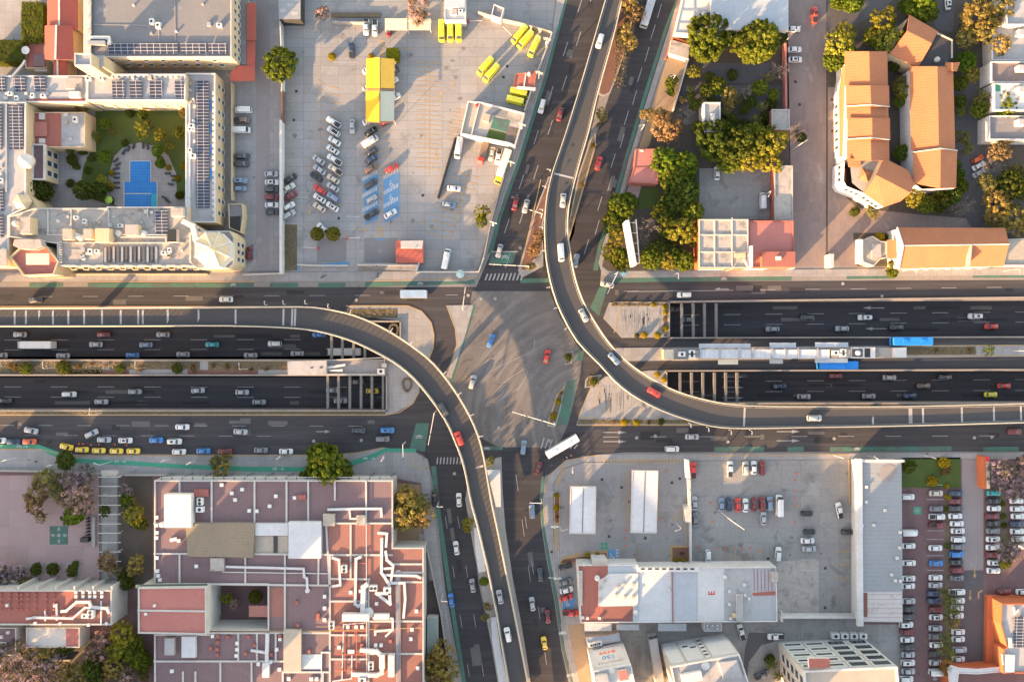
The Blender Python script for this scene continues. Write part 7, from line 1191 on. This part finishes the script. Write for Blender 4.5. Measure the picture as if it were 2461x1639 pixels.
def hedge(lab, x0, y0, x1, y1, h, col, name="clipped_hedge", cat="hedge", base=G):
    a, b = P(x0, y0, h), P(x1, y1, h); t = thing(name, ((a[0] + b[0]) / 2, (a[1] + b[1]) / 2, base), lab, cat); c = bpy.data.objects.new("foliage", CR["X"][0]); C.objects.link(c); c.parent = t; c.location = (0, 0, (h - base) / 2); c.scale = (abs(b[0] - a[0]) / 2, abs(a[1] - b[1]) / 2, (h - base) / 2); c.color = (*col, 1)
    m = MB(); m.box((0, 0, (h - base) / 2), (abs(b[0] - a[0]) * .9, abs(a[1] - b[1]) * .9, (h - base) * .9)); m.build("inner_branches", m_bark, t, loc=(0, 0, 0))
hedge("tall clipped block hedge left of the red gabled roofs in the top left corner", 51, 6, 103, 100, 5, (.10, .11, .016)); hedge("dark clipped block hedge at the left edge above the satellite dish", -30, 97, 58, 148, 4.5, (.075, .09, .016)); hedge("bright yellow green clipped cube hedge above the yellow canopy", 928, 116, 957, 141, 3.4, (.21, .21, .012))
trees("growing over the long white wall", "672 155 40 D"); trees("on small traffic islands of the big car park", "798 137 9 u;892 136 7 u"); trees("above the big car park's top edge", "773 30 23 K;1000 24 30 K;1012 42 20 K", axis='x')
trees("in the inner corner of the hotel wings", "195 258 20 Y"); trees("in the hotel pool garden", "228 324 14 F;270 316 14 O;337 314 22 y;387 327 18 y;380 362 16 g;250 378 14 g;255 376 12 g;386 391 14 g;246 431 15 y;166 353 14 d;199 365 11 s;173 385 13 s;169 439 10 s;205 460 26 d;236 458 20 d;268 481 9 s;440 270 14 O;405 403 7 u;268 416 7 u;268 446 7 u;235 335 6 u;250 300 13 g;300 345 9 s;360 300 16 O;410 350 12 y;430 320 14 d;432 470 10 s;262 455 8 s;258 435 9 y;345 275 12 d;310 270 10 s;220 380 10 s;212 410 10 d;185 400 9 s;440 400 8 u;425 430 7 u")
trees("before the hotel's conical house", "60 452 26 O;88 456 30 d;108 462 22 d", axis='x'); trees("clipped beside the car park entrance", "762 562.6 16 T;800.7 562.6 16 T"); trees("by the fence of the lower car park", "1161 512 19 y;1155 528 15 D")
trees("on the planted strip of the upper right road", "1512 8 26 Y;1520 36 26 o;1498 78 24 Y;1513 105 22 Y;1443.6 278 17 Y;1440 300 8 r;1425 350 10 r;1400 445 8 r"); trees("on the bed left of the right flyover", "1297 572 18 o;1285 602 18 o;1274 640 17 O")
trees("below the big metal roof hall", "1706 102 53 D;1814 104 53 D;1757 80 28 d;1868 85 20 d"); trees("beside the brick street's upper end", "2013 110 36 y;2003 145 26 D;2030 80 26 y;2018 8 22 g;2050 5 26 g"); trees("along the cream wall of the tree yard", "1613 201 15 D;1612 222 11 D;1669 178 18 y;1640 240 9 Y")
trees("in the tree yard right of the flyover", "1669 252 14 d;1698 217 18 d;1725 212 20 D;1753 230 22 Y;1753 250 16 Y;1789 222 26 B;1824 212 20 D;1858 227 14 D;1789 263 12 D;1875 171 27 B;1840 283 15 s;1646 278 26 B;1679 306 17 d;1790 300 14 s;1730 290 14 s;1760 180 14 s;1690 250 16 O;1715 250 14 d;1745 270 15 O;1770 245 16 O;1805 245 16 d;1830 255 18 O;1855 250 14 s;1815 285 16 O;1760 290 16 d;1745 305 16 D;1660 215 14 O;1660 232 12 d;1705 185 12 s;1845 185 16 O;1700 320 16 d")
trees("beside the green bike lane", "1600 300 34 o;1618 318 30 o;1585 275 16 o;1557 272 20 Y"); trees("above the grey walled lot", "1722 345 46 d;1768 352 48 d;1812 340 42 D;1850 352 46 y;1800 385 34 y;1750 388 30 D;1855 390 30 y"); trees("at the brick street's middle", "1916 314 24 B;1925 330 12 s")
trees("between red roof and walled lot", "1605 388 34 g;1640 400 36 g;1625 430 32 D;1600 420 26 D;1650 455 34 d;1622 478 34 d;1600 515 26 d;1660 505 30 D;1632 545 38 y;1662 565 28 y;1600 555 20 D"); trees("along the pavement at the crossing's upper right", "1492 500 32 D;1470 530 26 D;1512 485 24 D;1478 570 28 y;1462 610 24 y;1492 625 28 D;1565 620 28 D;1600 628 26 y;1640 625 28 D;1580 595 22 d;1620 605 22 d;1562 546 30 B;1545 575 18 B")
trees("at the top between street and church", "2124 60 40 y;2130 98 36 y;2100 90 24 D;2206 18 36 g;2225 35 26 D;2180 12 22 g;2035 165 20 D;2040 130 20 D"); trees("right of the church hall", "2336 40 44 Y;2362 70 38 Y;2320 90 26 Y;2400 22 40 Y;2380 55 26 o;2402 110 26 Y;2318 150 24 g;2330 180 22 y;2306 200 18 D"); trees("in the church courtyard", "2165 195 22 O;2168 222 24 y;2160 245 14 D;2165 367 18 g;2150 160 14 d;2180 155 12 d")
trees("along the church wing's right wall", "2306 245 16 D;2311 268 14 y;2362 235 28 O;2352 262 22 D;2415 255 30 D;2435 245 20 y;2313 335 26 O;2325 360 20 O;2300 395 12 g;2303 420 14 g;2308 446 20 D"); trees("behind the church front", "2200 475 26 y;2225 490 22 D;2260 480 26 d;2285 470 24 d;2321 495 26 B;2300 505 22 B"); trees("at the right edge above the chapel", "2395 490 36 Y;2380 520 24 Y;2435 515 36 Y;2405 550 20 Y;2450 545 24 Y;2385 400 30 B;2372 440 34 O;2423 444 34 d;2445 410 26 O;2400 365 28 o;2420 340 18 Y;2455 460 24 d")
trees("at the left of the church front", "2092 507 20 O;2105 515 14 O;2055 507 12 s"); trees("around the chapel porch", "2114 571 12 u;2135 570 9 s;2146 636 17 y;2143 655 14 D")
trees("above the pink plaza", "160 1106 22 d;150 1118 18 O;115 1150 36 O;140 1180 34 O;92 1190 32 o;85 1215 22 o;100 1240 16 Y;170 1160 34 J;195 1180 34 K;170 1205 34 K;205 1215 26 K;176 1238 27 g;205 1140 24 J"); trees("at the lower left of the pink plaza", "5 1370 28 J;10 1392 22 J;45 1375 22 J;60 1395 18 O"); trees("standing in the plaza's square planters", "88 1366 15 s;128 1366 15 s;172 1369 14 s;182 1356 9 s")
trees("between the pergola and the store", "300 1180 18 J;305 1200 18 g;323 1238 26 y;318 1215 20 O;335 1258 16 D;259 1348 24 o;270 1362 18 o;323 1356 27 Y;305 1394 22 d;285 1378 18 O;250 1225 14 d"); trees("below the long red roof", "297 1525 34 y;285 1555 34 y;322 1565 30 D;340 1590 26 D;250 1535 28 K;236 1565 28 K;275 1600 28 Y;260 1620 22 o;307 1625 26 K;345 1625 20 O")
trees("in the lower left corner garden", "40 1580 40 J;75 1600 42 J;110 1570 34 O;120 1610 36 J;30 1625 36 J;160 1550 22 d;160 1615 24 Y;195 1618 28 Y;222 1600 26 d;235 1625 20 d;90 1630 26 J;140 1575 18 J"); trees("on the pavement above the department store", "520 1108 22 O;532 1125 24 Y;540 1100 18 O;784 1120 46 D;762 1092 26 D;755 1140 30 D;815 1135 34 D;790 1085 24 d;800 1158 26 D;735 1150 20 D")
trees("at the upper right corner of the store", "985 1215 42 Y;965 1245 34 Y;1010 1240 32 Y;975 1195 30 Y;1005 1210 28 y"); trees("at the lower right corner of the store", "1056 1575 34 Y;1040 1600 30 Y;1070 1610 34 Y;1050 1630 30 o"); trees("under the left flyover's edge", "1125 1252 15 y;1123 1268 12 y;1163 1397 11 g;1172 1455 15 O;1166 1482 15 O;1180 1109 13 y"); trees("in the store's inner courtyard", "545 1440 18 y;562 1446 18 K;613.6 1434 15 T;517 1484.6 13 s")
trees("on the lawn beside the grey hall", "2184 1121 17 d;2269 1112 13 u;2273 1132 16 r;2241 1156 12 u;2279 1194 7 u;2276 1168 6 u"); trees("at the right edge above the red car park", "2409 1125 30 J;2400 1155 26 J;2436 1175 30 J;2454 1108 22 K;2445 1140 24 J"); trees("along the red car park's hedge beds", "2430 1318 30 J;2412 1330 18 J;2414 1353 14 s;2275 1430 26 S;2288 1460 30 S;2290 1490 28 S;2275 1538 26 S;2280 1570 28 S;2276 1605 22 S;2410 1210 7 s;2412 1240 7 s;2414 1262 7 s;2275 1222 7 s;2278 1312 8 s"); trees("by the round ramp at the bottom", "1857 1597 16 F;1850 1580 12 s;1872 1625 14 F")
trees("on the left median", "62 884 15 s;38 882 12 r;25 880 10 r;152 884 17 s;290 884 11 s;335 886 12 r;425 886 13 s;465 884 12 r;220 874 8 r;255 877 8 r;190 880 9 r;510 880 8 r;545 880 9 r;570 882 8 r;604 888 7 r;641 888 7 r"); trees("on the right median", "2381 842 16 F;2330 842 8 r;2250 842 7 r"); trees("along the paved islands under the right flyover", "1599 738 7 u;1599 752 6 u;1599 768 7 r;1599 790 7 u;1580 806 8 u;1548 805 8 u;1530 806 6 s;1512 732 6 r;1545 732 6 r;1570 732 6 u;1478 732 7 r;1500 1015 8 u;1530 1016 8 u;1560 1015 7 r;1475 1015 7 r;1590 1015 8 s;1580 900 7 u;1596 912 7 u;1330 1000 7 u;1342 965 7 u;1350 945 6 r;1367 860 8 s;1427 917 10 s", axis='x')
trees("in the gas station's planters", "1338 1190 6 u;1337 1220 7 u;1340 1242 6 r;1413 1333 6 u;1436 1333 6 u;1640 1330 6 r;1625 1345 6 u;1642 1345 6 u")
cov = MB(); random.seed(3)                                   # low ground cover on the dry beds
for x0, y0, x1, y1, n in [(0, 988, 922, 995, 900), (0, 870, 250, 897, 500), (500, 870, 688, 888, 260), (2182, 835, 2345, 851, 420), (1392, 1009, 1690, 1017, 420), (1470, 729, 1594, 735, 120), (832, 744, 950, 762, 160), (1322, 990, 1340, 1018, 60), (1475, 90, 1505, 210, 200), (1410, 908, 1440, 926, 60), (1362, 850, 1374, 870, 40), (680, 545, 712, 648, 200), (265, 870, 480, 887, 260)]:
    for k in range(n):
        p = Vector(P(random.uniform(x0, x1), random.uniform(y0, y1), .3)); s = random.uniform(.15, .42); a = random.random() * 6.28; u, v = Vector((math.cos(a), math.sin(a), random.uniform(-.4, .4))) * s, Vector((-math.sin(a), math.cos(a), random.uniform(-.4, .4))) * s * .6; cov.face([p - u, p - v, p + u, p + v])
cov.build("ground_cover", MAT("dry ground cover", (.21, .16, .08), (.10, .085, .04), .6, 1.2, 1.0), kind='stuff')
# ---------------------------------------------------------------- street furniture, cones, people
def mast(lab, base, tip, h=6.5, z=Z, heads=2, cat="traffic light", name="traffic_signal_mast"):
    """a post with a long horizontal arm and signal heads; base and tip as seen at arm height"""
    b, e = Vector(P(*base, h)), Vector(P(*tip, h)); t = thing(name, (b.x, b.y, z), lab, cat); MB().tube([(b.x, b.y, z), b], [.16, .11], 8).build("post", m_pole, t); MB().tube([b, e], [.13, .09], 8).build("arm", m_whitew, t)
    rz = math.atan2((e - b).y, (e - b).x)
    for k in range(heads):
        c = b.lerp(e, 1 - k * .35); o = MB().box(c - Vector((0, 0, .35)), (.35, .3, .95), rz).build("signal_head", m_blk, t)
mast("white signal mast arm across the upper sloping road's stop line", (1271, 640), (1174, 635), 6.5, Z, 3); mast("short thick white signal arm beside the right flyover's bend", (1303, 514), (1271, 504)); mast("white signal mast on the thin island left of the junction's top", (1111.6, 745), (1118.6, 689)); mast("slanting white signal mast at the upper right pavement corner", (1485, 654), (1459, 708))
mast("long white signal mast reaching over the junction from the planted island", (1334, 1020), (1229, 989), 6.5, Z, 3); mast("white signal mast beside the green waiting box left of the flyover", (1043.6, 992), (1029, 1071)); mast("white sign pole on the lower left pavement corner", (968, 1068), (969, 1102), 6, Z, 1); mast("white signal arm over the lower road beside the gas station", (1302.5, 1209), (1270, 1208), 6, Z, 1)
mast("tall bent lamp pole with round floodlight in the cone-marked yard", (1757, 1250), (1791, 1274), 10, G, 1, "lamp", "yard_light")
def lamps(place, rows, h, arm, group, z=Z, name="street_lamp"):
    it = [tuple(map(float, r.split())) for r in rows.split(";")]
    for (x, y, a), lab in zip(it, labels(["small lamp" if h < 4 else "grey street lamp"] * len(it), [i[0] for i in it], [i[1] for i in it], place)):
        zb = fly_z(z, x, y) - .3 if isinstance(z, str) else z; t = thing(name, (*P(x, y, zb)[:2], zb), lab, "street lamp", group); b = Vector((0, 0, 0)); d = Vector((math.cos(R_(a)), math.sin(R_(a)), 0)) * arm
        MB().tube([b, (0, 0, h * .93), d * .25 + Vector((0, 0, h)), d + Vector((0, 0, h))], [.09, .07, .06, .05], 6).build("post", m_pole, t, loc=(0, 0, 0)); MB().box(d + Vector((0, 0, h)), (.75, .32, .16), R_(a)).build("lamp_head", m_steel, t, loc=(0, 0, 0))
lamps("along the left flyover's outer parapet", "642 733 90;686 732 90;738 731 90;792 740 80;845 753 70;942 796 55;989 826 50;1068 898 45;1103 947 35;1132 997 25;1153 1047 15", 2.4, .8, "lamps on the left flyover", "w"); lamps("along the right flyover's outer parapet", "1322 412 180;1311 452 180;1304 507 180;1304 549 180;1307 604 190;1321 691 195;1338 740 200;1362 788 215;1655 1016 -80;1698 1026 -85;1752 1033 -90;1801 1033 -90", 2.4, .8, "lamps on the right flyover", "e")
lamps("on the lower left pavement", "40 1100 20;145 1112 20;270 1108 160;410 1102 30;470 1108 30;680 1096 40;810 1100 40;925 1100 60", 7, 1.6, "lamps on the lower left pavement"); lamps("on the left medians", "138 884 90;353 884 90;595 886 90;245 992 80", 7, 1.8, "lamps on the left medians"); lamps("on the right side's pavements", "2171 652 -90;2412 652 -90;2434 843 90;1745 651 60;2220 1094 160;2004 1094 150;2085 1095 150;1618 661 -90", 7, 1.6, "lamps on the right pavements"); lamps("in the gas station and shop yards", "1345 1262 20;1398 1345 90;1625 1256 200;1625 1350 120;1372 1128 90;1835 470 -120;1905 360 30;1890 98 40", 7, 1.8, "lamps in the yards", G); lamps("on the kerb of the sloping roads", "1612 200 200;1540 315 200;1065 1425 0;1330 1370 180;1055 1205 0;1180 1130 90", 7, 1.6, "lamps on the sloping roads")
cone = MB(); cone.box((0, 0, .03), (.5, .5, .06)); cone.tube([(0, 0, .05), (0, 0, .4), (0, 0, .8)], [.22, .14, .05], 10); cme = cone.mesh("traffic_cone", m_cone)
def cones(place, rows, group, z=G):
    it = [tuple(map(float, r.split())) for r in rows.split(";")]
    for (x, y), lab in zip(it, labels(["orange traffic cone"] * len(it), [i[0] for i in it], [i[1] for i in it], place)): link("traffic_cone", cme, None, P(x, y, z), lab, "traffic cone", group)
cones("in the cone line right of the parked rows", "1914 1137;1910 1154;1911 1179;1911 1198;1912 1214", "cones in the yard"); cones("in the cone row above the shop row", "1681 1314;1723 1316;1742 1316;1763 1318;1784 1319;1803 1316;1825 1323", "cones in the yard"); cones("near the yard's parked cars", "1708 1208;1713 1253;1909 1255", "cones in the yard"); cones("in the road beside the taxis", "190 1067;200 1067;219 1069;238 1068;276 1068;304 1069", "cones by the taxis", ZRD); cones("around the gas station canopies", "1503 1275;1502 1293;1503 1311;1586 1246;1603 1130", "cones at the gas station")
sgn = thing("price_sign", P(1655, 1170, G), "tall white price sign structure standing between the gas station and the yard", "sign"); prism_part("panel", [(1649, 1106), (1656, 1106), (1660, 1150), (1652, 1150)], 6.5, 9, m_whitew, sgn); prism_part("panel", [(1652, 1152), (1660, 1152), (1661, 1215), (1655, 1215)], 5.5, 6.2, m_paveL, sgn); prism_part("base", [(1646, 1215), (1662, 1215), (1662, 1255), (1648, 1255)], G, 3.2, m_paveL, sgn); prism_part("logo_panel", [(1659, 1115), (1663, 1115), (1664, 1135), (1660, 1135)], 6.5, 8.5, m_redp, sgn); [MB().tube([P(x, y, G), P(x, y, 6.5)], .2, 8).build("post", m_pole, sgn) for x, y in ((1653, 1110), (1656, 1146), (1657, 1180))]; wall("thin white wall between the gas station and the cone-marked yard", [(1661, 1250), (1661, 1362)], 2.2, .35)
for i, (px, lab) in enumerate([([(1333, 1187), (1344, 1185), (1346, 1200), (1345, 1258), (1333, 1258), (1331, 1215)], "planter island beside the gas station's curved pavement"), ([(1345, 1352), (1352, 1342), (1460, 1325), (1460, 1342), (1350, 1356)], "long planted kerb island above the red roofed shop"), ([(1614, 1313), (1658, 1313), (1658, 1356), (1614, 1356)], "square planted bed in the gas station's lower right corner")]):
    t = thing("kerb_planter", P(px[0][0], px[0][1], G), "kerbed " + lab, "planter"); MB().ring(XY(px, .3), .25, G, .32).build("kerb", m_ykerb, t); MB().sheet(offset(ccw(XY(px, .22)), .25), .24).build("soil", m_red_soil, t)
def drum(lab, x, y, r, h, mat, name, cat, z=Z): return MB().tube([P(x, y, z), (*P(x, y, z)[:2], z + h)], r, 14).build(name, mat, label=lab, cat=cat)
def parasol(lab, x, y, r, mat, z=Z):
    t = thing("parasol", P(x, y, z), lab, "parasol"); MB().tube([(0, 0, 0), (0, 0, 2.4)], .04, 6).build("pole", m_pole, t, loc=(0, 0, 0)); m = MB()
    for k in range(8): a, b = k * .7854, (k + 1) * .7854; m.face([(r * math.cos(a), r * math.sin(a), 2.1), (r * math.cos(b), r * math.sin(b), 2.1), (0, 0, 2.65)])
    m.build("shade", mat, t, loc=(0, 0, 0))
m_pteal = PLAIN("teal and white shade cloth", (.35, .50, .50), .7); parasol("teal and white parasol on the pavement corner left of the upper road", 1107, 660, 1.4, m_pteal); parasol("pale teal parasol on the upper right pavement corner", 1496, 655, 1.5, m_pteal); parasol("lime green parasol at the pool deck's lower left", 270, 484, 1.3, PLAIN("lime cloth", (.30, .45, .06), .7))
lounge = MB(); lounge.box((0, 0, .35), (1.9, .65, .12)); lounge.box((-.75, 0, .55), (.6, .6, .1)); lme = lounge.mesh("sun_lounger", PLAIN("dark lounger fabric", (.04, .045, .055), .8)); rowsL = [(280, 386, 40), (285, 396, 30), (281, 406, 10), (282, 418, 0), (282, 428, 0), (282, 440, 0), (283, 452, 0), (299, 366, 60), (310, 358, 70), (322, 352, 80), (345, 351, 95), (356, 354, 100), (404, 418, 180), (418, 424, 180), (420, 434, 180), (411, 444, 170), (396, 476, 150), (404, 484, 150)]
for (x, y, a), lab in zip(rowsL, labels(["dark sun lounger"] * len(rowsL), [q[0] for q in rowsL], [q[1] for q in rowsL], "round the hotel pool", 'y')): o = link("sun_lounger", lme, None, P(x, y, .14), lab, "sun lounger", "loungers round the pool"); o.rotation_euler = (0, 0, R_(a))
ds_ = thing("satellite_dish", P(67, 125, 3.9), "white satellite dish on the maroon store roof beside the hedges", "satellite dish"); m = MB(); R0 = 1.3; ring = [(R0 * math.cos(k * .5236), R0 * math.sin(k * .5236), .55) for k in range(12)]
for k in range(12): m.face([ring[k], ring[(k + 1) % 12], (0, 0, .2)])
m.build("dish", m_whitew, ds_, loc=(0, 0, .6)); MB().tube([(0, 0, -.1), (0, 0, .8)], .12, 8).build("mount", m_steel, ds_, loc=(0, 0, 0))
for (x, y, lab) in [(860, 640, "grey low gate bar"),]: pass
def bar(lab, a, b, h=1.1): 
    A, B = Vector(P(*a, h)), Vector(P(*b, h)); t = thing("barrier_gate", (A.x, A.y, G), lab, "barrier"); MB().box((A.x, A.y, .65), (.45, .45, 1.1)).build("cabinet", m_redp, t); MB().tube([A, B], .07, 6).build("arm", m_whitew, t)
bar("white barrier arm at the car park entrance left of the clipped trees", (762, 597), (728, 594)); bar("white barrier arm at the car park exit right of the clipped trees", (834, 572), (866, 571)); bar("white barrier arm beside the white guard house", (1126, 51), (1158, 50)); bar("white barrier arm in the yellow vans' yard", (1232, 88), (1208, 64))
skins = [PLAIN("skin %d" % k, c, .6) for k, c in enumerate([(.36, .21, .14), (.24, .13, .085)])]
def person(lab, x, y, rz, shirt, legs, z=Z, pose=.3):
    """one continuous skinned figure, about 1.7 m, in mid-step; clothes and hair are children"""
    t = thing("person", P(x, y, z), lab, "person", "people on the pavements", R_(rz)); a = pose
    J = {"pel": (0, 0, .93), "sp": (0, 0, 1.15), "ch": (.02, 0, 1.36), "nk": (.02, 0, 1.48), "hd": (.04, 0, 1.6), "tp": (.04, 0, 1.7)}; E = [("pel", "sp"), ("sp", "ch"), ("ch", "nk"), ("nk", "hd"), ("hd", "tp")]; Rr = {"pel": .15, "sp": .13, "ch": .15, "nk": .055, "hd": .095, "tp": .06}
    for s, n in ((1, "l"), (-1, "r")):
        f = a * s; J.update({n + "hip": (0, .09 * s, .88), n + "kn": (f * .35 + .04, .1 * s, .48), n + "an": (f * .8 - .02, .1 * s, .09), n + "to": (f * .8 + .15, .11 * s, .04), n + "sh": (.02, .19 * s, 1.38), n + "el": (-f * .3, .25 * s, 1.1), n + "wr": (-f * .6 + .1, .25 * s, .87), n + "ha": (-f * .65 + .13, .25 * s, .79)})
        E += [("pel", n + "hip"), (n + "hip", n + "kn"), (n + "kn", n + "an"), (n + "an", n + "to"), ("ch", n + "sh"), (n + "sh", n + "el"), (n + "el", n + "wr"), (n + "wr", n + "ha")]; Rr.update({n + "hip": .09, n + "kn": .06, n + "an": .042, n + "to": .035, n + "sh": .065, n + "el": .045, n + "wr": .032, n + "ha": .035})
    def grow(name, keys, mat, k=1.0, sub=1):
        ks = [q for q in J if q in keys]; me = bpy.data.meshes.new(name); me.from_pydata([J[q] for q in ks], [(ks.index(a), ks.index(b)) for a, b in E if a in keys and b in keys], []); o = bpy.data.objects.new(name, me); C.objects.link(o); o.parent = t; sm = o.modifiers.new("skin", 'SKIN')
        for q, v in zip(ks, me.skin_vertices[0].data): v.radius = (Rr[q] * k, Rr[q] * k)
        me.skin_vertices[0].data[0].use_root = True; o.modifiers.new("sub", 'SUBSURF').levels = sub; o.modifiers["sub"].render_levels = sub; me.materials.append(mat); return o
    grow("body", set(J), skins[hash(lab) % 2 if 0 else len(lab) % 2]); grow("shirt", {"pel", "sp", "ch", "lsh", "rsh", "lel", "rel"}, shirt, 1.12); grow("trousers", {"pel", "lhip", "rhip", "lkn", "rkn", "lan", "ran"}, legs, 1.12)
    m = MB(); m.tube([(.03, 0, 1.6), (.03, 0, 1.68), (.03, 0, 1.73), (.03, 0, 1.75)], [.105, .1, .07, .02], 10); m.build("hair", m_blk, t, loc=(0, 0, 0))
c_ = {n: PLAIN(n + " cloth", v, .8) for n, v in {"white": (.6, .6, .6), "red": (.4, .05, .04), "blue": (.05, .1, .25), "grey": (.15, .15, .16), "black": (.02, .02, .022), "pink": (.5, .25, .28), "tan": (.35, .26, .17)}.items()}
for i, (x, y, rz, a, b, wh) in enumerate([(1012, 1091, 80, "red", "blue", "walking at the lower left pavement corner"), (1019, 1100, 60, "black", "grey", "walking at the lower left pavement corner"), (1026, 1126, 90, "white", "black", "walking at the lower left pavement corner"), (1352, 1103, 30, "red", "black", "waiting at the kerb by the turning bus"), (1362, 1098, 210, "white", "blue", "waiting at the kerb by the turning bus"), (1372, 1093, 40, "pink", "grey", "waiting at the kerb by the turning bus"), (1325, 1117, 60, "black", "blue", "walking beside the lower road kerb"),
        (327, 1131, 200, "pink", "blue", "standing on the pavement above the store garden"), (72, 1104, 10, "white", "grey", "walking on the lower left pavement"), (91, 1108, 190, "black", "black", "walking on the lower left pavement"), (880, 1147, 20, "white", "blue", "standing beside the store's upper right corner"), (892, 1146, 170, "black", "grey", "standing beside the store's upper right corner"), (907, 640, 90, "red", "black", "by the wall below the red kiosk"), (1124, 52, 100, "red", "red", "standing beside the yellow vans"), (1121, 71, 80, "red", "blue", "walking beside the third yellow van"), (2225, 1089, 0, "tan", "black", "walking above the lawn by the grey hall"), (2206, 1616, 40, "black", "black", "crossing the red car park's drive at the bottom")]):
    person("person in %s top and %s trousers %s" % (a, b, wh), x, y, rz, c_[a], c_[b], Z if y > 700 or y < 30 else Z)
# ---------------------------------------------------------------- unseen blocks added beyond the frame to cast shade across it
def outer(lab, uc, wd, t0, ref, h, dep=22):
    """an added shade block set back along the sun's path from a point of the place"""
    k = Vector((SUN_DIR.x, SUN_DIR.y)); n = Vector((-k.y, k.x)); c = Vector(P(*ref)[:2]) + k * t0; q = []
    a = round(math.atan2(n.y, n.x), 3)
    for s, e in ((-.5, 0), (.5, 0), (.5, 1), (-.5, 1)): p = c + n * wd * s + k * dep * e; q.append((p.x / MPP + CX, -p.y / MPP + CY))
    pxr = [((x - CX) * 220 / (220 - h - .5) + CX, (y - CY) * 220 / (220 - h - .5) + CY) for x, y in q]
    r, xy = building("shade_block", lab, "building", pxr, h, m_cream, m_roofl, .5, .3, m_paveL); xy = ccw(xy)
    for i in range(4):
        L = (Vector(xy[i]) - Vector(xy[(i + 1) % 4])).length; windows(r, xy[i], xy[(i + 1) % 4], 2, int((h - 2) // 6), max(2, int(L // 9)), 2.2, 2.0, 6.0)
for a in [("tallest added cream shade block, unseen beyond the lower left corner", 0, 32, 245, (950, 430), 47), ("low added cream shade block beyond the left edge beside the pink plaza", 0, 19, 24, (0, 1180), 11, 12), ("added cream shade block standing unseen beyond the bottom edge below the store", 0, 30, 112, (740, 1160), 31), ("lower added cream shade block, unseen beyond the bottom edge", 0, 26, 92, (800, 1290), 24), ("added cream shade block beyond the bottom edge beside the sloping road", 0, 28, 95, (1490, 1225), 25, 12), ("added cream shade block beyond the bottom edge behind the machine house", 0, 22, 66, (2030, 1340), 27, 14), ("low added cream shade block beyond the bottom edge below the red car park", 0, 44, 34, (2330, 1610), 12, 12)]: outer(*a)

# ---------------------------------------------------------------- power poles and cables
def power_line(lab, pts, z=Z, h=8):
    tops = []
    for i, (x, y) in enumerate(pts):
        a = Vector(P(x, y, 0)); d = Vector(P(*pts[min(i + 1, len(pts) - 1)], 0)) - Vector(P(*pts[max(i - 1, 0)], 0)); d.normalize(); n = Vector((-d.y, d.x, 0)); t = thing("utility_pole", (a.x, a.y, z), "%s utility pole from the top %s" % (ORD[i], lab), "utility pole", "utility poles " + lab)
        MB().tube([(0, 0, 0), (0, 0, h + 1)], [.17, .12], 8).build("post", m_kerb, t, loc=(0, 0, 0)); rz = math.atan2(n.y, n.x)
        for q in (h, h - .9): MB().box((0, 0, q), (2.4, .14, .14), rz).build("crossarm", m_pole, t, loc=(0, 0, 0))
        if i % 2 == 0: MB().tube([(d * .5) + Vector((0, 0, h - 2.4)), d * .5 + Vector((0, 0, h - 1.2))], .35, 10).build("transformer", m_ac, t, loc=(0, 0, 0))
        tops.append((Vector((a.x, a.y, h + .1)), n))
    mb = MB()
    for (p, n), (q, m) in zip(tops, tops[1:]):
        for s in (-1.1, -.4, .4, 1.1):
            A, B = p + n * s, q + m * s; mb.tube([A.lerp(B, k / 6) - Vector((0, 0, .8 * math.sin(math.pi * k / 6))) for k in range(7)], .035, 4, False)
    mb.build("power_cable", m_blk, label="bundle of black power cables strung " + lab, cat="cable")
power_line("along the upper sloping road's left kerb", [(1312, 120), (1294, 198), (1254, 318), (1228, 405), (1187, 545)]); power_line("along the lower road's right kerb", [(1330, 1250), (1336, 1370), (1348, 1496), (1366, 1593), (1395, 1715)])
